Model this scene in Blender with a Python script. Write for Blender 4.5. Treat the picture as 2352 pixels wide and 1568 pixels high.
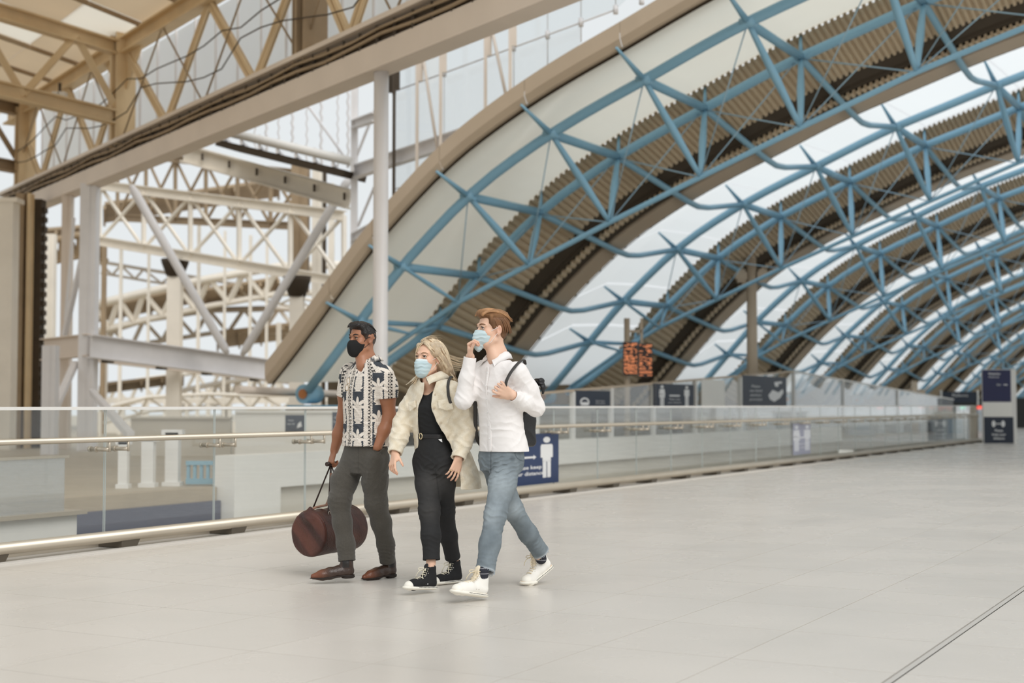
import bpy, bmesh, math, random, time
import numpy as np
from mathutils import Vector, Matrix
T0 = time.time()
random.seed(7); np.random.seed(7)
for o in list(bpy.data.objects): bpy.data.objects.remove(o)
SC = bpy.context.scene
COL = SC.collection
# ---------------------------------------------------------------- camera
CAM_H = 1.18; FPX = 3267.0; PITCH = math.atan(146/FPX)
cd = bpy.data.cameras.new('camera'); cam = bpy.data.objects.new('camera', cd); COL.objects.link(cam)
cam.location = (0, 0, CAM_H); cam.rotation_euler = (math.pi/2+PITCH, 0, 0)
cd.sensor_width = 36.0; cd.lens = 36.0*FPX/2352; cd.clip_end = 600; cd.clip_start = 0.1
cd.dof.use_dof = True; cd.dof.focus_distance = 9.15; cd.dof.aperture_fstop = 1.9
SC.camera = cam
# ---------------------------------------------------------------- sky and light
w = bpy.data.worlds.new('sky'); SC.world = w; w.use_nodes = True
bg = w.node_tree.nodes['Background']; bg.inputs[0].default_value = (0.80, 0.835, 0.85, 1); bg.inputs[1].default_value = 1.0
sd = bpy.data.lights.new('sun', 'SUN'); sun = bpy.data.objects.new('sun', sd); COL.objects.link(sun)
sd.energy = 1.7; sd.angle = math.radians(40); sd.color = (1.0, 0.97, 0.93)
sun.rotation_euler = (math.radians(48), 0, math.radians(30))
SC.view_settings.view_transform = 'Standard'; SC.view_settings.look = 'None'
SC.view_settings.exposure = 0.0; SC.view_settings.gamma = 1.0; SC.view_settings.use_curve_mapping = False
SC.cycles.max_bounces = 8; SC.cycles.diffuse_bounces = 5; SC.cycles.glossy_bounces = 3
SC.cycles.transmission_bounces = 5; SC.cycles.transparent_max_bounces = 24; SC.cycles.use_denoising = True
SC.cycles.caustics_reflective = False; SC.cycles.caustics_refractive = False; SC.cycles.sample_clamp_indirect = 4.0
# ---------------------------------------------------------------- coordinates
SN, CS = math.sin(math.radians(28.61)), math.cos(math.radians(28.61))
def UV(u, v, z=0.0):
    """station coordinates: u runs along the balustrade, v across the void (to the left)"""
    return Vector((SN*u-CS*v, CS*u+SN*v, z))
UDIR = Vector((SN, CS, 0)); VDIR = Vector((-CS, SN, 0)); ZD = Vector((0, 0, 1))
def ray(px, py):
    x = (px-1176)/FPX; y = (784-py)/FPX
    fw = math.cos(PITCH)-y*math.sin(PITCH); up = math.sin(PITCH)+y*math.cos(PITCH)
    return x/fw, up/fw
def P(px, py, D):
    r, z = ray(px, py); return Vector((r*D, D, CAM_H+z*D))
def PZ(px, z, D):
    r, _ = ray(px, 784); return Vector((r*D, D, z))
# ---------------------------------------------------------------- colours and materials
def lin(c):
    c = c/255.0
    return c/12.92 if c <= 0.04045 else ((c+0.055)/1.055)**2.4
def rgb(r, g, b): return (lin(r), lin(g), lin(b), 1.0)
def mat(name, col, rough=0.6, metal=0.0, var=0.0, vscale=3.0, bump=0.0, bscale=40.0, spec=0.5, coat=0.0, rnd=0.0, attr=None, col2=None, stretch=None, trans=0.0, sheen=0.0, detail=3.0, sss=0.0):
    m = bpy.data.materials.new(name); m.use_nodes = True; nt = m.node_tree; N = nt.nodes; L = nt.links
    b = N['Principled BSDF']; b.inputs['Base Color'].default_value = col; b.inputs['Roughness'].default_value = rough
    b.inputs['Metallic'].default_value = metal; b.inputs['Specular IOR Level'].default_value = spec
    b.inputs['Coat Weight'].default_value = coat; b.inputs['Sheen Weight'].default_value = sheen
    if sss:
        b.inputs['Subsurface Weight'].default_value = sss; b.inputs['Subsurface Radius'].default_value = (0.012, 0.005, 0.003); b.inputs['Subsurface Scale'].default_value = 1.0
    m.diffuse_color = col
    tc = N.new('ShaderNodeTexCoord'); src = tc.outputs['Object']
    if stretch:
        mp = N.new('ShaderNodeMapping'); mp.inputs['Scale'].default_value = stretch; L.new(src, mp.inputs[0]); src = mp.outputs[0]
    cur = None
    if attr:
        a = N.new('ShaderNodeAttribute'); a.attribute_name = attr
        mx = N.new('ShaderNodeMix'); mx.data_type = 'RGBA'; L.new(a.outputs['Fac'], mx.inputs[0])
        mx.inputs[6].default_value = col; mx.inputs[7].default_value = col2; cur = mx.outputs[2]
    def vary(fac, amt, cur):
        mr = N.new('ShaderNodeMapRange'); mr.inputs[1].default_value = 0.25; mr.inputs[2].default_value = 0.75
        mr.inputs[3].default_value = 1-amt; mr.inputs[4].default_value = 1+amt; L.new(fac, mr.inputs[0])
        vm = N.new('ShaderNodeVectorMath'); vm.operation = 'SCALE'
        if cur is None: vm.inputs[0].default_value = col[:3]
        else: L.new(cur, vm.inputs[0])
        L.new(mr.outputs[0], vm.inputs[3]); return vm.outputs[0]
    if var:
        n = N.new('ShaderNodeTexNoise'); n.inputs['Scale'].default_value = vscale; n.inputs['Detail'].default_value = detail; L.new(src, n.inputs[0])
        cur = vary(n.outputs[0], var, cur)
    if rnd:
        oi = N.new('ShaderNodeObjectInfo'); cur = vary(oi.outputs['Random'], rnd, cur)
    if cur is not None: L.new(cur, b.inputs['Base Color'])
    if bump:
        n = N.new('ShaderNodeTexNoise'); n.inputs['Scale'].default_value = bscale; n.inputs['Detail'].default_value = detail; L.new(src, n.inputs[0])
        bp = N.new('ShaderNodeBump'); bp.inputs['Strength'].default_value = bump; bp.inputs['Distance'].default_value = 0.01
        L.new(n.outputs[0], bp.inputs['Height']); L.new(bp.outputs[0], b.inputs['Normal'])
    if trans:
        t = N.new('ShaderNodeBsdfTranslucent'); t.inputs[0].default_value = col
        ms = N.new('ShaderNodeMixShader'); ms.inputs[0].default_value = trans
        L.new(b.outputs[0], ms.inputs[1]); L.new(t.outputs[0], ms.inputs[2]); L.new(ms.outputs[0], N['Material Output'].inputs[0])
    return m
def glassmat(name, tint, refl=0.08, haze=0.0, hazecol=(0.8, 0.8, 0.8, 1), rough=0.0, fres=True):
    """thin pane: transparent + mirror reflection + a pale haze (dust, painted-in reflections)"""
    m = bpy.data.materials.new(name); m.use_nodes = True; nt = m.node_tree; N = nt.nodes; L = nt.links
    N.remove(N['Principled BSDF']); out = N['Material Output']
    t = N.new('ShaderNodeBsdfTransparent'); t.inputs[0].default_value = tint
    g = N.new('ShaderNodeBsdfGlossy'); g.inputs['Roughness'].default_value = rough; g.inputs[0].default_value = (1, 1, 1, 1)
    ms = N.new('ShaderNodeMixShader'); L.new(t.outputs[0], ms.inputs[1]); L.new(g.outputs[0], ms.inputs[2])
    lw0 = N.new('ShaderNodeLayerWeight'); lw0.inputs[0].default_value = 0.5; lw = N.new('ShaderNodeMath'); lw.operation = 'POWER'; lw.inputs[1].default_value = 4.5; L.new(lw0.outputs['Facing'], lw.inputs[0])
    ad = N.new('ShaderNodeMath'); ad.operation = 'MULTIPLY_ADD'; ad.inputs[1].default_value = 0.85 if fres else 0.0; ad.inputs[2].default_value = refl
    ad.use_clamp = True; L.new(lw.outputs[0], ad.inputs[0]); L.new(ad.outputs[0], ms.inputs[0])
    last = ms.outputs[0]
    if haze:
        d = N.new('ShaderNodeBsdfDiffuse'); d.inputs[0].default_value = hazecol
        tl = N.new('ShaderNodeBsdfTranslucent'); tl.inputs[0].default_value = hazecol
        a2 = N.new('ShaderNodeMixShader'); a2.inputs[0].default_value = 0.6; L.new(d.outputs[0], a2.inputs[1]); L.new(tl.outputs[0], a2.inputs[2])
        m2 = N.new('ShaderNodeMixShader'); m2.inputs[0].default_value = haze; L.new(last, m2.inputs[1]); L.new(a2.outputs[0], m2.inputs[2]); last = m2.outputs[0]
    L.new(last, out.inputs[0]); m.diffuse_color = tint
    return m
def emis(name, col, s=1.0):
    m = bpy.data.materials.new(name); m.use_nodes = True; b = m.node_tree.nodes['Principled BSDF']
    b.inputs['Base Color'].default_value = col; b.inputs['Emission Color'].default_value = col; b.inputs['Emission Strength'].default_value = s
    return m
# ---------------------------------------------------------------- objects
def link(o, parent=None, label=None, cat=None, group=None, kind=None):
    COL.objects.link(o)
    if parent is not None: o.parent = parent
    if label: o['label'] = label
    if cat: o['category'] = cat
    if group: o['group'] = group
    if kind: o['kind'] = kind
    return o
def thing(name, label, cat, loc=(0, 0, 0), group=None, kind=None):
    o = bpy.data.objects.new(name, None); o.empty_display_size = 0.2; link(o, None, label, cat, group, kind); o.location = loc
    return o
def world_loc(o):
    l = Vector(o.location); p = o.parent
    while p is not None: l += Vector(p.location); p = p.parent
    return l
class MB:
    def __init__(s): s.v = []; s.f = []; s.m = []; s.sm = []
    def add(s, vs, fs, mi=0, smooth=False):
        k = len(s.v); s.v += [Vector(p) for p in vs]; s.f += [[i+k for i in f] for f in fs]; s.m += [mi]*len(fs); s.sm += [smooth]*len(fs); return s
    def frame(s, c, ax, ay, az, mi=0):
        """box from centre and three half-extent vectors"""
        c = Vector(c); ax, ay, az = Vector(ax), Vector(ay), Vector(az)
        vs = [c+ax*i+ay*j+az*k for i in (-1, 1) for j in (-1, 1) for k in (-1, 1)]
        return s.add(vs, [(0, 1, 3, 2), (4, 6, 7, 5), (0, 4, 5, 1), (2, 3, 7, 6), (0, 2, 6, 4), (1, 5, 7, 3)], mi)
    def box(s, lo, hi, mi=0):
        lo, hi = Vector(lo), Vector(hi); c = (lo+hi)/2; h = (hi-lo)/2
        return s.frame(c, (h.x, 0, 0), (0, h.y, 0), (0, 0, h.z), mi)
    def beam(s, p, q, w, h, up=(0, 0, 1), mi=0):
        p, q = Vector(p), Vector(q); d = (q-p); L = d.length; d.normalize(); up = Vector(up)
        sd = d.cross(up)
        if sd.length < 1e-4: sd = d.cross(Vector((1, 0, 0)))
        sd.normalize(); u2 = sd.cross(d).normalized()
        return s.frame((p+q)/2, d*L/2, sd*w/2, u2*h/2, mi)
    def ibeam(s, p, q, w, h, t=0.03, up=(0, 0, 1), mi=0):
        p, q = Vector(p), Vector(q); d = (q-p).normalized(); sd = d.cross(Vector(up)).normalized(); u2 = sd.cross(d).normalized()
        s.beam(p+u2*(h/2-t/2), q+u2*(h/2-t/2), w, t, up, mi); s.beam(p-u2*(h/2-t/2), q-u2*(h/2-t/2), w, t, up, mi)
        return s.beam(p, q, t, h-2*t, up, mi)
    def tube(s, pts, r, n=8, mi=0, caps=True, up=None, flat=1.0, smooth=True):
        pts = [Vector(p) for p in pts]; rs = r if isinstance(r, (list, tuple)) else [r]*len(pts)
        k = len(s.v); prev = None
        for i, p in enumerate(pts):
            a = pts[max(i-1, 0)]; b = pts[min(i+1, len(pts)-1)]; d = (b-a).normalized()
            if prev is None:
                ref = Vector(up) if up is not None else (Vector((0, 0, 1)) if abs(d.z) < 0.95 else Vector((1, 0, 0)))
            else: ref = prev
            x = d.cross(ref).normalized(); y = x.cross(d).normalized(); prev = y
            for j in range(n):
                t = 2*math.pi*(j+0.5)/n; s.v.append(p+x*(math.cos(t)*rs[i])+y*(math.sin(t)*rs[i]*flat))
        for i in range(len(pts)-1):
            for j in range(n):
                a = k+i*n+j; b = k+i*n+(j+1) % n; s.f.append([a, b, b+n, a+n]); s.m.append(mi); s.sm.append(smooth)
        if caps:
            s.f.append([k+j for j in range(n)][::-1]); s.m.append(mi); s.sm.append(False)
            e = k+(len(pts)-1)*n; s.f.append([e+j for j in range(n)]); s.m.append(mi); s.sm.append(False)
        return s
    def prism(s, outline, d, mi=0):
        """outline: list of points (planar); d: extrusion vector"""
        n = len(outline); o = [Vector(p) for p in outline]; d = Vector(d)
        return s.add(o+[p+d for p in o], [list(range(n))[::-1], [n+i for i in range(n)]]+[[i, (i+1) % n, n+(i+1) % n, n+i] for i in range(n)], mi)
    def build(s, name, mats, parent=None, label=None, cat=None, group=None, kind=None, origin=None):
        me = bpy.data.meshes.new(name)
        if parent is not None: off = world_loc(parent); loc = Vector((0, 0, 0))
        else: off = Vector(origin) if origin is not None else Vector((0, 0, 0)); loc = off
        me.from_pydata([tuple(v-off) for v in s.v], [], s.f)
        if not isinstance(mats, (list, tuple)): mats = [mats]
        for m in mats: me.materials.append(m)
        me.polygons.foreach_set('material_index', s.m); me.polygons.foreach_set('use_smooth', s.sm); me.update()
        o = bpy.data.objects.new(name, me); link(o, parent, label, cat, group, kind); o.location = loc
        return o
def copy_tree(o, parent=None):
    c = o.copy(); COL.objects.link(c)
    if parent is not None: c.parent = parent
    for ch in list(o.children): copy_tree(ch, c)
    return c
def relabel(o, label=None, group=None):
    if label: o['label'] = label
    if group: o['group'] = group
    return o
def beam_thing(name, label, cat, p, q, w, h, m, group=None, kind=None, ib=False, up=(0, 0, 1)):
    b = MB(); (b.ibeam(p, q, w, h, min(0.03, w/5), up) if ib else b.beam(p, q, w, h, up))
    return b.build(name, m, None, label, cat, group, kind, origin=p)
FONTC = {}
def text_mesh(s, size, bold=False, align='CENTER', spacing=1.0):
    """flat lettering as vertices/faces in the x-z plane, from Blender's built-in font"""
    cu = bpy.data.curves.new('lettering', 'FONT'); cu.body = s; cu.size = size; cu.align_x = align; cu.align_y = 'CENTER'; cu.resolution_u = 2; cu.space_line = spacing
    if bold: cu.offset = size*0.02
    o = bpy.data.objects.new('lettering', cu); COL.objects.link(o)
    me = bpy.data.meshes.new_from_object(o.evaluated_get(bpy.context.evaluated_depsgraph_get()))
    vs = [v.co.copy() for v in me.vertices]; fs = [list(p.vertices) for p in me.polygons]
    bpy.data.objects.remove(o); bpy.data.curves.remove(cu); bpy.data.meshes.remove(me)
    return vs, fs
class Panel:
    """flat printed panel: local x = right, y = up; built in the plane given by origin o (centre), axes ex, ey, thickness behind"""
    def __init__(s, o, ex, ey): s.o = Vector(o); s.ex = Vector(ex).normalized(); s.ey = Vector(ey).normalized(); s.n = s.ex.cross(s.ey).normalized(); s.sx = 1.0
    def pt(s, x, y, d=0.0): return s.o+s.ex*(x*s.sx)+s.ey*y+s.n*d
    def rect(s, mb, x0, y0, x1, y1, d0, d1, mi=0):
        c = s.pt((x0+x1)/2, (y0+y1)/2, (d0+d1)/2)
        return mb.frame(c, s.ex*((x1-x0)*s.sx/2), s.ey*(y1-y0)/2, s.n*(d1-d0)/2, mi)
    def text(s, mb, txt, x, y, size, d, mi=0, bold=False, align='CENTER', spacing=1.0):
        vs, fs = text_mesh(txt, size, bold, align, spacing); return mb.add([s.pt(x+v.x, y+v.y, d) for v in vs], fs, mi)
    def poly(s, mb, pts, d, t=0.002, mi=0): return mb.prism([s.pt(x, y, d) for x, y in pts], s.n*t, mi)
    def disc(s, mb, x, y, r, d, t=0.002, mi=0, n=20, ry=None):
        return s.poly(mb, [(x+r*math.cos(2*math.pi*i/n), y+(ry or r)*math.sin(2*math.pi*i/n)) for i in range(n)], d, t, mi)
# ================================================================ materials of the setting
def floor_mat(name, joints=False):
    m = mat(name, rgb(205, 195, 181), rough=0.38, spec=0.45)
    nt = m.node_tree; N = nt.nodes; L = nt.links; b = N['Principled BSDF']
    g = N.new('ShaderNodeNewGeometry')
    n1 = N.new('ShaderNodeTexNoise'); n1.inputs['Scale'].default_value = 60; n1.inputs['Detail'].default_value = 3; L.new(g.outputs['Position'], n1.inputs[0])
    n2 = N.new('ShaderNodeTexNoise'); n2.inputs['Scale'].default_value = 0.9; n2.inputs['Detail'].default_value = 4; L.new(g.outputs['Position'], n2.inputs[0])
    oi = N.new('ShaderNodeObjectInfo')
    def mr(src, a, c, lo=0.3, hi=0.7):
        q = N.new('ShaderNodeMapRange'); q.inputs[1].default_value = lo; q.inputs[2].default_value = hi; q.inputs[3].default_value = a; q.inputs[4].default_value = c; L.new(src, q.inputs[0]); return q.outputs[0]
    def mul(a, c):
        q = N.new('ShaderNodeMath'); q.operation = 'MULTIPLY'; L.new(a, q.inputs[0]); L.new(c, q.inputs[1]); return q.outputs[0]
    f = mul(mr(n1.outputs[0], 0.985, 1.015), mr(n2.outputs[0], 0.975, 1.025))
    f = mul(f, mr(oi.outputs['Random'], 0.985, 1.015, 0, 1))
    if joints:
        mp = N.new('ShaderNodeMapping'); mp.vector_type = 'POINT'; mp.inputs['Rotation'].default_value = (0, 0, -math.atan2(CS, SN))
        L.new(g.outputs['Position'], mp.inputs[0])
        br = N.new('ShaderNodeTexBrick'); br.offset = 0.0; br.inputs['Scale'].default_value = 1.0; br.inputs['Mortar Size'].default_value = 0.004
        br.inputs['Brick Width'].default_value = 0.915; br.inputs['Row Height'].default_value = 0.695
        br.inputs[1].default_value = (1, 1, 1, 1); br.inputs[2].default_value = (0.97, 0.97, 0.97, 1); br.inputs[3].default_value = (0.8, 0.8, 0.8, 1)
        ad = N.new('ShaderNodeVectorMath'); ad.operation = 'ADD'; ad.inputs[1].default_value = (-8.2+0.915*20, -2.31+0.695*20, 0); L.new(mp.outputs[0], ad.inputs[0])
        L.new(ad.outputs[0], br.inputs[0]); f = mul(f, mr(br.outputs[0], 0.8, 1.0, 0.8, 1.0))
    vm = N.new('ShaderNodeVectorMath'); vm.operation = 'SCALE'; vm.inputs[0].default_value = rgb(216, 210, 202)[:3]; L.new(f, vm.inputs[3]); L.new(vm.outputs[0], b.inputs['Base Color'])
    rr = mr(n2.outputs[0], 0.24, 0.30); L.new(rr, b.inputs['Roughness'])
    return m
M_FLOOR = floor_mat('stone_slab'); M_FLOORJ = floor_mat('stone_slab_far', True)
M_JOINT = mat('floor_joint', rgb(92, 84, 76), 0.9, spec=0.1)
M_STRIP = mat('expansion_strip', rgb(196, 192, 186), 0.4)
M_STEEL = mat('brushed_steel', rgb(196, 186, 170), 0.36, 0.55, var=0.05)
M_STEELD = mat('dark_steel', rgb(96, 88, 76), 0.5, 0.3)
M_WHITE = mat('white_paint', rgb(226, 224, 220), 0.5, var=0.03)
M_KERB = mat('kerb', rgb(210, 205, 198), 0.6)
M_GLASS = glassmat('clear_glass', (0.95, 0.96, 0.955, 1), 0.035, haze=0.02, hazecol=(0.85, 0.87, 0.87, 1))
M_GEDGE = mat('glass_edge', rgb(198, 205, 202), 0.3)
M_SCREEN = glassmat('screen_glass', (0.92, 0.94, 0.95, 1), 0.14, haze=0.25, hazecol=(0.8, 0.84, 0.88, 1))  # whitish haze stands in for bright roof reflections on the peaked screen
M_NAVY = mat('navy_vinyl', rgb(40, 58, 96), 0.5); M_NAVYD = mat('dark_navy_vinyl', rgb(30, 40, 58), 0.45)
M_SIGNW = mat('sign_white', rgb(232, 232, 232), 0.5)
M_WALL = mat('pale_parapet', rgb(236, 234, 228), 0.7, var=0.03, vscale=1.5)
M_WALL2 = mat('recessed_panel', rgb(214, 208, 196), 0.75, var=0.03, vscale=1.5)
M_TAN = mat('tan_ledge', rgb(176, 163, 144), 0.75, var=0.06)
M_CREAM = mat('cream_ironwork', rgb(216, 192, 154), 0.6, var=0.10, vscale=1.5)
M_CREAM2 = mat('pale_cream_ironwork', rgb(238, 231, 219), 0.6, var=0.08, vscale=1.2)
M_CREAM3 = mat('brown_ironwork', rgb(158, 137, 110), 0.65, var=0.14, vscale=1.5)
M_DARK = mat('dark_ironwork', rgb(74, 62, 48), 0.7, var=0.2, vscale=2)
M_GREY = mat('grey_steelwork', rgb(230, 228, 229), 0.5, var=0.04)
M_GREYB = mat('grey_brown_flange', rgb(224, 211, 198), 0.55, var=0.05, vscale=1.0)
M_POLE = mat('pole_paint', rgb(222, 218, 216), 0.4, var=0.02)
M_BLUE = mat('blue_paint', rgb(132, 176, 200), 0.32, var=0.05, vscale=0.8, spec=0.5)
M_BLUEL = mat('pale_blue_wire', rgb(150, 178, 194), 0.4)
M_DECK = mat('corrugated_deck', rgb(196, 177, 149), 0.55, var=0.05, vscale=0.8)
M_DECKD = mat('dark_gutter', rgb(66, 55, 42), 0.8)
M_BROWN = mat('brown_flashing', rgb(190, 172, 150), 0.5, var=0.05, vscale=0.7)
M_SOFFIT = mat('cream_soffit', rgb(242, 238, 226), 0.6, var=0.05, vscale=0.9, trans=0.6)
M_RGLASS = mat('frosted_roof_glass', rgb(246, 249, 250), 0.4, trans=0.9)
M_SHEET = mat('ribbed_sheet', rgb(246, 247, 247), 0.5, var=0.12, vscale=1.2, trans=0.93)
M_CEIL = mat('stained_roof_sheet', rgb(232, 220, 202), 0.6, var=0.16, vscale=0.5, trans=0.65)
M_CEILB = mat('roof_light_sheet', rgb(240, 236, 228), 0.5, trans=0.85)

# ================================================================ floor
U0, DU, V0, DV = 8.2, 0.915, 2.31, 0.695
floor = thing('floor', 'pale stone slab floor of the station concourse', None, kind='structure')
b = MB()
b.add([UV(1, -9, -0.012), UV(46.5, -9, -0.012), UV(46.5, 8.33, -0.012), UV(1, 8.33, -0.012)], [(0, 1, 2, 3)])
b.add([UV(1, -9, -0.3), UV(46.5, -9, -0.3), UV(46.5, 8.33, -0.3), UV(1, 8.33, -0.3)], [(3, 2, 1, 0)])
b.build('bedding', M_JOINT, floor)
slab_me = {}
def slab_at(u0, v0, du, dv):
    key = (round(du, 3), round(dv, 3))
    if key not in slab_me:
        g = 0.0028; q = MB(); a, c = du-2*g, dv-2*g
        lo = [UV(g, g, -0.011), UV(g+a, g, -0.011), UV(g+a, g+c, -0.011), UV(g, g+c, -0.011)]; hi = [p+ZD*.011 for p in lo]
        q.add(lo+hi, [(0, 1, 5, 4), (1, 2, 6, 5), (2, 3, 7, 6), (3, 0, 4, 7), (4, 5, 6, 7)])
        o = q.build('stone_slab', M_FLOOR, floor); slab_me[key] = o.data
        o.location = UV(u0, v0, 0); return
    o = bpy.data.objects.new('stone_slab', slab_me[key]); link(o, floor); o.location = UV(u0, v0, 0)
vrows = []
v = V0-DV*1-0.05
rows = [(1.545, V0-1.545)]+[(V0+DV*k, DV) for k in range(0, 8)]+[(V0+DV*8, 8.33-V0-DV*8)]+[(1.505-DV*(k+1), DV) for k in range(0, 5)]
UFAR = 17.35
nslab = 0
far_polys = []
for (v0, dv) in rows:
    for k in range(-6, 11):
        u = U0+DU*k
        c = [UV(u+du_, v0+dv_) for du_ in (0, DU) for dv_ in (0, dv)]
        if max(p.y for p in c) < 4.6 or u > U0+DU*10+.1 or u < 2: continue
        if min(abs(p.x)/max(p.y, 0.1) for p in c) > 0.40: far_polys.append((u, v0, DU, dv)); continue
        slab_at(u, v0, DU, dv); nslab += 1
UF = U0+DU*11
ff = MB()
def ffq(u0, v0, u1, v1): ff.add([UV(u0, v0), UV(u1, v0), UV(u1, v1), UV(u0, v1)], [(0, 1, 2, 3)])
ffq(UF, -9, 46.5, 8.33)
for (u, v0, du, dv) in far_polys: ffq(u, v0, u+du, v0+dv)
ffq(1, -9, UF, 1.505-DV*5)
ffq(1, 1.505-DV*5, 2.71, 8.33)
ff.build('far_paving', M_FLOORJ, floor)
b = MB(); b.box((0, 0, 0), (0, 0, 0)); b = MB()
b.add([UV(2.7, 1.510, -0.001), UV(UF, 1.510, -0.001), UV(UF, 1.540, -0.001), UV(2.7, 1.540, -0.001)], [(0, 1, 2, 3)])
b.build('expansion_strip', M_STRIP, floor)
print('slabs', nslab)
def uvbox(mb, u0, u1, v0, v1, z0, z1, mi=0):
    return mb.frame(UV((u0+u1)/2, (v0+v1)/2, (z0+z1)/2), UDIR*(u1-u0)/2, VDIR*(v1-v0)/2, ZD*(z1-z0)/2, mi)
b = MB(); uvbox(b, 1, 46.6, 8.33, 8.42, -0.3, 0.014); uvbox(b, 1, 46.6, 8.42, 8.95, -0.3, -0.004, 1)
b.build('trim_1', [M_KERB, M_FLOORJ], None, 'white kerb along the edge of the stone floor', None, None, 'structure')
# lower level and the floor across the void
b = MB(); b.add([UV(-60, -60, -5.5), UV(220, -60, -5.5), UV(220, 160, -5.5), UV(-60, 160, -5.5)], [(0, 1, 2, 3)])
b.build('floor', mat('lower_level_concrete', rgb(225, 220, 210), 0.7, var=0.06, vscale=0.4), None, 'pale lower level floor under the void', None, None, 'structure')
b = MB(); uvbox(b, -40, 160, 13.5, 120, -0.25, 0.0)
b.build('floor', mat('platform_paving', rgb(176, 165, 146), 0.5, var=0.05, vscale=0.5), None, 'beige upper floor across the void', None, None, 'structure')
b = MB(); uvbox(b, 46.6, 160, -30, 13.5, -0.3, 0.0)
b.build('floor', M_FLOORJ, None, 'far end of the concourse floor by the ticket gates', None, None, 'structure')

# ================================================================ glass balustrade
bal = thing('glass_balustrade', 'long clear glass balustrade with steel handrail running past the walking people', 'balustrade', UV(8.74, 8.8, 0))
JU = [8.94+1.397*k for k in range(-4, 28)]
pm = None
for k, u in enumerate(JU[:-1]):
    if pm is None:
        q = MB(); a = 0.009
        q.frame(UV(u+0.6985, 8.8, 0.6), UDIR*(0.6985-a), VDIR*0.006, ZD*0.54)
        q.m = [1 if i in (0, 1) else 0 for i in range(6)]
        q.m = []
        for f in q.f:
            n = (q.v[f[1]]-q.v[f[0]]).cross(q.v[f[2]]-q.v[f[1]]).normalized(); q.m.append(0 if abs(n.dot(VDIR)) > 0.9 else 1)
        g0 = q.build('glass_panel', [M_GLASS, M_GEDGE], bal); pm = g0.data; gu = u
    else:
        o = bpy.data.objects.new('glass_panel', pm); link(o, bal); o.location = UDIR*(u-gu)
UE = JU[-1]
def part_tube(name, pts, r, m, parent, n=10, **k): return MB().tube(pts, r, n).build(name, m, parent, **k)
q = MB(); uvbox(q, JU[0], UE, 8.775, 8.825, 1.14, 1.165); q.build('top_rail', M_WHITE, bal)
q = MB(); uvbox(q, JU[0], UE, 8.76, 8.84, -0.003, 0.075); uvbox(q, JU[0], UE, 8.74, 8.76, 0.05, 0.085); q.build('base_channel', M_STEEL, bal)
part_tube('handrail', [UV(JU[0], 8.64, 0.895), UV(UE-0.25, 8.64, 0.895), UV(UE-0.1, 8.64, 0.86), UV(UE-0.05, 8.66, 0.78), UV(UE-0.05, 8.66, 0.1)], 0.024, M_STEEL, bal)
part_tube('kick_rail', [UV(JU[0], 8.52, 0.10), UV(UE, 8.52, 0.10)], 0.047, M_STEEL, bal, n=16)
brk = None; ftm = None
for u in JU[1:]:
    for s in (-0.11, 0.11):
        if brk is None:
            q = MB(); q.tube([UV(u+s, 8.865, 0.81), UV(u+s, 8.64, 0.81)], 0.017, 10); q.tube([UV(u+s, 8.868, 0.81), UV(u+s, 8.845, 0.81)], 0.025, 10)
            q.tube([UV(u+s, 8.79, 0.81), UV(u+s, 8.775, 0.81)], 0.026, 10)
            q.tube([UV(u+s, 8.64, 0.79), UV(u+s, 8.64, 0.89)], 0.012, 8); o = q.build('bracket', M_STEEL, bal); brk = o.data; bu = u+s
        else:
            o = bpy.data.objects.new('bracket', brk); link(o, bal); o.location = UDIR*(u+s-bu)
    if ftm is None:
        q = MB(); q.prism([UV(u-0.10, 8.50, 0.0), UV(u+0.08, 8.50, 0.0), UV(u+0.13, 8.50, 0.08), UV(u-0.10, 8.50, 0.08)], VDIR*0.3); o = q.build('foot_bracket', M_STEELD, bal); ftm = o.data; fu = u
    else:
        o = bpy.data.objects.new('foot_bracket', ftm); link(o, bal); o.location = UDIR*(u-fu)
q = MB(); uvbox(q, UE, UE+0.04, 8.7, 8.9, 0, 1.17); q.build('end_post', M_STEEL, bal)

# ---------------- signs on the glass
def person_icon(pn, mb, x, y, h, d, woman=False, mi=1):
    pn.disc(mb, x, y+h*0.44, h*0.075, d, mi=mi, n=16)
    w = h*0.12
    if woman: pn.poly(mb, [(x-w*.9, y+h*.33), (x+w*.9, y+h*.33), (x+w*1.25, y+h*.05), (x+w*.95, y+h*.03), (x+w*.8, y+h*.12), (x+w*1.2, y-h*.08), (x-w*1.2, y-h*.08), (x-w*.8, y+h*.12), (x-w*.95, y+h*.03), (x-w*1.25, y+h*.05)], d, mi=mi)
    else: pn.poly(mb, [(x-w*.95, y+h*.33), (x+w*.95, y+h*.33), (x+w*1.1, y+h*.28), (x+w*1.1, y-h*.0), (x+w*.75, y-h*.0), (x+w*.75, y-h*.1), (x-w*.75, y-h*.1), (x-w*.75, y-h*.0), (x-w*1.1, y-h*.0), (x-w*1.1, y+h*.28)], d, mi=mi)
    for s in (-1, 1):
        xa, xb = (x+s*w*.08, x+s*w*.72)
        pn.poly(mb, [(min(xa, xb), y-h*.5), (max(xa, xb), y-h*.5), (max(xa, xb), y-h*.08), (min(xa, xb), y-h*.08)], d, mi=mi)
def arrow2(pn, mb, x, y, L, h, d, mi=1):
    pn.poly(mb, [(x-L/2, y), (x-L/2+h, y+h), (x-L/2+h, y+h*.4), (x+L/2-h, y+h*.4), (x+L/2-h, y+h), (x+L/2, y), (x+L/2-h, y-h), (x+L/2-h, y-h*.4), (x-L/2+h, y-h*.4), (x-L/2+h, y-h)], d, mi=mi)
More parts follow.
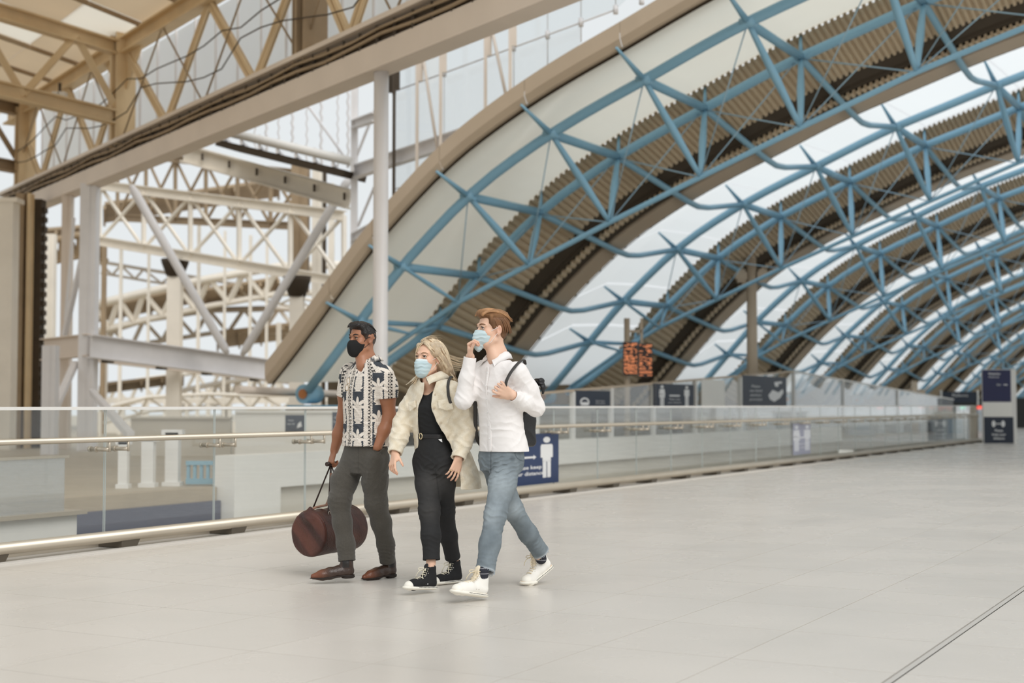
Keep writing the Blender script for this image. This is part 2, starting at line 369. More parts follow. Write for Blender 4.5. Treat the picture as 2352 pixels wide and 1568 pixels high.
def distance_sign(cu, cv, z0, z1, wd, mb_, mf, label, asp, txt=('Please keep', 'your distance')):
    t = thing('distance_sign', label, 'sign', UV(cu, cv, z0))
    pn = Panel(UV(cu, cv, (z0+z1)/2), UDIR, ZD); h = z1-z0; pn.sx = wd/(h*asp); wd = wd/pn.sx
    q = MB(); pn.rect(q, -wd/2, -h/2, wd/2, h/2, -0.004, 0.0); q.build('board', mb_, t)
    q = MB(); person_icon(pn, q, -wd*.30, h*.02, h*.80, 0.001, True, 0); person_icon(pn, q, wd*.30, h*.02, h*.80, 0.001, False, 0); arrow2(pn, q, 0, h*.04, wd*.26, h*.045, 0.001, 0)
    q.build('printed_figures', mf, t)
    q = MB()
    for i, s in enumerate(txt): pn.text(q, s, 0, -h*(.16+.12*i), min(h*.10, wd*.095), 0.002, 0, True)
    q.build('lettering', mf, t); return t
distance_sign(16.52, 8.775, 0.13, 0.80, 1.80, M_NAVY, M_SIGNW, 'navy keep your distance sign low on the glass right behind the man with the rucksack', 1.07)
distance_sign(28.5, 8.775, 0.17, 0.81, 1.2, mat('grey_lilac_vinyl', rgb(160, 162, 180), 0.5), mat('grey_white_print', rgb(218, 220, 226), 0.5), 'small grey lilac distance sign low on the far glass panels', .60)

# ---------------- totem sign at the end of the balustrade
TP = P(2296, 1018, 44.2); TP.z = 0
tt = thing('totem_sign', 'tall navy totem sign standing at the far end of the glass balustrade', 'sign', TP)
tx = Vector((0.985, -0.17, 0)); pn = Panel(TP+Vector((0, 0, 1.15)), tx, ZD)
q = MB(); pn.rect(q, -0.49, -1.15, 0.52, 1.14, -0.16, 0.0); q.build('frame', M_WHITE, tt)
q = MB(); pn.rect(q, -0.49, 0.13, 0.36, 1.12, 0.0, 0.015); q.build('upper_board', mat('totem_navy', rgb(24, 28, 74), 0.4), tt)
q = MB(); pn.rect(q, -0.47, -0.32, 0.38, 0.11, 0.0, 0.01); q.build('map_board', M_WALL, tt)
q = MB(); pn.rect(q, -0.46, -1.15, 0.42, -0.34, 0.0, 0.012); q.build('lower_board', M_NAVYD, tt)
q = MB()
pn.text(q, 'Waterloo', -0.13, 1.0, 0.09, 0.018, 0, True); pn.text(q, 'Welcome', -0.15, 0.9, 0.08, 0.018, 0); pn.text(q, 'Exit', 0.0, 0.66, 0.08, 0.018, 0); arrow2(pn, q, 0.2, 0.66, 0.12, 0.03, 0.018, 0)
for s in (-1, 1): pn.disc(q, -0.03+s*0.14, -0.55, 0.055, 0.014, mi=0, ry=0.10)
arrow2(pn, q, -0.03, -0.55, 0.15, 0.03, 0.014, 0)
for i, s in enumerate(('Please', 'keep your', 'distance')): pn.text(q, s, -0.02, -0.76-0.12*i, 0.10, 0.014, 0, True)
q.build('lettering', M_SIGNW, tt)

# ================================================================ across the void
VW = 13.0
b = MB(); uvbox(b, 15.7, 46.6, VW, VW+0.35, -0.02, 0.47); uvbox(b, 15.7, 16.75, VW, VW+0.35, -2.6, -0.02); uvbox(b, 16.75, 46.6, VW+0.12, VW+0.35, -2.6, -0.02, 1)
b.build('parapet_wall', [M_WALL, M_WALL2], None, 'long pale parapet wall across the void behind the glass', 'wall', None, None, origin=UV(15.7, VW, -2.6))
b = MB(); uvbox(b, 2, 15.68, VW+0.3, VW+0.5, -0.16, 0.03); b.build('ledge', M_TAN, None, 'tan ledge along the open floor edge left of the parapet wall', 'ledge', origin=UV(9, VW+.3, 0))
b = MB(); uvbox(b, 8, 15.68, VW+0.22, VW+0.3, -0.62, -0.16); uvbox(b, 8, 15.68, VW+0.20, VW+0.24, -0.66, -0.62, 1)
b.build('fascia_panel', [mat('slate_blue_panel', rgb(96, 100, 116), 0.4), mat('teal_strip', rgb(70, 120, 140), 0.5)], None, 'dark slate blue fascia panel under the tan ledge', 'panel', origin=UV(8, VW+.25, -.6))
b = MB(); uvbox(b, 0, 10.4, 10.6, 12.6, -2.6, 0.10); uvbox(b, 0, 10.46, 10.52, 12.66, 0.10, 0.14, 1)
b.build('stair_wall', [M_WHITE, M_STEEL], None, 'white stairwell wall low down at the left edge behind the glass', 'wall', origin=UV(4, 11, -2.6))
t = thing('glass_screen', 'low smoky glass screen standing on the white stairwell wall', 'screen', UV(6, 10.6, 0.17))
for k in range(4):
    q = MB(); uvbox(q, 3.9+1.6*k, 5.45+1.6*k, 10.62, 10.635, 0.14, 0.66); q.build('glass_pane', M_SCREEN, t)
q = MB(); uvbox(q, 3.9, 10.3, 10.61, 10.645, 0.66, 0.685); q.build('rail', M_STEEL, t)
# light blue crate bench on the far floor
bp = P(470, 1112, 21); bp.z = 0
t = thing('blue_barrier', 'light blue slatted barrier on the far floor beside the pale parapet', 'barrier', bp)
ex = Vector((1, 0, 0)); 
mat('light_blue_plastic', rgb(140, 176, 192), 0.5)
for z_, h_ in ((.33, .03), (.06, .04)): q = MB(); q.frame(bp+Vector((0, 0, z_)), (0.27, 0, 0), (0, .05, 0), (0, 0, h_)); q.build('rail', bpy.data.materials['light_blue_plastic'], t)
for k in range(6):
    q = MB(); q.frame(bp+Vector((-.24+.096*k, 0, .2)), (0.022, 0, 0), (0, .03, 0), (0, 0, .13)); q.build('slat', bpy.data.materials['light_blue_plastic'], t)
# white column bases on the far floor
def white_col(px, D, w, h, label, m=M_WHITE):
    c = P(px, 1000, D); c.z = 0
    q = MB(); q.frame(c+Vector((0, 0, h/2)), (w/2, 0, 0), (0, w/2, 0), (0, 0, h/2)); q.frame(c+Vector((0, 0, .03)), (w*.7, 0, 0), (0, w*.7, 0), (0, 0, .03)); q.frame(c+Vector((0, 0, h)), (w*.8, 0, 0), (0, w*.5, 0), (0, 0, .04))
    return q.build('post', m, None, label, 'post', 'white posts across the void', origin=c)
white_col(285, 20.3, .13, .66, 'thin white post on the far floor, nearest the glass screen')
white_col(342, 20.6, .17, .70, 'wide white post in the middle of the far floor posts')
white_col(398, 20.9, .19, .78, 'thickest white post, standing next to the light blue barrier')

# ---------------- glazed screen with posters across the void
def v13(px, py, V=VW+0.15):
    r, z = ray(px, py); D = V/(SN-CS*r); return Vector((r*D, D, CAM_H+z*D))
def uof(p): return SN*p.x+CS*p.y
scr = thing('poster_screen', 'tall peaked glass screen carrying navy posters across the void', 'screen', UV(30, VW+.15, 0.47))
xs = [1232, 1315, 1403, 1500, 1596, 1700, 1822, 1935, 2060, 2190]
def topy(x): return 906-(x-1232)*(52/590.0) if x <= 1822 else 854+(x-1822)*(64/368.0)
gl = []
for a, c in zip(xs[:-1], xs[1:]):
    pa, pb = v13(a, topy(a)), v13(c, topy(c)); ua, ub = uof(pa), uof(pb)
    q = MB(); q.prism([UV(ua+.03, VW+.15, .47), UV(ub-.03, VW+.15, .47), UV(ub-.03, VW+.15, pb.z), UV(ua+.03, VW+.15, pa.z)], VDIR*0.02)
    q.build('glass_pane', M_SCREEN if a >= 1822 else M_GLASS, scr)
    q = MB(); q.beam(UV(ua, VW+.15, pa.z+.02), UV(ub, VW+.15, pb.z+.02), .05, .05); q.build('top_rail', M_BROWN if a < 1822 else M_WHITE, scr)
    q = MB(); uvbox(q, ua-.04, ua+.04, VW+.1, VW+.2, .47, pa.z); q.build('post', M_WHITE, scr)
def poster(x0, y0, x1, y1, label, kind, m=M_NAVYD, V=VW+.1):
    a, c = v13(x0, y0, V), v13(x1, y1, V); ua, ub = uof(a), uof(c)
    z1 = (a.z+v13(x1, y0, V).z)/2; z0 = (v13(x0, y1, V).z+c.z)/2
    t = thing('poster', label, 'poster', UV((ua+ub)/2, V, z0), 'posters across the void'); w_, h_ = ub-ua, z1-z0
    pn = Panel(UV((ua+ub)/2, V, (z0+z1)/2), UDIR, ZD); pn.sx = w_/(h_*(x1-x0)/(y1-y0)); w_ = w_/pn.sx
    q = MB(); pn.rect(q, -w_/2, -h_/2, w_/2, h_/2, -.02, 0); q.build('board', m, t)
    if kind == 'blank': return t
    q = MB(); mw = M_SIGNW if m is M_NAVYD else m
    if kind == 'people':
        person_icon(pn, q, -w_*.31, h_*.0, h_*.85, .002, True, 0); person_icon(pn, q, w_*.31, h_*.0, h_*.85, .002, False, 0)
        pn.rect(q, -w_*.13, -h_*.02, w_*.13, h_*.04, .002, .004)
        pn.text(q, 'Please keep', 0, -h_*.14, h_*.10, .003); pn.text(q, 'your distance', 0, -h_*.28, h_*.10, .003)
    elif kind == 'mask':
        for k in range(14):
            a0 = math.pi*(-.15+1.3*k/13.0); a1 = math.pi*(-.15+1.3*(k+1)/13.0); R, r_ = h_*.27, h_*.19; cx, cy = -w_*.25, -h_*.18
            pn.poly(q, [(cx+R*math.cos(a0), cy+R*math.sin(a0)), (cx+R*math.cos(a1), cy+R*math.sin(a1)), (cx+r_*math.cos(a1), cy+r_*math.sin(a1)), (cx+r_*math.cos(a0), cy+r_*math.sin(a0))], .002)
        pn.rect(q, -w_*.36, -h_*.36, -w_*.14, -h_*.18, .002, .004)
        pn.text(q, 'Please wear a', w_*.2, -h_*.10, h_*.10, .003); pn.text(q, 'face covering', w_*.2, -h_*.24, h_*.10, .003)
    else:
        for i, s in enumerate(('Please', 'use hand', 'sanitiser', 'provided')): pn.text(q, s, -w_*.22, h_*(.16-.14*i), h_*.11, .003)
        pn.poly(q, [(w_*.06, -h_*.12), (w_*.16, h_*.06), (w_*.30, -h_*.02), (w_*.40, h_*.10), (w_*.42, -h_*.02), (w_*.34, -h_*.2), (w_*.2, -h_*.33), (w_*.1, -h_*.26)], .002)
        pn.poly(q, [(w_*.22, h_*.18), (w_*.30, h_*.18), (w_*.30, h_*.28), (w_*.38, h_*.28), (w_*.38, h_*.36), (w_*.20, h_*.32)], .002)
    q.build('printed_symbols', M_SIGNW, t); return t
poster(1322, 897, 1402, 936, 'navy face covering poster at the low end of the peaked screen', 'mask')
poster(1502, 882, 1594, 936, 'navy poster with two standing figures on the peaked screen', 'people')
poster(1612, 872, 1665, 936, 'blank pale poster between the two navy posters', 'blank', M_WALL)
poster(1706, 864, 1807, 934, 'navy hand sanitiser poster at the peak of the screen', 'hands')
# three small posters seen on the left between the lattice and the handrail
for (x0, y0, x1, y1, D, lb, kd) in [(553, 963, 594, 996, 30, 'small dark poster on the far back wall, farthest from the man in the floral shirt', 'hands'), (655, 953, 700, 993, 28, 'small navy poster on the far back wall, second from the floral shirt', 'hands'), (763, 946, 802, 990, 26, 'small navy poster just behind the floral shirt', 'mask')]:
    c = P((x0+x1)/2, (y0+y1)/2, D); hw = (x1-x0)/2/FPX*D; hh = (y1-y0)/2/FPX*D
    t = thing('poster', lb, 'poster', c, 'small posters behind the handrail'); pn = Panel(c, (1, 0, 0), ZD)
    q = MB(); pn.rect(q, -hw, -hh, hw, hh, -.02, 0); q.build('board', M_NAVYD, t)
    q = MB(); pn.text(q, 'Please', -hw*.4, hh*.4, hh*.25, .003); pn.text(q, 'keep left', -hw*.4, 0, hh*.25, .003); pn.poly(q, [(hw*.2, -hh*.5), (hw*.3, 0), (hw*.6, hh*.3), (hw*.7, -hh*.3)], .002); q.build('printed_symbols', M_SIGNW, t)
bw = MB(); bw.beam(P(250, 1000, 31)*1, P(250, 1000, 31), .1, .1); bw = MB()
for (x0, x1, D, y0, y1, lb, m) in [(300, 530, 33, 962, 1012, 'pale low office wall far across the void beside the white pipes', M_WALL2), (540, 850, 29.6, 948, 1015, 'pale back wall carrying the small navy posters', M_WALL)]:
    a, c = P(x0, y1, D), P(x1, y0, D); b = MB(); b.box((a.x, D, 0), (c.x, D+.2, c.z)); b.box((a.x, D-.05, c.z), (c.x, D+.25, c.z+.05)); b.build('back_wall', m, None, lb, 'wall', origin=(a.x, D, 0))

# ---------------- ticket gates
M_RED = emis('red_lamp', rgb(235, 90, 75), 1.2); M_GRN = emis('green_lamp', rgb(90, 200, 160), 1.2); M_GATE = mat('gate_white', rgb(214, 220, 226), 0.35, var=0.1, vscale=1.5)
cols_ = ['r', 'r', 'g', 'r', 'r', 'r', 'g', 'r']
for i, px in enumerate([2012, 2055, 2088, 2108, 2132, 2162, 2202, 2240]):
    D = 60+1.0*i; c = P(px, 940, D); c.z = 0
    lb = ['ticket gate with a dim red lamp, first of the row beyond the glass', 'ticket gate with two small red lamps, second of the row', 'ticket gate with a green lamp in the middle of the far row', 'ticket gate with a red cross right after the middle green lamp', 'ticket gate with a red lamp, fifth of the far row', 'ticket gate with a wide red lamp near the end of the row', 'ticket gate with a green lamp close to the totem sign', 'ticket gate with a bright red cross at the end of the balustrade'][i]
    t = thing('ticket_gate', lb, 'gate', c, 'ticket gates beyond the glass')
    q = MB(); q.box(c+Vector((-.14, -.9, 0)), c+Vector((.14, .9, .82))); q.box(c+Vector((-.16, -.95, .82)), c+Vector((.16, .95, .87))); q.box(c+Vector((-.12, -.7, .87)), c+Vector((.12, -.5, 1.0))); q.build('cabinet', M_GATE, t)
    wd = .34 if i == 5 else .15
    q = MB(); q.box(c+Vector((-wd-.05, -.62, .90)), c+Vector((wd+.05, -.55, 1.18))); q.build('lamp_box', M_NAVYD, t)
    q = MB(); q.box(c+Vector((-wd+.03, -.64, .94)), c+Vector((wd-.03, -.615, 1.14))); q.build('lamp', M_RED if cols_[i] == 'r' else M_GRN, t)
b = MB(); a, c = P(2150, 938, 74), P(2480, 916, 74); b.box((a.x, 74, 0), (c.x, 76, 1.55))
b.build('shop_front', mat('dark_shopfront', rgb(34, 36, 34), 0.5, var=0.1), None, 'dark low shop front far beyond the ticket gates', 'building', origin=(a.x, 74, 0))
for (x0, x1, D, y0, y1, lb, m) in [(1700, 1782, 48, 958, 1004, 'white kiosk counter far off, left of the grey lilac sign', M_GATE), (1950, 2010, 56, 962, 1000, 'white kiosk counter far off in front of the ticket gates', M_GATE), (2165, 2225, 49, 958, 1000, 'pale kiosk counter beside the end of the balustrade', M_GATE)]:
    a, c = P(x0, y1, D), P(x1, y0, D); t = thing('kiosk', lb, 'kiosk', ((a.x+c.x)/2, D, 0), 'white kiosks beyond the glass')
    q = MB(); q.box((a.x, D, 0), (c.x, D+.8, .9)); q.build('counter', m, t)
    q = MB(); q.box((a.x-.06, D-.06, .9), (c.x+.06, D+.86, .95)); q.build('counter_top', M_WALL2, t)
    q = MB(); q.box((a.x+.2, D-.02, .2), (c.x-.2, D, .7)); q.build('front_panel', mat('kiosk_panel', rgb(178, 196, 210), .4), t)
c = P(2205, 925, 68)
t = thing('station_sign', 'far navy hanging sign beside the end of the peaked screen', 'sign', (c.x, 68, 0)); q = MB(); q.box((c.x-.95, 68, 1.3), (c.x+.9, 68.1, 1.82)); q.build('board', M_NAVYD, t)
for s in (-.9, .85): q = MB(); q.box((c.x+s-.04, 67.95, 0), (c.x+s+.04, 68.05, 1.9)); q.build('post', M_WHITE, t)
q = MB(); Panel((c.x, 67.99, 1.56), (1, 0, 0), ZD).text(q, 'Platforms', 0, .08, .2, .004); q.build('lettering', M_SIGNW, t)
# ================================================================ the blue arched roof
PTS = [(19.3, 0.75), (18.6, 1.5), (17.67, 2.48), (16.89, 3.36), (16.3, 4.0), (15.45, 4.75), (14.55, 5.5), (13.65, 6.05), (12.7, 6.55), (11.7, 7.0), (10.7, 7.39), (9.65, 7.85), (8.6, 8.26), (7.5, 8.60), (6.2, 9.03), (4.9, 9.4), (3.6, 9.7), (1.2, 10.05), (-1.3, 10.15), (-4, 10.0), (-7, 9.45), (-10, 8.4), (-13, 6.8), (-15.5, 4.7), (-17.5, 1.6)]
_v = [p[0] for p in PTS][::-1]; _z = [p[1] for p in PTS][::-1]
def arch_z(v):
    # smoothed interpolation
    s = 0
    for d in (-0.5, -0.25, 0, 0.25, 0.5): s += np.interp(v+d, _v, _z)
    return float(s/5)
PERIOD = 11.28; NB = 15
UFR = 24.9; USE = 28.0
def AP(u, v, off=0.0): return UV(u, v, arch_z(v)+off)
VS = [18.5-0.5*k for k in range(0, 72)]          # v from 18.5 to -17
NODES = [17.25, 16.2, 14.6, 12.7, 10.7, 8.62, 6.15, 3.7, 1.2, -1.5, -4.3, -7.2, -10.2, -13.0]
BOT = {}
for v in NODES:
    BOT[v] = (v-0.5, arch_z(v)-1.72 if v < 15.5 else (4.4-1.0-0.05 if v > 16 and v < 17 else arch_z(v)-0.75))
BOT[14.6] = (14.05, 4.14); BOT[12.7] = (12.17, 4.93); BOT[10.7] = (10.18, 5.71); BOT[8.62] = (8.13, 6.51); BOT[6.15] = (5.92, 7.34); BOT[3.7] = (3.6, 8.05); BOT[16.2] = (15.79, 3.40); BOT[17.25] = (17.0, 2.75)
for i, v in enumerate(NODES[8:]): BOT[v] = (v, arch_z(v)-1.75)
UB = 26.5
tr = thing('roof_truss', 'blue tubular roof arch nearest the camera, under the brown roof edge', 'roof truss', UV(UFR, 18.6, 1.4), 'blue roof arches')
def tb(name, pts, r, m=M_BLUE, n=8): return MB().tube(pts, r, n).build(name, m, tr)
tb('front_chord', [AP(UFR, v) for v in [18.6]+VS[1:]], 0.104, n=12)
tb('rear_chord', [AP(UFR+1.2, 18.55), AP(UFR+1.9, 18.2), AP(UFR+2.6, 17.6), AP(USE, 17.0)]+[AP(USE, v) for v in VS[3:]], 0.102, n=12)
tb('lower_chord', [AP(UB-0.5, 18.4)]+[UV(UB, *BOT[v]) for v in NODES], 0.058)
def taper(p, q, r): return ([p+(q-p)*t for t in (0, .12, .5, .88, 1)], [r*.55, r*.7, r, r*.7, r*.5])
for i, v in enumerate(NODES):
    A = AP(UFR, v); B_ = AP(USE, v-0.05); C_ = UV(UB, *BOT[v])
    p, r = taper(A, C_, 0.085 if v < 16 else .05); tb('web_strut', p, r)
    p, r = taper(B_, C_, 0.085 if v < 16 else .05); tb('web_strut', p, r)
    tb('cross_tie', [A, B_], 0.092 if v < 17 else .06)
    tp = AP(UFR-1.1, v+0.08, 0.42); tb('outrigger', [A, tp], [0.072, 0.025])
    tb('roof_bracket', [B_, AP(USE+0.15, v, 0.5)], [0.05, 0.03], M_BLUE)
    # bent purlin to the next arch
    d = UDIR*PERIOD
    tb('purlin', [B_+ZD*-.02, UV(USE+4.2, v, arch_z(v)-0.42), UV(USE+4.9, v, arch_z(v)-0.46), UV(USE+5.6, v, arch_z(v)-.40), A+d], 0.074)
    if 0 < i < len(NODES)-1:
        vn = NODES[i+1]; vp = NODES[i-1]
        tb('tie_rod', [C_, AP(UFR, vn)], 0.013, M_BLUEL, 6); tb('tie_rod', [C_, AP(USE, vn)], 0.013, M_BLUEL, 6)
        tb('tie_rod', [C_, AP(USE, vp)], 0.015, M_BLUEL, 6)
    q = MB(); q.tube([A+VDIR*.14+ZD*-.02, A-VDIR*.14+ZD*.02], .11, 10); q.build('node_collar', M_BLUE, tr)
# pinned foot
fp = UV(UFR+0.3, 18.75, 1.42)
q = MB(); q.tube([fp-UDIR*.28, fp+UDIR*.2], 0.21, 14); q.build('pin_housing', M_BLUE, tr)
q = MB(); q.tube([fp-UDIR*.31, fp-UDIR*.27], 0.11, 12); q.build('pin_cap', mat('rust_cap', rgb(186, 120, 70), .6), tr)
q = MB(); uvbox(q, UFR-.1, UFR+1.6, 18.4, 19.1, 1.12, 1.18); q.build('base_plate', M_BLUE, tr)
ORD = ['', 'second', 'third', 'fourth', 'fifth', 'sixth', 'seventh', 'eighth', 'ninth', 'tenth', 'eleventh', 'twelfth', 'thirteenth', 'fourteenth', 'fifteenth']
# pedestals for the feet
def pedestal(u):
    q = MB(); uvbox(q, u-.3, u+2.1, 18.2, 18.86, -5.5, 1.0); uvbox(q, u-.45, u+2.25, 18.1, 18.86, 1.0, 1.12); return q
ped = pedestal(UFR).build('arch_pedestal', M_TAN, None, 'tan pedestal under the pinned foot of the nearest blue arch', 'pedestal', 'pedestals of the blue arches', origin=UV(UFR, 18.7, -5.5))
for k in range(1, NB):
    c = copy_tree(tr); c.location = c.location+UDIR*PERIOD*k
    relabel(c, '%s blue roof arch counted from the brown roof edge' % ORD[k])
    for ch in c.children:
        if k > 7 and ch.name.startswith('tie_rod') and False: pass
    p2 = ped.copy(); COL.objects.link(p2); p2.location = ped.location+UDIR*PERIOD*k; p2['label'] = 'tan pedestal under the foot of the %s blue arch' % ORD[k]

# ---------------- roof skin, one bay between arches = one piece of ceiling with its sheets as pieces
SEG = [18.9, 17.25, 16.2, 14.6, 12.7, 10.7, 8.62, 6.15, 3.7, 1.2, -1.5, -4.3, -7.2, -10.2, -13.0, -16.5]
def vlist(a, c, st=0.4):
    n = max(2, int(round((a-c)/st))+1); return [a+(c-a)*i/(n-1) for i in range(n)]
def strip(mb, us, a, c, gap=0.02, mi=0, thick=None, st=0.4):
    """us: list of (u, offset) profile; swept over v from a to c"""
    vv = vlist(a-gap, c+gap, st); n = len(us); vs = [UV(u, v, arch_z(v)+o) for v in vv for (u, o) in us]
    fs = [(i*n+j, i*n+j+1, (i+1)*n+j+1, (i+1)*n+j) for i in range(len(vv)-1) for j in range(n-1)]
    return mb.add(vs, fs, mi)
def deck_panel(mb, u0, o0, u1, o1, a, c):
    pit = 0.15; dep = 0.062; prof = []
    n = int(round((a-c)/ (pit*0.86)))
    for k in range(n):
        x = a-(a-c)*k/n; w_ = (a-c)/n
        prof += [(x, 0), (x-w_*.42, 0), (x-w_*.5, -dep), (x-w_*.92, -dep)]
    prof.append((c, 0))
    vs = []
    for (v, d) in prof:
        for (u, o) in ((u0, o0), ((u0+u1)/2, (o0+o1)/2), (u1, o1)): vs.append(UV(u, v, arch_z(v)+o+d))
    fs = []
    for i in range(len(prof)-1):
        for j in range(2): fs.append((i*3+j, i*3+j+1, (i+1)*3+j+1, (i+1)*3+j))
    return mb.add(vs, fs)
def bay(front):
    c = thing('ceiling', 'curved roof bay of brown ribbed decking and white glazing', None, UV(UFR, 0, 9), kind='structure')
    for a, e in zip(SEG[:-1], SEG[1:]):
        q = MB()
        if front: strip(q, [(UFR-0.9, .46), (UFR+1.2, .50), (UFR+3.3, .55)], a, e, .0); q.build('soffit_panel', M_SOFFIT, c)
        else: strip(q, [(UFR-2.9, -.06), (UFR-1.1, .42), (UFR+1.2, .55), (UFR+3.3, .60)], a, e, .03); q.build('roof_glass', M_RGLASS, c)
        q = MB(); deck_panel(q, UFR+3.15, .52, UFR+5.45, .02, a, e); q.build('deck_panel', M_DECK, c)
    q = MB(); strip(q, [(UFR+5.3, .10), (UFR+5.4, .04), (UFR+5.9, -.12), (UFR+6.05, -.06), (UFR+6.1, -.15), (UFR+6.86, -.23), (UFR+6.9, .0), (UFR+6.6, .05)], 18.9, -16.5); q.build('gutter', M_DECKD, c)
    q = MB(); deck_panel(q, UFR+6.2, -.17, UFR+6.5, -.20, 18.8, -16.4); q.build('deck_lap', M_DECK, c)
    q = MB(); strip(q, [(UFR+6.9, .1), (UFR+6.9, -.28), (UFR+7.85, -.26), (UFR+7.85, .1)], 18.9, -16.5); q.build('gutter_beam', M_BROWN, c)
    q = MB()
    for k in range(0, 100):
        v = 18.5-.35*k
        q.beam(UV(UFR+7.95, v, arch_z(v)-.24), UV(UFR+7.95, v, arch_z(v)+.05), .05, .05)
    strip(q, [(UFR+7.92, .05), (UFR+7.98, .05)], 18.9, -16.5); strip(q, [(UFR+7.92, -.24), (UFR+7.98, -.24)], 18.9, -16.5)
    q.build('louvre_rack', M_DECKD, c)
    q = MB(); strip(q, [(UFR+8.0, -.22), (UFR+8.38, -.05)], 18.9, -16.5); q.build('upstand', M_RGLASS, c)
    return c
bay0 = bay(True)
bay1 = bay(False); bay1.location = bay1.location+UDIR*PERIOD
for k in range(2, NB): c = copy_tree(bay1); c.location = bay1.location+UDIR*PERIOD*(k-1)
# glazing bars across the roof glass are seen as thin dark lines: rafters of the first bays
# fascia of the roof edge
t = thing('roof_fascia', 'brown curved metal roof edge sweeping up over the station hall', 'roof edge', UV(UFR-1, 18.8, 1.6))
FS = SEG[:]
for a, e in zip(FS[:-1], FS[1:]):
    q = MB(); strip(q, [(UFR-.9, .46), (UFR-.9, .42), (UFR-1.02, .42), (UFR-1.12, .55), (UFR-1.12, .86), (UFR-1.0, .92), (UFR-.6, .90)], a, e, .004, st=.25); q.build('fascia_panel', M_BROWN, t)
q = MB(); strip(q, [(UFR-.90, .45), (UFR-.86, .45)], 18.9, -16.5); strip(q, [(UFR-.88, .45), (UFR-.88, .36)], 18.9, -16.5); q.build('drip_edge', M_DECKD, t)
# outer skin above the first bays keeps the decking opaque from above (metal roof)
q = MB(); q.tube([UV(UFR-1.5, 19.3, 1.5), UV(UFR+4, 19.4, 1.4)], .085, 10); q.build('roof_drain_pipe', M_GREYB, None, 'pale horizontal pipe beside the blue pin joint', 'pipe', origin=UV(UFR-1.5, 19.3, 1.5))
# edge beam under the feet
q = MB(); uvbox(q, UFR-1.2, UFR+165, 18.9, 19.5, .45, .72)
q.build('edge_beam', M_DECKD, None, 'dark edge beam running along the feet of the blue arches', 'beam', origin=UV(UFR, 19, .5))
# retaining wall closing the hall under the arch feet
b = MB(); uvbox(b, UFR+2.5, UFR+165, 19.6, 19.9, 0.0, 2.4); b.build('wall_left', mat('dark_brickwork', rgb(96, 84, 66), .8, var=.2, vscale=1.5), None, 'dark brown wall behind the arch feet', None, None, 'structure')  # plain dark brown brick colour with random mottling

# ---------------- departure boards on their pole
dp = P(1441, 800, 34); dp.z = 0
t = thing('departure_board', 'pair of orange lit departure boards hung on a brown pole', 'departure board', (dp.x, 34, 0))
q = MB(); q.tube([(dp.x, 34.1, 0), (dp.x, 34.1, 1.18+200/FPX*34)], .07, 10); q.build('pole', M_BROWN, t)
q = MB(); q.beam((dp.x+.35, 34.1, 1.18+200/FPX*34), (dp.x+.35, 34.1, 2.6), .06, .06); q.beam((dp.x, 34.1, 2.95), (dp.x+.35, 34.1, 2.95), .06, .06); q.build('hanger', M_BROWN, t)
M_LED = emis('board_lamp_text', rgb(240, 150, 100), 1.0); M_BB = mat('board_black', rgb(58, 40, 34), .5)
for k, (x0, x1, ya, yb) in enumerate([(1431, 1464, 785, 861), (1466, 1498, 789, 866)]):
    a = P(x0, ya, 33.9); e = P(x1, yb, 33.9)
    q = MB(); q.box((a.x, 33.85, e.z), (e.x, 34.02, a.z)); bd = q.build('display', M_BB, t)
    q = MB(); random.seed(40+k)
    for r_ in range(26):
        if r_ in (3, 9): continue
        z = a.z-.03-(a.z-e.z-.05)*r_/26.0; x = a.x+.02
        while x < e.x-.03:
            L_ = random.uniform(.02, .09)
            if random.random() < .62: q.box((x, 33.835, z-.012), (min(x+L_, e.x-.01), 33.85, z+.0))
            x += L_+.012
    q.build('lit_text', M_LED, bd)
# ---------------- loudspeaker / lamp column
def lamp_column(px, ytop, D, w, label):
    c = P(px, ytop, D); t = thing('lighting_column', label, 'column', (c.x, D, 0), 'brown lamp columns'); H_ = c.z; s = 13.0/FPX*D if w is None else w
    q = MB(); q.tube([(c.x, D, 0), (c.x, D, H_)], [s*1.05, s*.85], 12); q.build('shaft', M_BROWN, t)
    for k in (-1, 1):
        q = MB(); q.box((c.x+k*s*1.9-s*.7, D-s*.6, H_-.75), (c.x+k*s*1.9+s*.7, D+s*.6, H_-.35)); q.box((c.x+k*s*1.9-s*1.0, D-s*.8, H_-.66), (c.x+k*s*1.9+s*1.0, D+s*.8, H_-.44)); q.build('floodlight', M_BROWN, t)
    return t
lamp_column(1726, 592, 43, None, 'tall brown column with two floodlight boxes in front of the roof arches')
lamp_column(2100, 875, 60, .15, 'short far brown column with floodlights above the peaked screen')
# ================================================================ oblique girder and the old train shed on the left
def BP(F, z, off=0.0):
    d = Vector((-.68, 1, 0)).normalized(); n = Vector((d.y, -d.x, 0))   # n points away to the right/far side
    return Vector((0.34-.68*(F-20.4), F, z))+n*off
BD = Vector((-.68, 1, 0)).normalized(); BN = Vector((BD.y, -BD.x, 0))
gd = thing('lattice_girder', 'huge cream lattice girder crossing overhead from upper right to left', 'girder', BP(44, 6.9))
q = MB(); q.beam(BP(13, 7.1), BP(44, 7.1), .46, .42); q.build('bottom_flange', M_GREYB, gd)
q = MB(); q.beam(BP(13, 7.42, -.05), BP(44, 7.42, -.05), .24, .24)
for k in range(60):
    F = 13.5+.5*k; q.beam(BP(F, 7.3, -.22), BP(F, 7.6, -.22), .05, .05)
q.build('service_tray', M_DARK, gd)
q = MB()
for j, (o, z, r) in enumerate([(-.24, 7.40, .035), (-.28, 7.50, .025), (-.20, 7.55, .03)]):
    pts = [BP(13+.9*k, z+.03*math.sin(k*1.7+j), o+.02*math.cos(k*2.3)) for k in range(35)]; q.tube(pts, r, 6)
q.build('cable_run', M_CREAM3, gd)
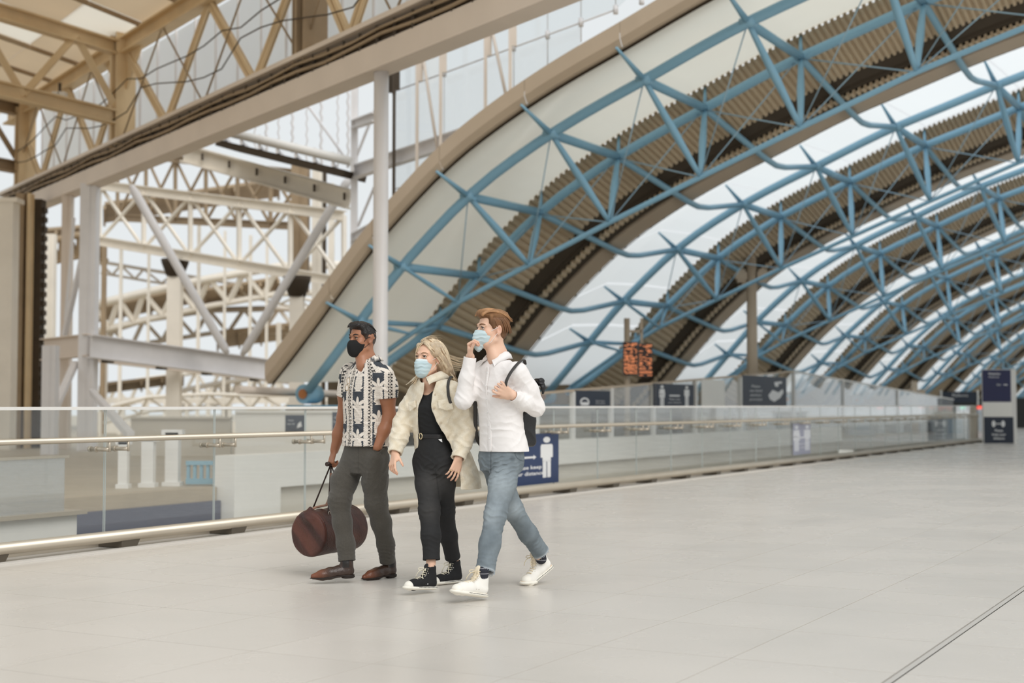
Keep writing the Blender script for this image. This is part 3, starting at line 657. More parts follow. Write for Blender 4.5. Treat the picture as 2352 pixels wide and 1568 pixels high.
q = MB(); q.beam(BP(13, 7.68, -.12), BP(44, 7.68, -.12), .42, .09); q.build('walkway_edge', M_GREYB, gd)
q = MB(); q.ibeam(BP(13, 10.1), BP(44, 10.1), .34, .42, .05); q.build('top_chord', M_CREAM, gd)
Fn = [16.6, 18.4, 20.2, 21.9, 23.7, 25.2, 26.6, 28.6, 30.6, 32.7, 35.0, 37.0, 39.0, 41.0, 43.2]
POSTS = [17.6, 26.5, 35.2, 42.4]
for k in range(len(Fn)-1):
    a, c = Fn[k], Fn[k+1]; top = (k % 2 == 0)
    za, zc = (9.95, 7.7) if top else (7.7, 9.95)
    q = MB(); p1, p2 = BP(a, za, 0), BP(c, zc, 0)
    sl = BD*0.09; q.beam(p1+sl, p2+sl, .10, .05, BN); q.beam(p1-sl, p2-sl, .10, .05, BN); q.beam(p1+BN*.06, p2+BN*.06, .20, .02, BN)
    q.build('diagonal', M_CREAM, gd)
    q = MB(); q.tube([BP(a, 17.65-za, -.1), BP(c, 17.65-zc, -.1)], .022, 6); q.build('tie_rod', M_CREAM3, gd)
for F in POSTS:
    q = MB(); q.ibeam(BP(F, 7.6), BP(F, 11.2), .5, .5, .05, up=BD); q.frame(BP(F, 8.9), BD*.05, BN*.3, ZD*1.2)
    q.prism([BP(F-.1, 9.9), BP(F-1.1, 9.9), BP(F-.1, 8.9)], BN*.05); q.prism([BP(F+.1, 9.9), BP(F+1.1, 9.9), BP(F+.1, 8.9)], BN*.05); q.build('post', M_CREAM if F > 30 else M_CREAM3, gd)
q = MB()
for z0, z1, o in ((8.2, 8.6, -.3), (9.0, 8.7, -.3)):
    pts = [BP(15+.8*k, z0+(z1-z0)*(k % 6)/6.0+.12*math.sin(k*.9), o) for k in range(35)]; q.tube(pts, .016, 5)
q.build('slack_cable', M_DARK, gd)
# ribbed translucent sheets behind the girder
sh = thing('ribbed_cladding', 'wall of translucent ribbed sheets hanging behind the cream girder', 'cladding', BP(40, 7.7, .35))
F = 14.0; random.seed(3)
while F < 41.5:
    L_ = .95; q = MB(); n = 10; vs = []
    for i in range(n*2+1):
        s = F+L_*i/(n*2.0); o = .38+(.035 if i % 2 else 0)
        vs += [BP(s, 7.62, o), BP(s, 10.0, o)]
    q.add(vs, [(2*i, 2*i+2, 2*i+3, 2*i+1) for i in range(n*2)]); q.build('ribbed_sheet', M_SHEET, sh); F += L_+.05
    q = MB(); q.beam(BP(F-.025, 7.6, .36), BP(F-.025, 10.0, .36), .03, .05, BN); q.build('glazing_bar', M_GREY, sh)
# cross truss running back from the girder post
def truss2(name, label, A, B_, C_, D_, n, m, w=.14, group=None, xs=False, w2=None, start=0):
    """A-B bottom chord, C-D top chord"""
    t = thing(name, label, 'truss', A, group)
    A, B_, C_, D_ = map(Vector, (A, B_, C_, D_)); w2 = w2 or w*.7
    q = MB(); q.ibeam(A, B_, w*1.3, w*1.6, w*.2); q.build('bottom_chord', m, t)
    q = MB(); q.ibeam(C_, D_, w*1.3, w*1.6, w*.2); q.build('top_chord', m, t)
    for k in range(n+1):
        f = k/n; p, r = A+(B_-A)*f, C_+(D_-C_)*f
        if xs or k in (0, n): q = MB(); q.beam(p, r, w2, w2, BN); q.build('post', m, t)
        if k < n:
            g = (k+1)/n; p2, r2 = A+(B_-A)*g, C_+(D_-C_)*g
            if xs:
                for a, c in ((p, r2), (r, p2)): q = MB(); q.beam(a, c, w2*.7, w2*.7, BN); q.build('brace', m, t)
            else:
                a, c = (p, r2) if (k+start) % 2 == 0 else (r, p2); q = MB(); q.beam(a, c, w2, w2, BN); q.build('brace', m, t)
    return t
a = BP(35.2, 8.3); c = BP(35.2, 10.05)
truss2('cross_truss', 'cream cross truss joining the girder post at the upper left', a, a-UDIR*9.5, c, c-UDIR*9.5, 6, M_CREAM, .22, 'old shed trusses', start=0)
a = BP(42.6, 8.3); c = BP(42.6, 10.05)
truss2('cross_truss', 'second cream cross truss at the far left end of the girder', a, a-UDIR*9.5, c, c-UDIR*9.5, 6, M_CREAM3, .22, 'old shed trusses', start=0)
# floodlight pair hung on the cross truss
fl = P(137, 230, 34.2); q = MB(); q.frame(fl+Vector((-.085, 0, 0)), (.07, 0, 0), (0, .12, 0), (0, 0, .19)); q.frame(fl+Vector((.085, 0, 0)), (.07, 0, 0), (0, .12, 0), (0, 0, .19)); q.frame(fl+Vector((0, 0, -.22)), (.17, 0, 0), (0, .13, 0), (0, 0, .03), 1); q.frame(fl+Vector((0, 0, .3)), (.03, 0, 0), (0, .03, 0), (0, 0, .12), 1)
q.build('floodlight', [M_WHITE, M_DARK], None, 'white double floodlight box hung on the cream cross truss', 'lamp', origin=fl)
# patchy roof of the old hall
cl = thing('ceiling', 'stained translucent roof sheets over the old hall', None, BP(35, 10.35), kind='structure')
sd_ = -UDIR
for i in range(16):
    F = 14+2.0*i
    for j in range(12):
        a = BP(F, 10.4)+sd_*(j*1.8-1.0); z1 = 10.4+.10*j; z2 = 10.4+.10*(j+1)
        p = [BP(F, z1), BP(F+1.96, z1), BP(F+1.96, z2), BP(F, z2)]
        p = [p[0]+sd_*(j*1.8), p[1]+sd_*(j*1.8), p[2]+sd_*((j+1)*1.8-.04), p[3]+sd_*((j+1)*1.8-.04)]
        if min(x.x for x in p) > 0 or p[0].y < 12: continue
        q = MB(); q.add(p+[x+ZD*.03 for x in p], [(0, 1, 2, 3), (7, 6, 5, 4), (0, 4, 5, 1), (1, 5, 6, 2), (2, 6, 7, 3), (3, 7, 4, 0)]); q.build('roof_sheet', M_CEILB if (i*7+j*3) % 5 == 0 else M_CEIL, cl)
    if F > 20: q = MB(); q.beam(BP(F, 10.33), BP(F, 11.5)+sd_*21.6, .06, .1); q.build('rafter', M_CREAM3, cl)
# column under the girder in the middle of the picture
c0 = BP(24.2, 0)
q = MB(); q.tube([c0+ZD*-5.5, c0+ZD*6.9], .128, 20)
q.build('round_column', M_POLE, None, 'slim pale round column rising to the girder behind the man in the floral shirt', 'column', origin=c0+ZD*-5.5)
# grey box columns under the girder at the left
def boxcol(name, px, D, w, z0, z1, m, label, group=None, ib=False):
    c = PZ(px, 0, D); q = MB()
    if ib: q.ibeam((c.x, D, z0), (c.x, D, z1), w, w, w*.12, up=(0, 1, 0))
    else: q.frame((c.x, D, (z0+z1)/2), (w/2, 0, 0), (0, w/2, 0), (0, 0, (z1-z0)/2)); q.frame((c.x+w*.1, D-w*.52, (z0+z1)/2), (w*.04, 0, 0), (0, w*.04, 0), (0, 0, (z1-z0)/2))
    return q.build(name, m, None, label, 'column', group, origin=(c.x, D, z0))
boxcol('steel_column', 203, 37, .41, -.2, 6.95, M_GREY, 'broad pale grey column under the left end of the girder', 'grey columns')
boxcol('steel_column', 152, 38.6, .26, -.2, 6.95, M_GREYB, 'narrow grey column just left of the broad grey one', 'grey columns')
boxcol('steel_column', 812, 34.5, .16, 2.9, 9.6, M_GREY, 'thin grey upright at the left end of the high glass wall', 'grey columns')
boxcol('steel_column', 117, 34, .32, -.2, 2.6, M_GREY, 'short pale grey stub column beside the dark iron stanchion', 'grey columns')
q = MB(); c = PZ(10, 0, 38); q.frame((c.x, 38, 3.2), (.27, 0, 0), (0, .25, 0), (0, 0, 3.5)); q.frame((c.x, 38, 6.65), (.38, 0, 0), (0, .3, 0), (0, 0, .06)); q.build('iron_pier', M_CREAM2, None, 'cream iron pier at the left edge of the picture', 'column', origin=(c.x, 38, -.3))
for px, w_, m, lb in [(45, .22, M_CREAM3, 'brown iron stanchion next to the cream pier'), (66, .10, M_CREAM, 'slim light stanchion between the brown and the dark one')]:
    c = PZ(px, 0, 39); q = MB(); q.ibeam((c.x, 39, -.3), (c.x, 39, 7.0), w_, .3, .04, up=(0, 1, 0)); q.build('stanchion', m, None, lb, 'column', 'iron stanchions', origin=(c.x, 39, -.3))
c = PZ(88, 0, 39.5); q = MB(); q.frame((c.x, 39.5, 3.3), (.1, 0, 0), (0, .2, 0), (0, 0, 3.6))
for k in range(26): q.frame((c.x+.12, 39.5, .1+.26*k), (.06, 0, 0), (0, .12, 0), (0, 0, .07))
q.build('stanchion', M_DARK, None, 'dark toothed iron stanchion with cable clamps', 'column', 'iron stanchions', origin=(c.x, 39.5, -.3))
for a, c, lb, w_ in [((148, 770, 38), (196, 560, 37.2), 'grey brace rising between the grey columns', .12), ((125, 940, 35), (172, 835, 37), 'grey brace low between the grey columns', .16), ((150, 735, 38), (170, 500, 38), 'slim brace leaning on the narrow grey column', .07), ((212, 900, 36), (300, 1000, 26), 'pale strut running down behind the glass from the broad grey column', .14)]:
    beam_thing('brace', lb, 'brace', P(*a), P(*c), w_, w_, M_GREY, 'grey braces')
# grey bridge and the V of white pipes
beam_thing('bridge_beam', 'grey steel bridge beam running right from the broad column', 'beam', P(208, 795, 36.6), P(684, 858, 42), .34, .60, M_GREY, ib=True)
beam_thing('bridge_beam', 'short grey bridge beam turning left of the broad column', 'beam', P(102, 803, 38), P(210, 792, 36.8), .3, .58, M_GREYB, ib=True)
beam_thing('bridge_beam', 'lower parallel bridge beam in the shade of the grey one', 'beam', P(225, 818, 42), P(684, 872, 47), .3, .34, M_GREYB, ib=True)
for i, px in enumerate([240, 365, 470, 580]):
    q = MB(); a = P(px, 800+ (px-208)*.132, 37+ (px-208)*.0113); q.frame(a+Vector((0, .3, -.1)), (.09, 0, 0), (0, .3, 0), (0, 0, .22)); q.build('bearing_block', M_DECKD, None, ['dark bearing block next to the broad grey column', 'second dark bearing block under the grey bridge', 'third dark bearing block under the grey bridge', 'dark bearing block near the right end of the grey bridge'][i], 'bracket', 'blocks under the grey bridge', origin=a)
for a, c, lb in [((300, 425, 37), (523, 812, 37.9), 'thick white pipe brace leaning down to the right'), ((805, 405, 36), (556, 815, 38), 'white pipe brace leaning down to the left')]:
    q = MB(); p1, p2 = P(*a), P(*c); q.tube([p1, p1+(p2-p1)*.04, p1+(p2-p1)*.96, p2], [.06, .115, .115, .06], 14); q.build('pipe_brace', M_GREY, None, lb, 'brace', 'white pipe braces', origin=p2)
# white beam with the catwalk
t = thing('catwalk', 'pale steel catwalk over a white beam with dark bolts, below the girder', 'catwalk', P(640, 400, 36))
p1, p2 = P(425, 352, 38), P(805, 458, 35)
q = MB(); q.ibeam(p1, p2, .26, .5, .05); q.build('beam', M_CREAM2, t)
for k in range(6):
    c = p1+(p2-p1)*(.12+.17*k); q = MB(); q.frame(c+Vector((0, -.14, .02)), (.03, 0, 0), (0, .02, 0), (0, 0, .09)); q.build('bolt', M_DARK, t)
q = MB(); o1, o2 = P(525, 335, 36), P(815, 405, 34.5); q.beam(o1, o2, 1.1, .16); q.build('deck', M_DECKD, t)
for k in range(8):
    c = o1+(o2-o1)*(k/7.0); q = MB(); q.beam(c+Vector((0, -.6, .02)), c+Vector((0, -.6, .38)), .07, .07); q.beam(c+Vector((0, -.6, .1)), c+Vector((0, .6, .1)), .06, .08); q.build('bracket', M_GREY, t)
q = MB(); q.tube([o1+Vector((0, -.6, .26)), o2+Vector((0, -.6, .26))], .11, 10); q.build('pipe', M_WHITE, t)
# hanging glazing bars above the catwalk
for i, px in enumerate([586, 612, 640, 672, 705, 738, 776, 800]):
    D = 37; a, c = P(px, 385 if px > 700 else 350, D), P(px, 60, D); q = MB(); n = 26
    pts = [a+(c-a)*k/n+Vector((.02*(1 if k % 2 else -1), 0, 0)) for k in range(n+1)]; q.tube(pts, .035 if i % 2 else .022, 5); q.build('hanging_bar', M_GREY, None, '%s wavy glazing bar above the catwalk, counted from the left' % ['first', 'second', 'third', 'fourth', 'fifth', 'sixth', 'seventh', 'last'][i], 'bar', 'glazing bars above the catwalk', origin=a)
for a, c, lb in [((705, 240, 35.5), (800, 372, 34.8), 'long thin stay crossing the glazing bars down to the thin upright'), ((862, 250, 34), (815, 370, 34.5), 'short stay right of the thin grey upright'), ((862, 425, 34), (822, 520, 34.5), 'lower stay between the thin upright and the round column')]:
    beam_thing('stay', lb, 'stay', P(*a), P(*c), .05, .05, M_GREY, 'grey stays')
for a, c, lb in [((815, 285, 34.5), (864, 268, 31), 'pale crosspiece high beside the round column'), ((815, 545, 34.5), (864, 520, 31), 'pale crosspiece low beside the round column'), ((815, 395, 34.5), (1145, 285, 29), 'blurred pale lattice beam crossing behind the round column')]:
    beam_thing('crosspiece', lb, 'beam', P(*a), P(*c), .2, .2 if 'lattice' not in lb else .32, M_GREY, 'pale crosspieces', ib=True)
# ---------------- cable net glass wall
GD = lambda F, z: Vector((-2.79-.68*(F-33), F, z))
def gF(px):
    r, _ = ray(px, 300); return (-2.79+.68*33)/(r+.68)
gw = thing('cable_net_wall', 'tall bright cable net glass wall behind the brown roof edge', 'glass wall', GD(33, 5))
q = MB(); q.tube([GD(gF(905), 8.5), GD(gF(1420), 8.5)], .018, 6); q.tube([GD(gF(905), 10.6), GD(gF(1475), 10.6)], .014, 6); q.tube([GD(gF(905), 6.2), GD(gF(1010), 6.2)], .014, 6); q.build('horizontal_cable', M_GREY, gw)
def zlow(F):
    p = GD(F, 0); return max(5.0, arch_z(-CS*p.x+SN*p.y)+1.15)
for px in (905, 1020, 1180, 1258, 1335, 1415, 1475):
    F = gF(px); q = MB(); q.tube([GD(F, zlow(F)), GD(F, 11.5)], .010, 5); q.build('vertical_cable', M_GREY, gw)
    q = MB(); q.tube([GD(F, 8.42), GD(F, 8.58)], .05, 8); q.build('clamp', M_GREY, gw)
M_WGL = glassmat('wall_glass', (.97, .985, .99, 1), .03, haze=.12, hazecol=(.9, .93, .95, 1))
for a, e in ((905, 1020), (1020, 1180), (1180, 1258), (1258, 1335), (1335, 1415), (1415, 1475)):
    Fa, Fe = gF(a), gF(e)
    for z0, z1 in ((5.0, 6.2), (6.2, 8.5), (8.5, 10.6)):
        za, ze = max(z0, zlow(Fa)), max(z0, zlow(Fe))
        if za > z1-.1 or ze > z1-.1: continue
        q = MB(); q.prism([GD(Fa, za+.01), GD(Fe, ze+.01), GD(Fe, z1-.01), GD(Fa, z1-.01)], Vector((.02, .01, 0))); q.build('glass_pane', M_WGL, gw)
for i, (pa, pb, zb) in enumerate([(958, 1012, 6.2), (1115, 1172, 6.9), (888, 905, 4.4)]):
    t = thing('mast_frame', ['pair of dark hanging masts with a slanting rod, left pair', 'pair of dark hanging masts with a slanting rod, right pair', 'slim mast standing close beside the round column'][i], 'mast', GD(gF(pa)-1.2, zb), 'hanging masts')
    Fa, Fb = gF(pa)-.6, gF(pb)-.6; r1, _ = ray(pa, 300); r2, _ = ray(pb, 300)
    A = Vector((r1*Fa, Fa, 0)); B_ = Vector((r2*Fb, Fb, 0))
    for c in (A, B_): q = MB(); q.beam(c+ZD*zb, c+ZD*9.05, .07, .09, (0, 1, 0)); q.frame(c+ZD*8.7+Vector((.08, 0, 0)), (.05, 0, 0), (0, .03, 0), (0, 0, .3)); q.build('mast', M_GREYB if i < 2 else M_DARK, t)
    if i < 2: q = MB(); q.tube([A+ZD*9.0+Vector((.12, 0, 0)), B_+ZD*(zb+.1)], .035, 6); q.build('slanting_rod', M_GREYB, t)
# ---------------- blurred old ironwork behind, left
truss2('shed_truss', 'cream lattice truss under the white beam behind the pipe braces', P(228, 553, 46), P(790, 648, 41), P(228, 425, 46), P(790, 495, 41), 5, M_CREAM2, .19, 'old shed trusses', xs=True, w2=.12)
truss2('shed_truss', 'upper brown lattice truss seen dimly through the cream one', P(270, 500, 56), P(700, 520, 50), P(270, 350, 56), P(700, 400, 50), 6, M_CREAM3, .17, 'old shed trusses', xs=True)
def arch_truss(label, pts, D, m, w, n=7, dep=.9):
    t = thing('arched_rib', label, 'truss', P(pts[0][0], pts[0][1], D), 'arched ribs of the old shed'); top = []
    xs_ = np.linspace(0, 1, 17)
    px_ = np.interp(xs_, np.linspace(0, 1, len(pts)), [p[0] for p in pts]); py_ = np.interp(xs_, np.linspace(0, 1, len(pts)), [p[1] for p in pts])
    top = [P(float(a), float(c), D) for a, c in zip(px_, py_)]; bot = [p-ZD*dep+Vector((0, .5, 0)) for p in top]
    q = MB(); q.tube(top, w, 8, flat=.8); q.build('top_chord', m, t); q = MB(); q.tube(bot, w*.6, 6); q.build('bottom_chord', m, t)
    for e_ in (top[0], top[-1]): q = MB(); q.beam(e_, (e_.x, e_.y, 0), w, w, (0, 1, 0)); q.build('post', m, t)
    for k in range(0, 16, 2):
        q = MB(); q.beam(top[k], bot[k+1], w*.8, w*.8); q.build('brace', m, t); q = MB(); q.beam(bot[k+1], top[k+2], w*.8, w*.8); q.build('brace', m, t)
    return t
arch_truss('white arched rib curving up from the broad grey column', [(215, 700), (330, 672), (480, 640), (640, 612), (790, 608)], 60, M_CREAM2, .22, dep=1.1)
arch_truss('cream arched rib above the grey bridge', [(190, 780), (330, 735), (480, 712), (640, 708), (800, 715)], 75, M_CREAM2, .2, dep=1.2)
arch_truss('far pale arched rib just below the grey bridge', [(210, 905), (320, 872), (450, 855), (560, 850), (690, 862)], 90, M_CREAM2, .2, dep=1.3)
arch_truss('farthest zigzag rib right of the tall cream column', [(400, 900), (500, 880), (590, 868), (680, 862), (770, 872)], 70, M_CREAM2, .16, dep=1.0)
arch_truss('thin cream rib crossing high behind the V of pipes', [(225, 600), (330, 618), (470, 640), (600, 662), (760, 700)], 66, M_CREAM2, .10, dep=.5)
arch_truss('lowest pale rib above the far office wall', [(230, 940), (340, 912), (480, 905), (600, 908), (780, 900)], 52, M_CREAM2, .09, dep=.5)
arch_truss('brown rib at the far left behind the narrow grey column', [(95, 560), (140, 548), (180, 540), (215, 545), (240, 552)], 58, M_CREAM3, .18, dep=.8)
M_SHEDROOF = mat('brown_shed_roof', rgb(176, 156, 130), 0.7, var=.15, vscale=.6)  # the roof undersides' own brown
for i, (a, c, d, e, lb) in enumerate([((240, 470, 60), (640, 415, 60), (640, 452, 74), (240, 512, 74), 'brown roof underside high behind the cream lattice truss'), ((215, 712, 64), (480, 652, 64), (480, 690, 78), (215, 742, 78), 'brown roof underside above the left part of the grey bridge'), ((470, 668, 62), (640, 640, 62), (640, 672, 76), (470, 700, 76), 'small brown roof underside in the mouth of the pipe V'), ((500, 765, 70), (700, 742, 70), (700, 775, 84), (500, 800, 84), 'brown roof underside low behind the right pipe brace'), ((230, 885, 70), (420, 862, 70), (420, 880, 84), (230, 905, 84), 'pale brown roof underside under the left part of the bridge'), ((100, 530, 60), (215, 520, 60), (215, 545, 70), (100, 556, 70), 'brown roof underside left of the broad grey column')]):
    b = MB(); pp = [P(*a), P(*c), P(*d), P(*e)]; b.prism(pp, (0, 0, .12))
    for k in range(5):
        f = k/4.0; x0, x1 = pp[0]+(pp[1]-pp[0])*f, pp[3]+(pp[2]-pp[3])*f; b.beam(x0-ZD*.1, x1-ZD*.1, .12, .16)
    b.build('shed_roof', M_SHEDROOF, None, lb, 'roof', 'old shed roofs', origin=pp[0])
def captioned_col(px, D, w, ztop, m, label):
    c = PZ(px, 0, D); t = thing('capital_column', label, 'column', (c.x, D, 0), 'columns with dark capitals')
    q = MB(); q.ibeam((c.x, D, 0), (c.x, D, ztop), w, w, w*.15, up=(0, 1, 0)); q.build('shaft', m, t)
    q = MB(); q.tube([(c.x, D-.03, ztop-.55), (c.x, D-.03, ztop-.12), (c.x, D-.03, ztop)], [w*.62, w*1.0, w*1.05], 12); q.build('capital', M_DECKD, t); return t
captioned_col(401, 44.5, .42, 5.75, M_CREAM2, 'cream column with a dark flared capital behind the left pipe brace')
captioned_col(682, 38, .36, 4.62, M_CREAM2, 'cream column with a dark flared capital near the roof edge')
captioned_col(520, 80, .4, 3.6, M_CREAM2, 'far cream column under the grey bridge between the capital columns')
for i, (px, D, w_, z0, z1, m) in enumerate([(688, 43, .5, 4.6, 8.5, M_CREAM3), (728, 43, .3, 0, 8.3, M_CREAM2), (744, 43, .1, 0, 8.3, M_DARK), (115, 50, .3, 0, 7.2, M_CREAM2), (760, 50, .2, 0, 9, M_CREAM2), (276, 57, .12, 0, 7.5, M_CREAM2), (340, 57, .1, 0, 7.5, M_CREAM2), (455, 55, .12, 0, 8.3, M_CREAM2), (515, 58, .1, 0, 8.3, M_CREAM2), (574, 57, .12, 0, 8, M_CREAM2), (612, 57, .1, 0, 8, M_CREAM2), (640, 66, .2, 0, 5, M_CREAM2), (242, 66, .2, 0, 5, M_CREAM2)]):
    lb = ['brown upright behind the white beam, over the right capital', 'pale upright right of the brown one over the right capital', 'dark thin upright beside the pale one', 'short cream upright between the girder and the grey stub', 'tall pale upright close to the thin grey one', 'first thin cream mullion right of the broad grey column', 'second thin cream mullion right of the broad grey column', 'third thin cream mullion, behind the left pipe brace', 'fourth thin cream mullion, in the mouth of the V', 'fifth thin cream mullion, in the mouth of the V', 'sixth thin cream mullion, by the right pipe brace', 'pale upright low under the right pipe brace', 'pale upright low against the broad grey column'][i]
    boxcol('upright', px, D, w_, z0, z1, m, lb, 'cream uprights')
q = MB(); a, c = P(180, 935, 60), P(850, 915, 60); q.box((a.x, 60, 1.25), (c.x, 60.3, 1.5)); q.box((a.x, 60, 0), (c.x, 60.2, .5))
for k in range(14): q.box((a.x+.9*k, 59.9, 0), (a.x+.9*k+.15, 60.1, 1.3))
q.build('platform_barrier', M_CREAM2, None, 'long pale platform barrier far off at eye level', 'barrier', origin=(a.x, 60, 0))
# ================================================================ smooth solid modelling (signed distances -> one continuous surface)
import openvdb as vdb
V3 = lambda *a: np.array(a, dtype=np.float64)
def nrm(v): v = np.array(v, dtype=np.float64); return v/np.linalg.norm(v)
class Sdf:
    def __init__(s, lo, hi, h):
        s.lo = np.array(lo, float); s.h = h; s.n = np.ceil((np.array(hi)-s.lo)/h).astype(int)+1
        s.d = np.full(s.n, 0.5, np.float32); s.ax = [s.lo[i]+np.arange(s.n[i])*h for i in range(3)]
    def _box(s, lo, hi):
        a = np.maximum(np.floor((np.array(lo)-s.lo)/s.h).astype(int), 0); b = np.minimum(np.ceil((np.array(hi)-s.lo)/s.h).astype(int)+1, s.n)
        if np.any(b <= a): return None
        sl = tuple(slice(a[i], b[i]) for i in range(3))
        X = s.ax[0][sl[0]][:, None, None].astype(np.float32); Y = s.ax[1][sl[1]][None, :, None].astype(np.float32); Z = s.ax[2][sl[2]][None, None, :].astype(np.float32)
        return sl, X, Y, Z
    def _put(s, sl, d, k, op):
        A = s.d[sl]
        if op == 'add':
            if k > 0: h = np.maximum(k-np.abs(A-d), 0)/k; s.d[sl] = np.minimum(A, d)-h*h*k*.25
            else: s.d[sl] = np.minimum(A, d)
        else:
            d = -d
            if k > 0: h = np.maximum(k-np.abs(A-d), 0)/k; s.d[sl] = np.maximum(A, d)+h*h*k*.25
            else: s.d[sl] = np.maximum(A, d)
    def cone(s, a, b, r1, r2=None, k=0.02, flat=None, op='add'):
        a = np.array(a, float); b = np.array(b, float); r2 = r1 if r2 is None else r2; m = max(r1, r2)+k+3*s.h
        g = s._box(np.minimum(a, b)-m, np.maximum(a, b)+m)
        if g is None: return s
        sl, X, Y, Z = g; ab = b-a; L = max(float(ab@ab), 1e-9)
        x, y, z = X-a[0], Y-a[1], Z-a[2]
        t = np.clip((x*ab[0]+y*ab[1]+z*ab[2])/L, 0, 1); x = x-t*ab[0]; y = y-t*ab[1]; z = z-t*ab[2]
        if flat is not None:
            ax, f = nrm(flat[0]), flat[1]; q = (x*ax[0]+y*ax[1]+z*ax[2])*(f-1); x = x+q*ax[0]; y = y+q*ax[1]; z = z+q*ax[2]
        d = np.sqrt(x*x+y*y+z*z)-(r1+(r2-r1)*t)
        if flat is not None and flat[1] > 1: d = d/ (1+(flat[1]-1)*.35)
        s._put(sl, d.astype(np.float32), k, op); return s
    def chain(s, pts, rs, k=0.02, flat=None, op='add'):
        for i in range(len(pts)-1): s.cone(pts[i], pts[i+1], rs[i], rs[i+1], k, flat, op)
        return s
    def ell(s, c, r, axes=None, k=0.02, op='add'):
        c = np.array(c, float); axes = (V3(1, 0, 0), V3(0, 1, 0), V3(0, 0, 1)) if axes is None else axes; m = max(r)+k+3*s.h
        g = s._box(c-m, c+m)
        if g is None: return s
        sl, X, Y, Z = g; x, y, z = X-c[0], Y-c[1], Z-c[2]
        u = [(x*a[0]+y*a[1]+z*a[2]) for a in axes]
        k0 = np.sqrt(sum((u[i]/r[i])**2 for i in range(3))); k1 = np.sqrt(sum((u[i]/(r[i]*r[i]))**2 for i in range(3)))+1e-9
        s._put(sl, (k0*(k0-1)/k1).astype(np.float32), k, op); return s
    def boxr(s, c, r, axes=None, rad=0.01, k=0.0, op='add'):
        c = np.array(c, float); axes = (V3(1, 0, 0), V3(0, 1, 0), V3(0, 0, 1)) if axes is None else axes; m = float(np.linalg.norm(r))+k+3*s.h
        g = s._box(c-m, c+m)
        if g is None: return s
        sl, X, Y, Z = g; x, y, z = X-c[0], Y-c[1], Z-c[2]
        q = [np.abs(x*a[0]+y*a[1]+z*a[2])-(r[i]-rad) for i, a in enumerate(axes)]
        d = np.sqrt(sum(np.maximum(v, 0)**2 for v in q))+np.minimum(np.maximum(np.maximum(q[0], q[1]), q[2]), 0)-rad
        s._put(sl, d.astype(np.float32), k, op); return s
    def loft(s, rows, ang, k=0.02, n=2.0, op='add', cap=0.006):
        """stack of ellipses; rows (z, cx, cy, a, b): a along the direction at angle ang, b across it"""
        rows = sorted(rows); z_ = np.array([r[0] for r in rows]); A = np.array(rows)
        lo = (min(A[:, 1])-A[:, 3:5].max()-.05, min(A[:, 2])-A[:, 3:5].max()-.05, z_[0]-k-3*s.h); hi = (max(A[:, 1])+A[:, 3:5].max()+.05, max(A[:, 2])+A[:, 3:5].max()+.05, z_[-1]+k+3*s.h)
        g = s._box(lo, hi)
        if g is None: return s
        sl, X, Y, Z = g; zz = Z[0, 0, :].astype(float)
        def it(c):
            v = sum(w_*np.interp(zz+o, z_, A[:, c]) for o, w_ in ((-.02, .2), (-.01, .2), (0, .2), (.01, .2), (.02, .2))); return v[None, None, :].astype(np.float32)
        cx, cy, a, b = it(1), it(2), it(3), it(4); ca, sa = math.cos(ang), math.sin(ang)
        x = X-cx; y = Y-cy; u = (x*ca+y*sa)/a; v = (-x*sa+y*ca)/b
        if n == 2.0: q = np.sqrt(u*u+v*v)
        else: q = (np.abs(u)**n+np.abs(v)**n)**(1.0/n)
        gr = np.sqrt((u/a)**2+(v/b)**2)/np.maximum(np.sqrt(u*u+v*v), 1e-4)
        d = (q-1)/np.maximum(gr, 1.0/np.maximum(a, b))
        dz = np.maximum(Z-z_[-1], z_[0]-Z)
        d = np.where((d > 0) & (dz > 0), np.sqrt(d*d+dz*dz), np.maximum(d, dz)); s._put(sl, d.astype(np.float32), k, op); return s
    def plane(s, p, nrm_, op='cut', k=0.0):
        """cut away the side the normal points to"""
        n_ = nrm(nrm_); p = np.array(p, float)
        X = s.ax[0][:, None, None].astype(np.float32); Y = s.ax[1][None, :, None].astype(np.float32); Z = s.ax[2][None, None, :].astype(np.float32)
        d = ((X-p[0])*n_[0]+(Y-p[1])*n_[1]+(Z-p[2])*n_[2]).astype(np.float32)
        if k > 0: h = np.maximum(k-np.abs(s.d-d), 0)/k; s.d = np.maximum(s.d, d)+h*h*k*.25
        else: s.d = np.maximum(s.d, d)
        return s
    def wrinkle(s, amp, freq, seed=1, lo=None, hi=None, stretch=(1, 1, 1), sharp=False):
        g = s._box(s.lo if lo is None else lo, (s.lo+s.n*s.h) if hi is None else hi); sl, X, Y, Z = g
        near = np.abs(s.d[sl]) < .03
        if not near.any(): return s
        idx = np.nonzero(near); x = X[idx[0], 0, 0]*stretch[0]; y = Y[0, idx[1], 0]*stretch[1]; z = Z[0, 0, idx[2]]*stretch[2]
        R = np.random.RandomState(seed); v = 0
        for i in range(6):
            d = nrm(R.normal(size=3)); d2 = nrm(R.normal(size=3)); f = freq*(.6+.25*i); ph = R.uniform(0, 6.28)
            w_ = np.sin(f*(d[0]*x+d[1]*y+d[2]*z)+ph+1.6*np.sin(.55*f*(d2[0]*x+d2[1]*y+d2[2]*z)+ph*2))
            if sharp: w_ = 1-2*np.abs(w_)
            v = v+w_/(1+.35*i)
        B = s.d[sl]; B[idx] = B[idx]+(amp*v/2.6).astype(np.float32); s.d[sl] = B; return s
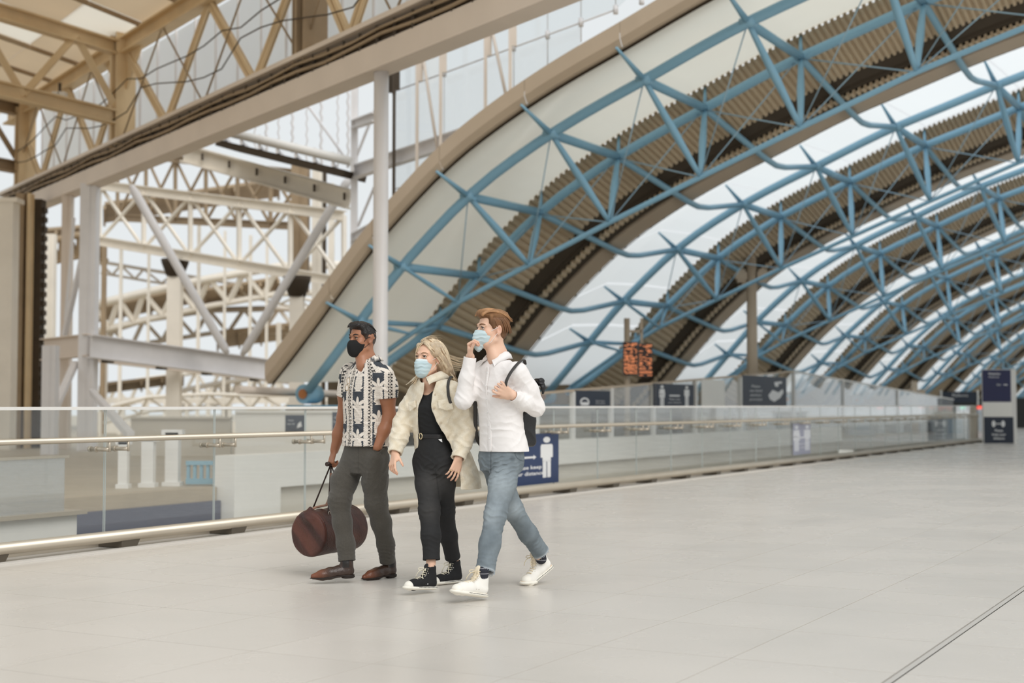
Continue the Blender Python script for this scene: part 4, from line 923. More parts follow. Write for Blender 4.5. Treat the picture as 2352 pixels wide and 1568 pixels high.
    def folds(s, defs):
        """cloth folds: (centre, radius, direction across the folds, wavelength, depth, seed)"""
        for (c, rad, dr, wl, amp, seed) in defs:
            c = np.array(c, float); dr = nrm(dr); rr = np.array(rad if isinstance(rad, (tuple, list)) else (rad,)*3, float)
            g = s._box(c-rr*2, c+rr*2)
            if g is None: continue
            sl, X, Y, Z = g; near = np.abs(s.d[sl]) < .03
            if not near.any(): continue
            idx = np.nonzero(near); x = X[idx[0], 0, 0]-c[0]; y = Y[0, idx[1], 0]-c[1]; z = Z[0, 0, idx[2]]-c[2]
            m = np.exp(-((x/rr[0])**2+(y/rr[1])**2+(z/rr[2])**2)); f = 6.283/wl; R = np.random.RandomState(seed); e = nrm(np.cross(dr, V3(*R.normal(size=3)))); e2 = np.cross(dr, e)
            a = dr[0]*x+dr[1]*y+dr[2]*z; b = e[0]*x+e[1]*y+e[2]*z; b2 = e2[0]*x+e2[1]*y+e2[2]*z
            ph = f*a+1.1*np.sin(.33*f*b+seed)+.7*np.sin(.45*f*b2+seed*2.)
            v = 1-2*np.abs(np.sin(ph*.5))**.8; v = v*(.65+.35*np.sin(.27*f*b2+.4*f*a+seed*3))
            B = s.d[sl]; B[idx] = B[idx]-(amp*v*m).astype(np.float32); s.d[sl] = B
        return s
    def verts(s):
        g = vdb.FloatGrid(background=0.5); np.clip(s.d, -.5, .5, out=s.d)
        g.copyFromArray(s.d); v, t, q = g.convertToPolygons(isovalue=0.0, adaptivity=0.0)
        v = v*s.h+s.lo; return v, t, q
    def merge(s, o, k=0.02):
        h = np.maximum(k-np.abs(s.d-o.d), 0)/k; s.d = np.minimum(s.d, o.d)-h*h*k*.25; return s
    def like(s): r = Sdf.__new__(Sdf); r.lo, r.h, r.n, r.ax = s.lo, s.h, s.n, s.ax; r.d = np.full(s.n, 0.5, np.float32); return r
    def build(s, name, mats, parent, colf=None, label=None, cat=None, smooth=1, clean=False):
        v, t, q = s.verts(); me = bpy.data.meshes.new(name)
        if clean:
            lab = np.arange(len(v)); ff = [q[:, 0], q[:, 1], q[:, 2], q[:, 3]]
            for _ in range(200):
                old = lab.copy(); m = np.minimum(np.minimum(lab[ff[0]], lab[ff[1]]), np.minimum(lab[ff[2]], lab[ff[3]]))
                for f_ in ff: np.minimum.at(lab, f_, m)
                if len(t):
                    m = np.minimum(np.minimum(lab[t[:, 0]], lab[t[:, 1]]), lab[t[:, 2]])
                    for c_ in range(3): np.minimum.at(lab, t[:, c_], m)
                lab = lab[lab]; lab = lab[lab]
                if (lab == old).all(): break
            u_, c_ = np.unique(lab, return_counts=True); keep = u_[c_ > .12*c_.max()]; q = q[np.isin(lab[q[:, 0]], keep)]
            if len(t): t = t[np.isin(lab[t[:, 0]], keep)]
            used = np.zeros(len(v), bool); used[q.ravel()] = True
            if len(t): used[t.ravel()] = True
            re = np.cumsum(used)-1; v = v[used]; q = re[q]; t = re[t] if len(t) else t
        nq, nt_ = len(q), len(t); loops = np.concatenate([q[:, ::-1].ravel(), t[:, ::-1].ravel()]) if nt_ else q[:, ::-1].ravel()
        if smooth:
            # light relaxation removes the voxel stepping
            e = np.concatenate([q[:, [0, 1]], q[:, [1, 2]], q[:, [2, 3]], q[:, [3, 0]]]+([t[:, [0, 1]], t[:, [1, 2]], t[:, [2, 0]]] if nt_ else []))
            for lam in [.5, -.52]*smooth:
                acc = np.zeros_like(v); cnt = np.zeros(len(v))
                for c in range(3): acc[:, c] = np.bincount(e[:, 0], v[e[:, 1], c], len(v))+np.bincount(e[:, 1], v[e[:, 0], c], len(v))
                cnt = np.bincount(e[:, 0], minlength=len(v))+np.bincount(e[:, 1], minlength=len(v)); v = v+lam*(acc/np.maximum(cnt, 1)[:, None]-v)
        me.vertices.add(len(v)); me.vertices.foreach_set('co', v.astype(np.float32).ravel())
        me.loops.add(len(loops)); me.loops.foreach_set('vertex_index', loops.astype(np.int32))
        ls = np.concatenate([np.arange(nq)*4, nq*4+np.arange(nt_)*3]); me.polygons.add(nq+nt_); me.polygons.foreach_set('loop_start', ls.astype(np.int32))
        me.polygons.foreach_set('use_smooth', np.ones(nq+nt_, bool))
        if not isinstance(mats, (list, tuple)): mats = [mats]
        for m in mats: me.materials.append(m)
        me.update(calc_edges=True); me.validate()
        if colf is not None:
            c = colf(v); a = me.attributes.new('col', 'FLOAT_COLOR', 'POINT'); c4 = np.ones((len(v), 4), np.float32); c4[:, :3] = c; a.data.foreach_set('color', c4.ravel())
        o = bpy.data.objects.new(name, me); link(o, parent, label, cat); return o
def vmat(name, rough=0.7, bump=0.0, bscale=300, var=0.0, vscale=20, spec=0.4, sss=0.0, sheen=0.0, stretch=None, detail=3.0):
    """material whose base colour comes from the printed / dyed colour stored on the surface"""
    m = mat(name, (1, 1, 1, 1), rough=rough, bump=bump, bscale=bscale, spec=spec, sss=sss, sheen=sheen, stretch=stretch, detail=detail)
    nt = m.node_tree; N = nt.nodes; L = nt.links; a = N.new('ShaderNodeAttribute'); a.attribute_name = 'col'; out = a.outputs['Color']
    if var:
        tc = N.new('ShaderNodeTexCoord'); n = N.new('ShaderNodeTexNoise'); n.inputs['Scale'].default_value = vscale; n.inputs['Detail'].default_value = 4; L.new(tc.outputs['Object'], n.inputs[0])
        mr = N.new('ShaderNodeMapRange'); mr.inputs[1].default_value = .3; mr.inputs[2].default_value = .7; mr.inputs[3].default_value = 1-var; mr.inputs[4].default_value = 1+var; L.new(n.outputs[0], mr.inputs[0])
        vm = N.new('ShaderNodeVectorMath'); vm.operation = 'SCALE'; L.new(out, vm.inputs[0]); L.new(mr.outputs[0], vm.inputs[3]); out = vm.outputs[0]
    L.new(out, N['Principled BSDF'].inputs['Base Color']); return m
def C3(r, g, b): return np.array(rgb(r, g, b)[:3], np.float32)
def sstep(a, b, x): t = np.clip((x-a)/(b-a), 0, 1); return t*t*(3-2*t)
def mixc(c1, c2, f): return c1*(1-f[:, None])+c2*f[:, None]

# ---------------------------------------------------------------- anatomy
def head_frame(yaw, pitch=0.0, roll=0.0):
    """yaw: degrees turned from the camera towards the picture's left"""
    y = math.radians(yaw); f = V3(-math.sin(y), -math.cos(y), 0); l = V3(math.cos(y), -math.sin(y), 0); u = V3(0, 0, 1)
    p = math.radians(pitch); f, u = f*math.cos(p)+u*math.sin(p), u*math.cos(p)-f*math.sin(p)
    r = math.radians(roll); l, u = l*math.cos(r)+u*math.sin(r), u*math.cos(r)-l*math.sin(r)
    return f, l, u
class Head:
    def __init__(s, c, fr, sc=1.0, female=False): s.c = np.array(c, float); s.f, s.l, s.u = fr; s.sc = sc; s.fem = female
    def p(s, l, f, u): return s.c+(s.l*l+s.f*f+s.u*u)*s.sc
    @property
    def axes(s): return (s.l, s.f, s.u)
    def E(s, S, l, f, u, rl, rf, ru, k=.02, op='add'): S.ell(s.p(l, f, u), (rl*s.sc, rf*s.sc, ru*s.sc), s.axes, k*s.sc, op)
    def K(s, S, a, b, r1, r2, k=.01, op='add'): S.cone(s.p(*a), s.p(*b), r1*s.sc, r2*s.sc, k*s.sc, None, op)
    def build(s, S):
        fm = s.fem; w = .94 if fm else 1.0
        s.E(S, 0, -.012, .038, .076*w, .096, .083, .0)
        s.E(S, 0, -.035, .01, .068*w, .07, .07, .03)
        s.E(S, 0, .030, -.040, .057*w, .060, .072, .03)
        s.E(S, 0, .045, -.085, .036*w if fm else .042, .040, .030, .03)
        s.E(S, 0, .066, -.100, .018 if fm else .023, .016, .016, .02)
        for q in (-1, 1):
            s.E(S, q*.043*w, .050, -.028, .022, .028, .024, .02)
            s.K(S, (q*.012, .088, .026), (q*.044*w, .072, .024), .011 if fm else .0125, .009, .015)
            s.K(S, (q*.052*w, .005, -.070), (q*.030, .050, -.098), .016, .014, .03)
            s.E(S, q*.031, .094, .005, .017, .012, .011, .010, 'sub')
        s.K(S, (0, .082, .012), (0, .108, -.030), .0085, .012, .008)
        s.E(S, 0, .110, -.034, .0115, .012, .010, .006)
        for q in (-1, 1): s.E(S, q*.011, .100, -.037, .0075, .010, .008, .005)
        s.E(S, 0, .088, -.060, .022, .012, .007, .008); s.E(S, 0, .086, -.071, .018, .012, .007, .006)
        s.K(S, (-.02, .097, -.0655), (.02, .097, -.0655), .002, .002, .003, 'sub')
        for q in (-1, 1):
            # upper and lower eyelids around the eyeball
            s.K(S, (q*.019, .083, .009), (q*.031, .087, .014), .0045, .0055, .004); s.K(S, (q*.031, .087, .014), (q*.045, .077, .008), .0055, .004, .004)
            s.K(S, (q*.020, .084, .001), (q*.031, .0865, -.0025), .0034, .0036, .004); s.K(S, (q*.031, .0865, -.0025), (q*.044, .077, .002), .0036, .0034, .004)
            # ears
            e = s.p(q*.078*w, -.012, -.004); fl = s.f*.45+s.l*q*.9
            S.ell(e, (.0085*s.sc, .019*s.sc, .032*s.sc), (nrm(s.l*.85-s.f*q*-.5), nrm(s.f*.85-s.l*q*.5), s.u), .006)
            S.ell(e+(s.l*q*.008+s.f*.002+s.u*.004)*s.sc, (.006*s.sc, .010*s.sc, .018*s.sc), (nrm(s.l*.85+s.f*q*.5), nrm(s.f*.85-s.l*q*.5), s.u), .004, 'sub')
            S.ell(e+(s.f*.004-s.u*.026)*s.sc, (.006*s.sc, .009*s.sc, .010*s.sc), s.axes, .006)
    def eyes(s, parent, iris, brow_col, lash=True, smile=0.0):
        me_w = M_EYE
        for q in (-1, 1):
            c = s.p(q*.031, .0765, .005); r = .0125*s.sc; look = nrm(s.f*1.0)
            b = MB(); n = 14; vs = []; fs = []
            for i in range(n+1):
                th = (0, .30, .62, .72)[i] if i < 4 else .72+(math.pi-.72)*(i-3)/(n-3)
                for j in range(16):
                    ph = 2*math.pi*j/16; dd = look*math.cos(th)+(s.l*math.cos(ph)+s.u*math.sin(ph))*math.sin(th); vs.append(Vector(c+dd*r))
            for i in range(n):
                for j in range(16): fs.append((i*16+j, (i+1)*16+j, (i+1)*16+(j+1) % 16, i*16+(j+1) % 16))
            b.add(vs, fs, 0, True)
            b.m = [2 if (f_ // 16) <= 0 else (1 if (f_ // 16) <= 2 else 0) for f_ in range(len(fs))]
            bb = b.build('eye', [M_EYE, iris, M_LASH], None); reparent(bb, parent)
            a = MB(); pts = [s.p(q*.017, .0865, .008), s.p(q*.025, .092, .0122), s.p(q*.033, .0915, .0128), s.p(q*.041, .086, .0105), s.p(q*.048, .079, .006)]
            a.tube([Vector(p) for p in pts], [.0010, .0022, .0028, .0026, .0014], 6, flat=1.0); o = a.build('eyelashes', M_LASH, None); reparent(o, parent)
            a = MB(); pts = [s.p(q*.013, .0985, .0225), s.p(q*.022, .0985, .0275), s.p(q*.033, .094, .0305), s.p(q*.044, .085, .0295), s.p(q*.053, .074, .0245)]
            k = .75 if s.fem else 1.15
            a.tube([Vector(p) for p in pts], [.0022*k, .0038*k, .0040*k, .0030*k, .0012], 8, up=s.f, flat=.45); o = a.build('eyebrow', brow_col, None); reparent(o, parent)
def reparent(o, parent): o.parent = parent; return o
def hand(S, wrist, d, pn, side, L=.19, curl=(20, 30, 25), spread=1.0, thumb=(35, 25), r=1.0, fcurl=None, k=.004):
    """wrist: point; d: direction wrist->fingers; pn: palm normal (side the fingers curl to); side: +1/-1 which way the thumb lies along cross(d, pn)"""
    d = nrm(d); pn = np.array(pn, float); pn = nrm(pn-d*(pn@d)); t = np.cross(d, pn)*side   # t: towards the thumb
    w = np.array(wrist, float); P_ = lambda a, b, c: w+d*a*L+t*b*L+pn*c*L
    # palm
    for b, r0, r1 in ((.15, .085, .062), (.05, .085, .064), (-.06, .082, .062), (-.16, .075, .056)):
        S.cone(P_(.04, b*.55, 0), P_(.47, b*1.15, 0), r0*L*.95, r1*L*.92, .012, (pn, 1.25))
    S.cone(P_(.1, .14, .05), P_(.3, .19, .05), .08*L, .07*L, .012)
    fl = ((.205, .40, .046), (.065, .45, .048), (-.075, .41, .045), (-.20, .32, .040)); tips = []
    for i, (b, ln, rr) in enumerate(fl):
        cu = fcurl[i] if fcurl is not None else curl
        p = P_(.47, b*.95, 0); dr = nrm(d+t*(b*.55*spread)); seg = (ln*.48, ln*.30, ln*.25); rad = (rr*1.0, rr*.93, rr*.85, rr*.70)
        for j in range(3):
            a = math.radians(cu[j]); dr2 = dr*math.cos(a)+pn*math.sin(a); pn2 = pn*math.cos(a)-dr*math.sin(a)
            # rotate about the knuckle axis, keeping a local palm normal
            if j == 0: D_, N_ = dr2, nrm(pn-dr2*(pn@dr2))
            else:
                D_, N_ = nrm(D_*math.cos(a)+N_*math.sin(a)), nrm(N_*math.cos(a)-D_*math.sin(a))
            q = p+D_*seg[j]*L; S.cone(p, q, rad[j]*L*r, rad[j+1]*L*r, k); p = q
        tips.append(p)
    # thumb leaves the side of the palm near its base
    a0 = math.radians(thumb[0]); p = P_(.12, .17, .05); td = nrm(d*math.cos(a0)+t*math.sin(a0)+pn*.35)
    q = p+td*.22*L; S.cone(p, q, .062*L, .055*L, .010); p = q
    a1 = math.radians(thumb[1]); td = nrm(td*math.cos(a1)+nrm(d+pn*.8)*math.sin(a1)); q = p+td*.17*L; S.cone(p, q, .053*L*r, .048*L*r, .005); p = q
    q = p+td*.12*L; S.cone(p, q, .048*L*r, .038*L*r, .004); tips.append(q)
    return tips
def tubes_obj(name, paths, m, parent, n=6):
    b = MB()
    for pts, r in paths: b.tube([Vector(p) for p in pts], list(r) if isinstance(r, (list, tuple, np.ndarray)) else r, n)
    return reparent(b.build(name, m, None), parent)
def bez(p0, p1, p2, p3, n=8):
    p0, p1, p2, p3 = [np.array(p, float) for p in (p0, p1, p2, p3)]
    return [((1-t)**3)*p0+3*((1-t)**2)*t*p1+3*(1-t)*t*t*p2+t**3*p3 for t in np.linspace(0, 1, n)]
M_EYE = mat('eye_white', rgb(196, 186, 178), .15); M_LASH = mat('lash', rgb(40, 30, 24), .6)
M_IRISB = mat('brown_iris', rgb(45, 28, 18), .1); M_IRISG = mat('blue_grey_iris', rgb(72, 76, 80), .1)

# ---------------------------------------------------------------- shoes
def shoe_frame(heel, toe_dir, pitch, bend=0.0, scale=1.0):
    x = nrm((toe_dir[0], toe_dir[1], 0)); z = V3(0, 0, 1); p = math.radians(pitch); xa = x*math.cos(p)+z*math.sin(p); za = z*math.cos(p)-x*math.sin(p); y = np.cross(za, xa)
    heel = np.array(heel, float)
    def TT(a, b, c):
        a, b, c = a*scale, b*scale, c*scale; bx = .20*scale
        if bend and a < bx:
            q = math.radians(bend); s_ = bx-a; return heel+xa*(bx-s_*math.cos(q)+c*math.sin(q))+za*(s_*math.sin(q)+c*math.cos(q))+y*b
        return heel+xa*a+y*b+za*c
    return heel, xa, y, za, TT
def shoe(name, parent, heel, toe_dir, pitch, kind, bend=0.0, side=1, scale=1.0, label=None, sock=None):
    """heel: ground point under the heel; toe_dir: horizontal direction; pitch: degrees, + lifts the toe; bend: degrees the heel rises about the ball"""
    heel, xa, y, za, TT = shoe_frame(heel, toe_dir, pitch, bend, scale)
    lo = heel-V3(.22, .22, .08); hi = heel+V3(.42, .42, .30)
    pts = [TT(a, 0, c) for a in (0, .30) for c in (0, .2)]; lo = np.min(pts, axis=0)-.08; hi = np.max(pts, axis=0)+.08
    h = .0028; U = Sdf(lo, hi, h); So = Sdf(lo, hi, h)
    yb = .004*side
    if kind == 'sneaker':
        U.chain([TT(.045, 0, .050), TT(.10, 0, .053), TT(.155, yb, .049), TT(.205, yb, .037), TT(.236, yb, .033)], [.036*scale, .037*scale, .038*scale, .037*scale, .031*scale], .02)
        U.chain([TT(.045, 0, .06), TT(.052, 0, .10), TT(.060, 0, .158)], [.037*scale, .036*scale, .041*scale], .02)
        U.cone(TT(.10, 0, .08), TT(.085, 0, .15), .026*scale, .016*scale, .02)
        U.cone(TT(.062, 0, .148), TT(.064, 0, .20), .032*scale, .038*scale, .004, None, 'sub')
        sol = [TT(.035, 0, .018), TT(.09, 0, .018), TT(.15, yb, .018), TT(.205, yb, .018), TT(.250, yb, .018)]; sr = [.041, .041, .043, .047, .041]
    else:
        U.chain([TT(.04, 0, .048), TT(.10, 0, .050), TT(.16, yb, .040), TT(.215, yb, .030), TT(.272, yb*.5, .022)], [.036*scale, .037*scale, .038*scale, .033*scale, .019*scale], .02)
        U.chain([TT(.045, 0, .06), TT(.050, 0, .10), TT(.054, 0, .165)], [.037*scale, .038*scale, .040*scale], .02)
        sol = [TT(.035, 0, .022), TT(.09, 0, .022), TT(.15, yb, .016), TT(.215, yb, .013), TT(.278, yb*.5, .013)]; sr = [.038, .036, .039, .037, .020]
    loc = lambda v: ((v-heel)@xa/scale, (v-heel)@y/scale, (v-heel)@za/scale)
    for i in range(4):
        m_ = (sol[i+1]-sol[i]); up = nrm(np.cross(nrm(m_), -y)); So.cone(sol[i], sol[i+1], sr[i]*scale, sr[i+1]*scale, .004, (up, 2.5 if kind == 'sneaker' else 4.5))
    if kind != 'sneaker': So.cone(TT(.03, 0, .012), TT(.055, 0, .012), .034, .034, .002, (za, 2.6))
    if kind == 'sneaker':
        up_col = {'w': C3(236, 233, 226), 'b': C3(30, 30, 32)}[sock]
        o = U.build(name, vmat('canvas', .85, .25, 500), parent, colf=lambda v: np.tile(up_col, (len(v), 1)), label=label)
        white = C3(233, 229, 218); tan = C3(196, 160, 120); blk = C3(40, 38, 38)
        ctr = np.array(sol)
        def sc(v):
            c = np.tile(white, (len(v), 1)).astype(np.float32)
            # height above the sole line
            D = np.full(len(v), 9.); hgt = np.zeros(len(v)); aa = np.zeros(len(v))
            for i in range(4):
                a_, b_ = ctr[i], ctr[i+1]; t = np.clip(((v-a_)@(b_-a_))/((b_-a_)@(b_-a_)), 0, 1); w_ = v-a_-t[:, None]*(b_-a_); up = nrm(np.cross(nrm(b_-a_), -y)); dd = np.linalg.norm(w_-(w_@up)[:, None]*up, axis=1); k = dd < D
                D = np.minimum(D, dd); hgt = np.where(k, w_@up, hgt); aa = np.where(k, i+t, aa)
            c[hgt < -.0105] = tan; c[hgt < -.0135] = blk; c[(np.abs(hgt+.004) < .0016) & (aa < 2.6)] = blk; return c
        So.build('sole', vmat('rubber', .5), o, colf=sc)
        Tc = Sdf(lo, hi, h); Tc.ell(TT(.240, yb, .030), (.0385*scale, .0385*scale, .0355*scale), (xa, y, za), 0); Tc.plane(TT(.222, 0, .03), -xa); Tc.build('toe_cap', vmat('rubber_cap', .5), o, colf=lambda v: np.tile(C3(236, 232, 222), (len(v), 1)))
        lc = M_LACE if sock == 'b' else M_LACEW; paths = []
        for i in range(7):
            a_, c_ = (.186, .168, .150, .134, .124, .117, .112)[i], (.083, .088, .093, .103, .117, .132, .147)[i]; r_ = .024
            pa, pb = TT(a_-.010*(i > 2), -r_, c_-.011*(i < 3)), TT(a_-.006-.010*(i > 2), r_, c_+.006-.009*(i < 3)); mid = (pa+pb)/2+nrm(za+xa)*.008
            paths.append(([pa, (pa+mid)/2+nrm(za+xa)*.003, mid, (pb+mid)/2+nrm(za+xa)*.003, pb], .0038*scale))
        t0 = TT(.098, 0, .150)+nrm(xa+za)*.004
        for q in (-1, 1):
            paths.append((bez(t0, t0+xa*.03+y*q*.045+za*.02, t0+xa*.045+y*q*.05-za*.02, t0+xa*.012+y*q*.015-za*.01, 8), .0026))
            paths.append((bez(t0, t0+xa*.03+y*q*.02, t0+xa*.05+y*q*.03-za*.03, t0+xa*.045+y*q*.04-za*.06, 8), .0024))
        tubes_obj('laces', paths, lc, o, 6)
        e = MB()
        for i in range(6):
            for q in (-1, 1):
                a_, c_ = (.172-.0135*i, .070+.012*i); cpt = TT(a_-.006, q*.0285, c_-.006); e.frame(Vector(cpt), Vector(xa*.0018), Vector(y*.002), Vector(za*.0018))
        for a_ in (.105, .125): cpt = TT(a_, side*.040, .048); e.frame(Vector(cpt), Vector(xa*.003), Vector(y*.0025), Vector(za*.003))
        reparent(e.build('eyelets', M_STEEL if sock == 'w' else M_SIGNW, None), o)
        tg = Sdf(lo, hi, h); tg.chain([TT(.125, 0, .105), TT(.105, 0, .135), TT(.102, 0, .172)], [.016, .019, .020], .006, (nrm(xa*.8+za*.4), 3.2)); tg.build('tongue', vmat('tongue_cloth', .85), o, colf=lambda v: np.tile(C3(228, 214, 190) if sock == 'w' else C3(36, 36, 38), (len(v), 1)))
        return o
    U.wrinkle(.0012, 90, 5)
    dark, br = C3(58, 42, 34), C3(118, 68, 44)
    def bc(v):
        a = ((v-heel)@xa)/scale; hgt = ((v-heel)@za)/scale; f = sstep(.15, .27, a)*sstep(.0, .03, hgt); c = mixc(dark, br, f)
        el = (np.abs(a-.06) < .022) & (hgt > .075); c[el] = C3(34, 30, 28); return c
    o = U.build(name, vmat('boot_leather', .32, .2, 120, .12, 15, spec=.5), parent, colf=bc, label=label); So.build('sole', vmat('boot_sole', .6), o, colf=lambda v: np.tile(C3(38, 30, 26), (len(v), 1)))
    return o
M_LACE = mat('cream_lace', rgb(226, 218, 196), .8); M_LACEW = mat('ivory_lace', rgb(222, 208, 180), .8)

def collar(name, parent, m, c, a, b, tilt, h_stand, h_fall, spread, open_ang, tips, col, axF=None, axL=None, thick=.003, tipw=.03):
    """folded shirt collar: stand + fall around an elliptical neck; tips: lowering and outward reach of the two front points"""
    F = BF if axF is None else axF; L = BL if axL is None else axL; n = 40; top = []; out = []; inn = []
    for i in range(n+1):
        t = i/n; ang = math.radians(90+open_ang+(360-2*open_ang)*t); e = L*math.cos(ang)*a+F*math.sin(ang)*b; fr = max(0, math.sin(ang)); u = nrm(e)
        zt = c[2]+tilt*-fr; k = (abs(t-.5)*2)**5; base = V3(c[0], c[1], zt)+e
        inn.append(base); top.append(base+u*.004+V3(0, 0, h_stand*(1-.35*k)))
        d_ = math.degrees(ang)-270; a2 = math.radians(270+d_*(1-tips[3]*k)); b2 = V3(c[0], c[1], c[2]+tilt*-max(0, math.sin(a2)))+L*math.cos(a2)*a+F*math.sin(a2)*b
        out.append(b2+nrm(b2-V3(c[0], c[1], b2[2]))*(spread+tips[1]*k)+V3(0, 0, -h_fall-tips[0]*k)+F*(tips[2]*k))
    b_ = MB(); rows = []
    for i in range(n+1):
        u = nrm(inn[i]-V3(c[0], c[1], inn[i][2])); mid = top[i]*.5+out[i]*.5+u*.006+V3(0, 0, .004)
        rows.append([inn[i], top[i], top[i]+u*.004-V3(0, 0, .0005), mid, out[i], out[i]-u*thick, mid-u*thick, top[i]-u*.0+V3(0, 0, -.004)+u*.001, inn[i]+u*.002])
    m_ = len(rows[0]); vs = [p for r in rows for p in r]; fs = [(i*m_+j, (i+1)*m_+j, (i+1)*m_+(j+1) % m_, i*m_+(j+1) % m_) for i in range(n) for j in range(m_)]
    fs.append(list(range(m_))[::-1]); fs.append([n*m_+j for j in range(m_)])
    b_.add([Vector(v) for v in vs], fs, 0, True); o = b_.build(name, m, None); reparent(o, parent)
    at = o.data.attributes.new('col', 'FLOAT_COLOR', 'POINT'); vv = np.array(vs); cc = np.ones((len(vs), 4), np.float32); cc[:, :3] = col(vv); at.data.foreach_set('color', cc.ravel())
    return o
def cutcyl(S, p, d, L=.22, w=.11):
    """remove everything beyond point p along d (local box)"""
    d = nrm(d); r = V3(0, 0, 1) if abs(d[2]) < .9 else V3(1, 0, 0); e = nrm(np.cross(d, r)); S.boxr(p+d*L/2, (L/2, w, w), (d, e, np.cross(d, e)), 0, 0, 'sub')
# ================================================================ the three walking people
BF = V3(-.7071, -.7071, 0); BL = V3(.7071, -.7071, 0); ANG = math.radians(-45)
def person(label, px, D):
    g = P(px, 900, D); o = thing('person', label, 'person', (g.x, D, 0)); O = V3(g.x, D, 0)
    def q(x, y, d=0.0): p = P(x, y, D+d); return V3(p.x, p.y, p.z)-O
    return o, O, q
def tloft(q, rows):
    """rows (y px, x px, half width, half depth, depth offset) -> loft rows"""
    return [(q(x, y)[2], q(x, y)[0], d, a, b) for (y, x, a, b, d) in rows]
def flat(c): return lambda v: np.tile(c, (len(v), 1))
def strands(hd, defs, r0, n, jit, seed, m, parent, name='hair_locks', end=1.0):
    R = np.random.RandomState(seed); paths = []
    for i in range(n):
        t = R.uniform(0, len(defs)-1.001); k = int(t); f = t-k; A = np.array(defs[k]); B_ = np.array(defs[k+1]); c = A*(1-f)+B_*f
        c = c+R.normal(size=3)*jit*.4; pts = bez(c[0], c[1]+R.normal(size=3)*jit*.5, c[2]+R.normal(size=3)*jit, c[3]+R.normal(size=3)*jit*1.6*end, 10)
        pts = [hd.p(*p) for p in pts]; rr = [r0*hd.sc*(.5, .8, 1, 1, 1, .95, .85, .7, .5, .2)[j] for j in range(10)]; paths.append((pts, rr))
    return tubes_obj(name, paths, m, parent, 5)
def skin(base, red, hd, z0=.9, extra=()):
    def f(v):
        c = np.tile(base, (len(v), 1)).astype(np.float32)
        for p, r, a in ((hd.p(.05, .075, -.03), .03, .35), (hd.p(-.05, .075, -.03), .03, .35), (hd.p(0, .115, -.03), .018, .4), (hd.p(.08, -.01, .0), .035, .45), (hd.p(-.08, -.01, .0), .035, .45)):
            c = mixc(c, red, np.exp(-(np.linalg.norm(v-p, axis=1)/(r*hd.sc))**2)*a)
        for p, r, a in extra: c = mixc(c, red, np.exp(-(np.linalg.norm(v-p, axis=1)/r)**2)*a)
        return c
    return f
def fingers_red(tips): return [(t, .02, .4) for t in tips]

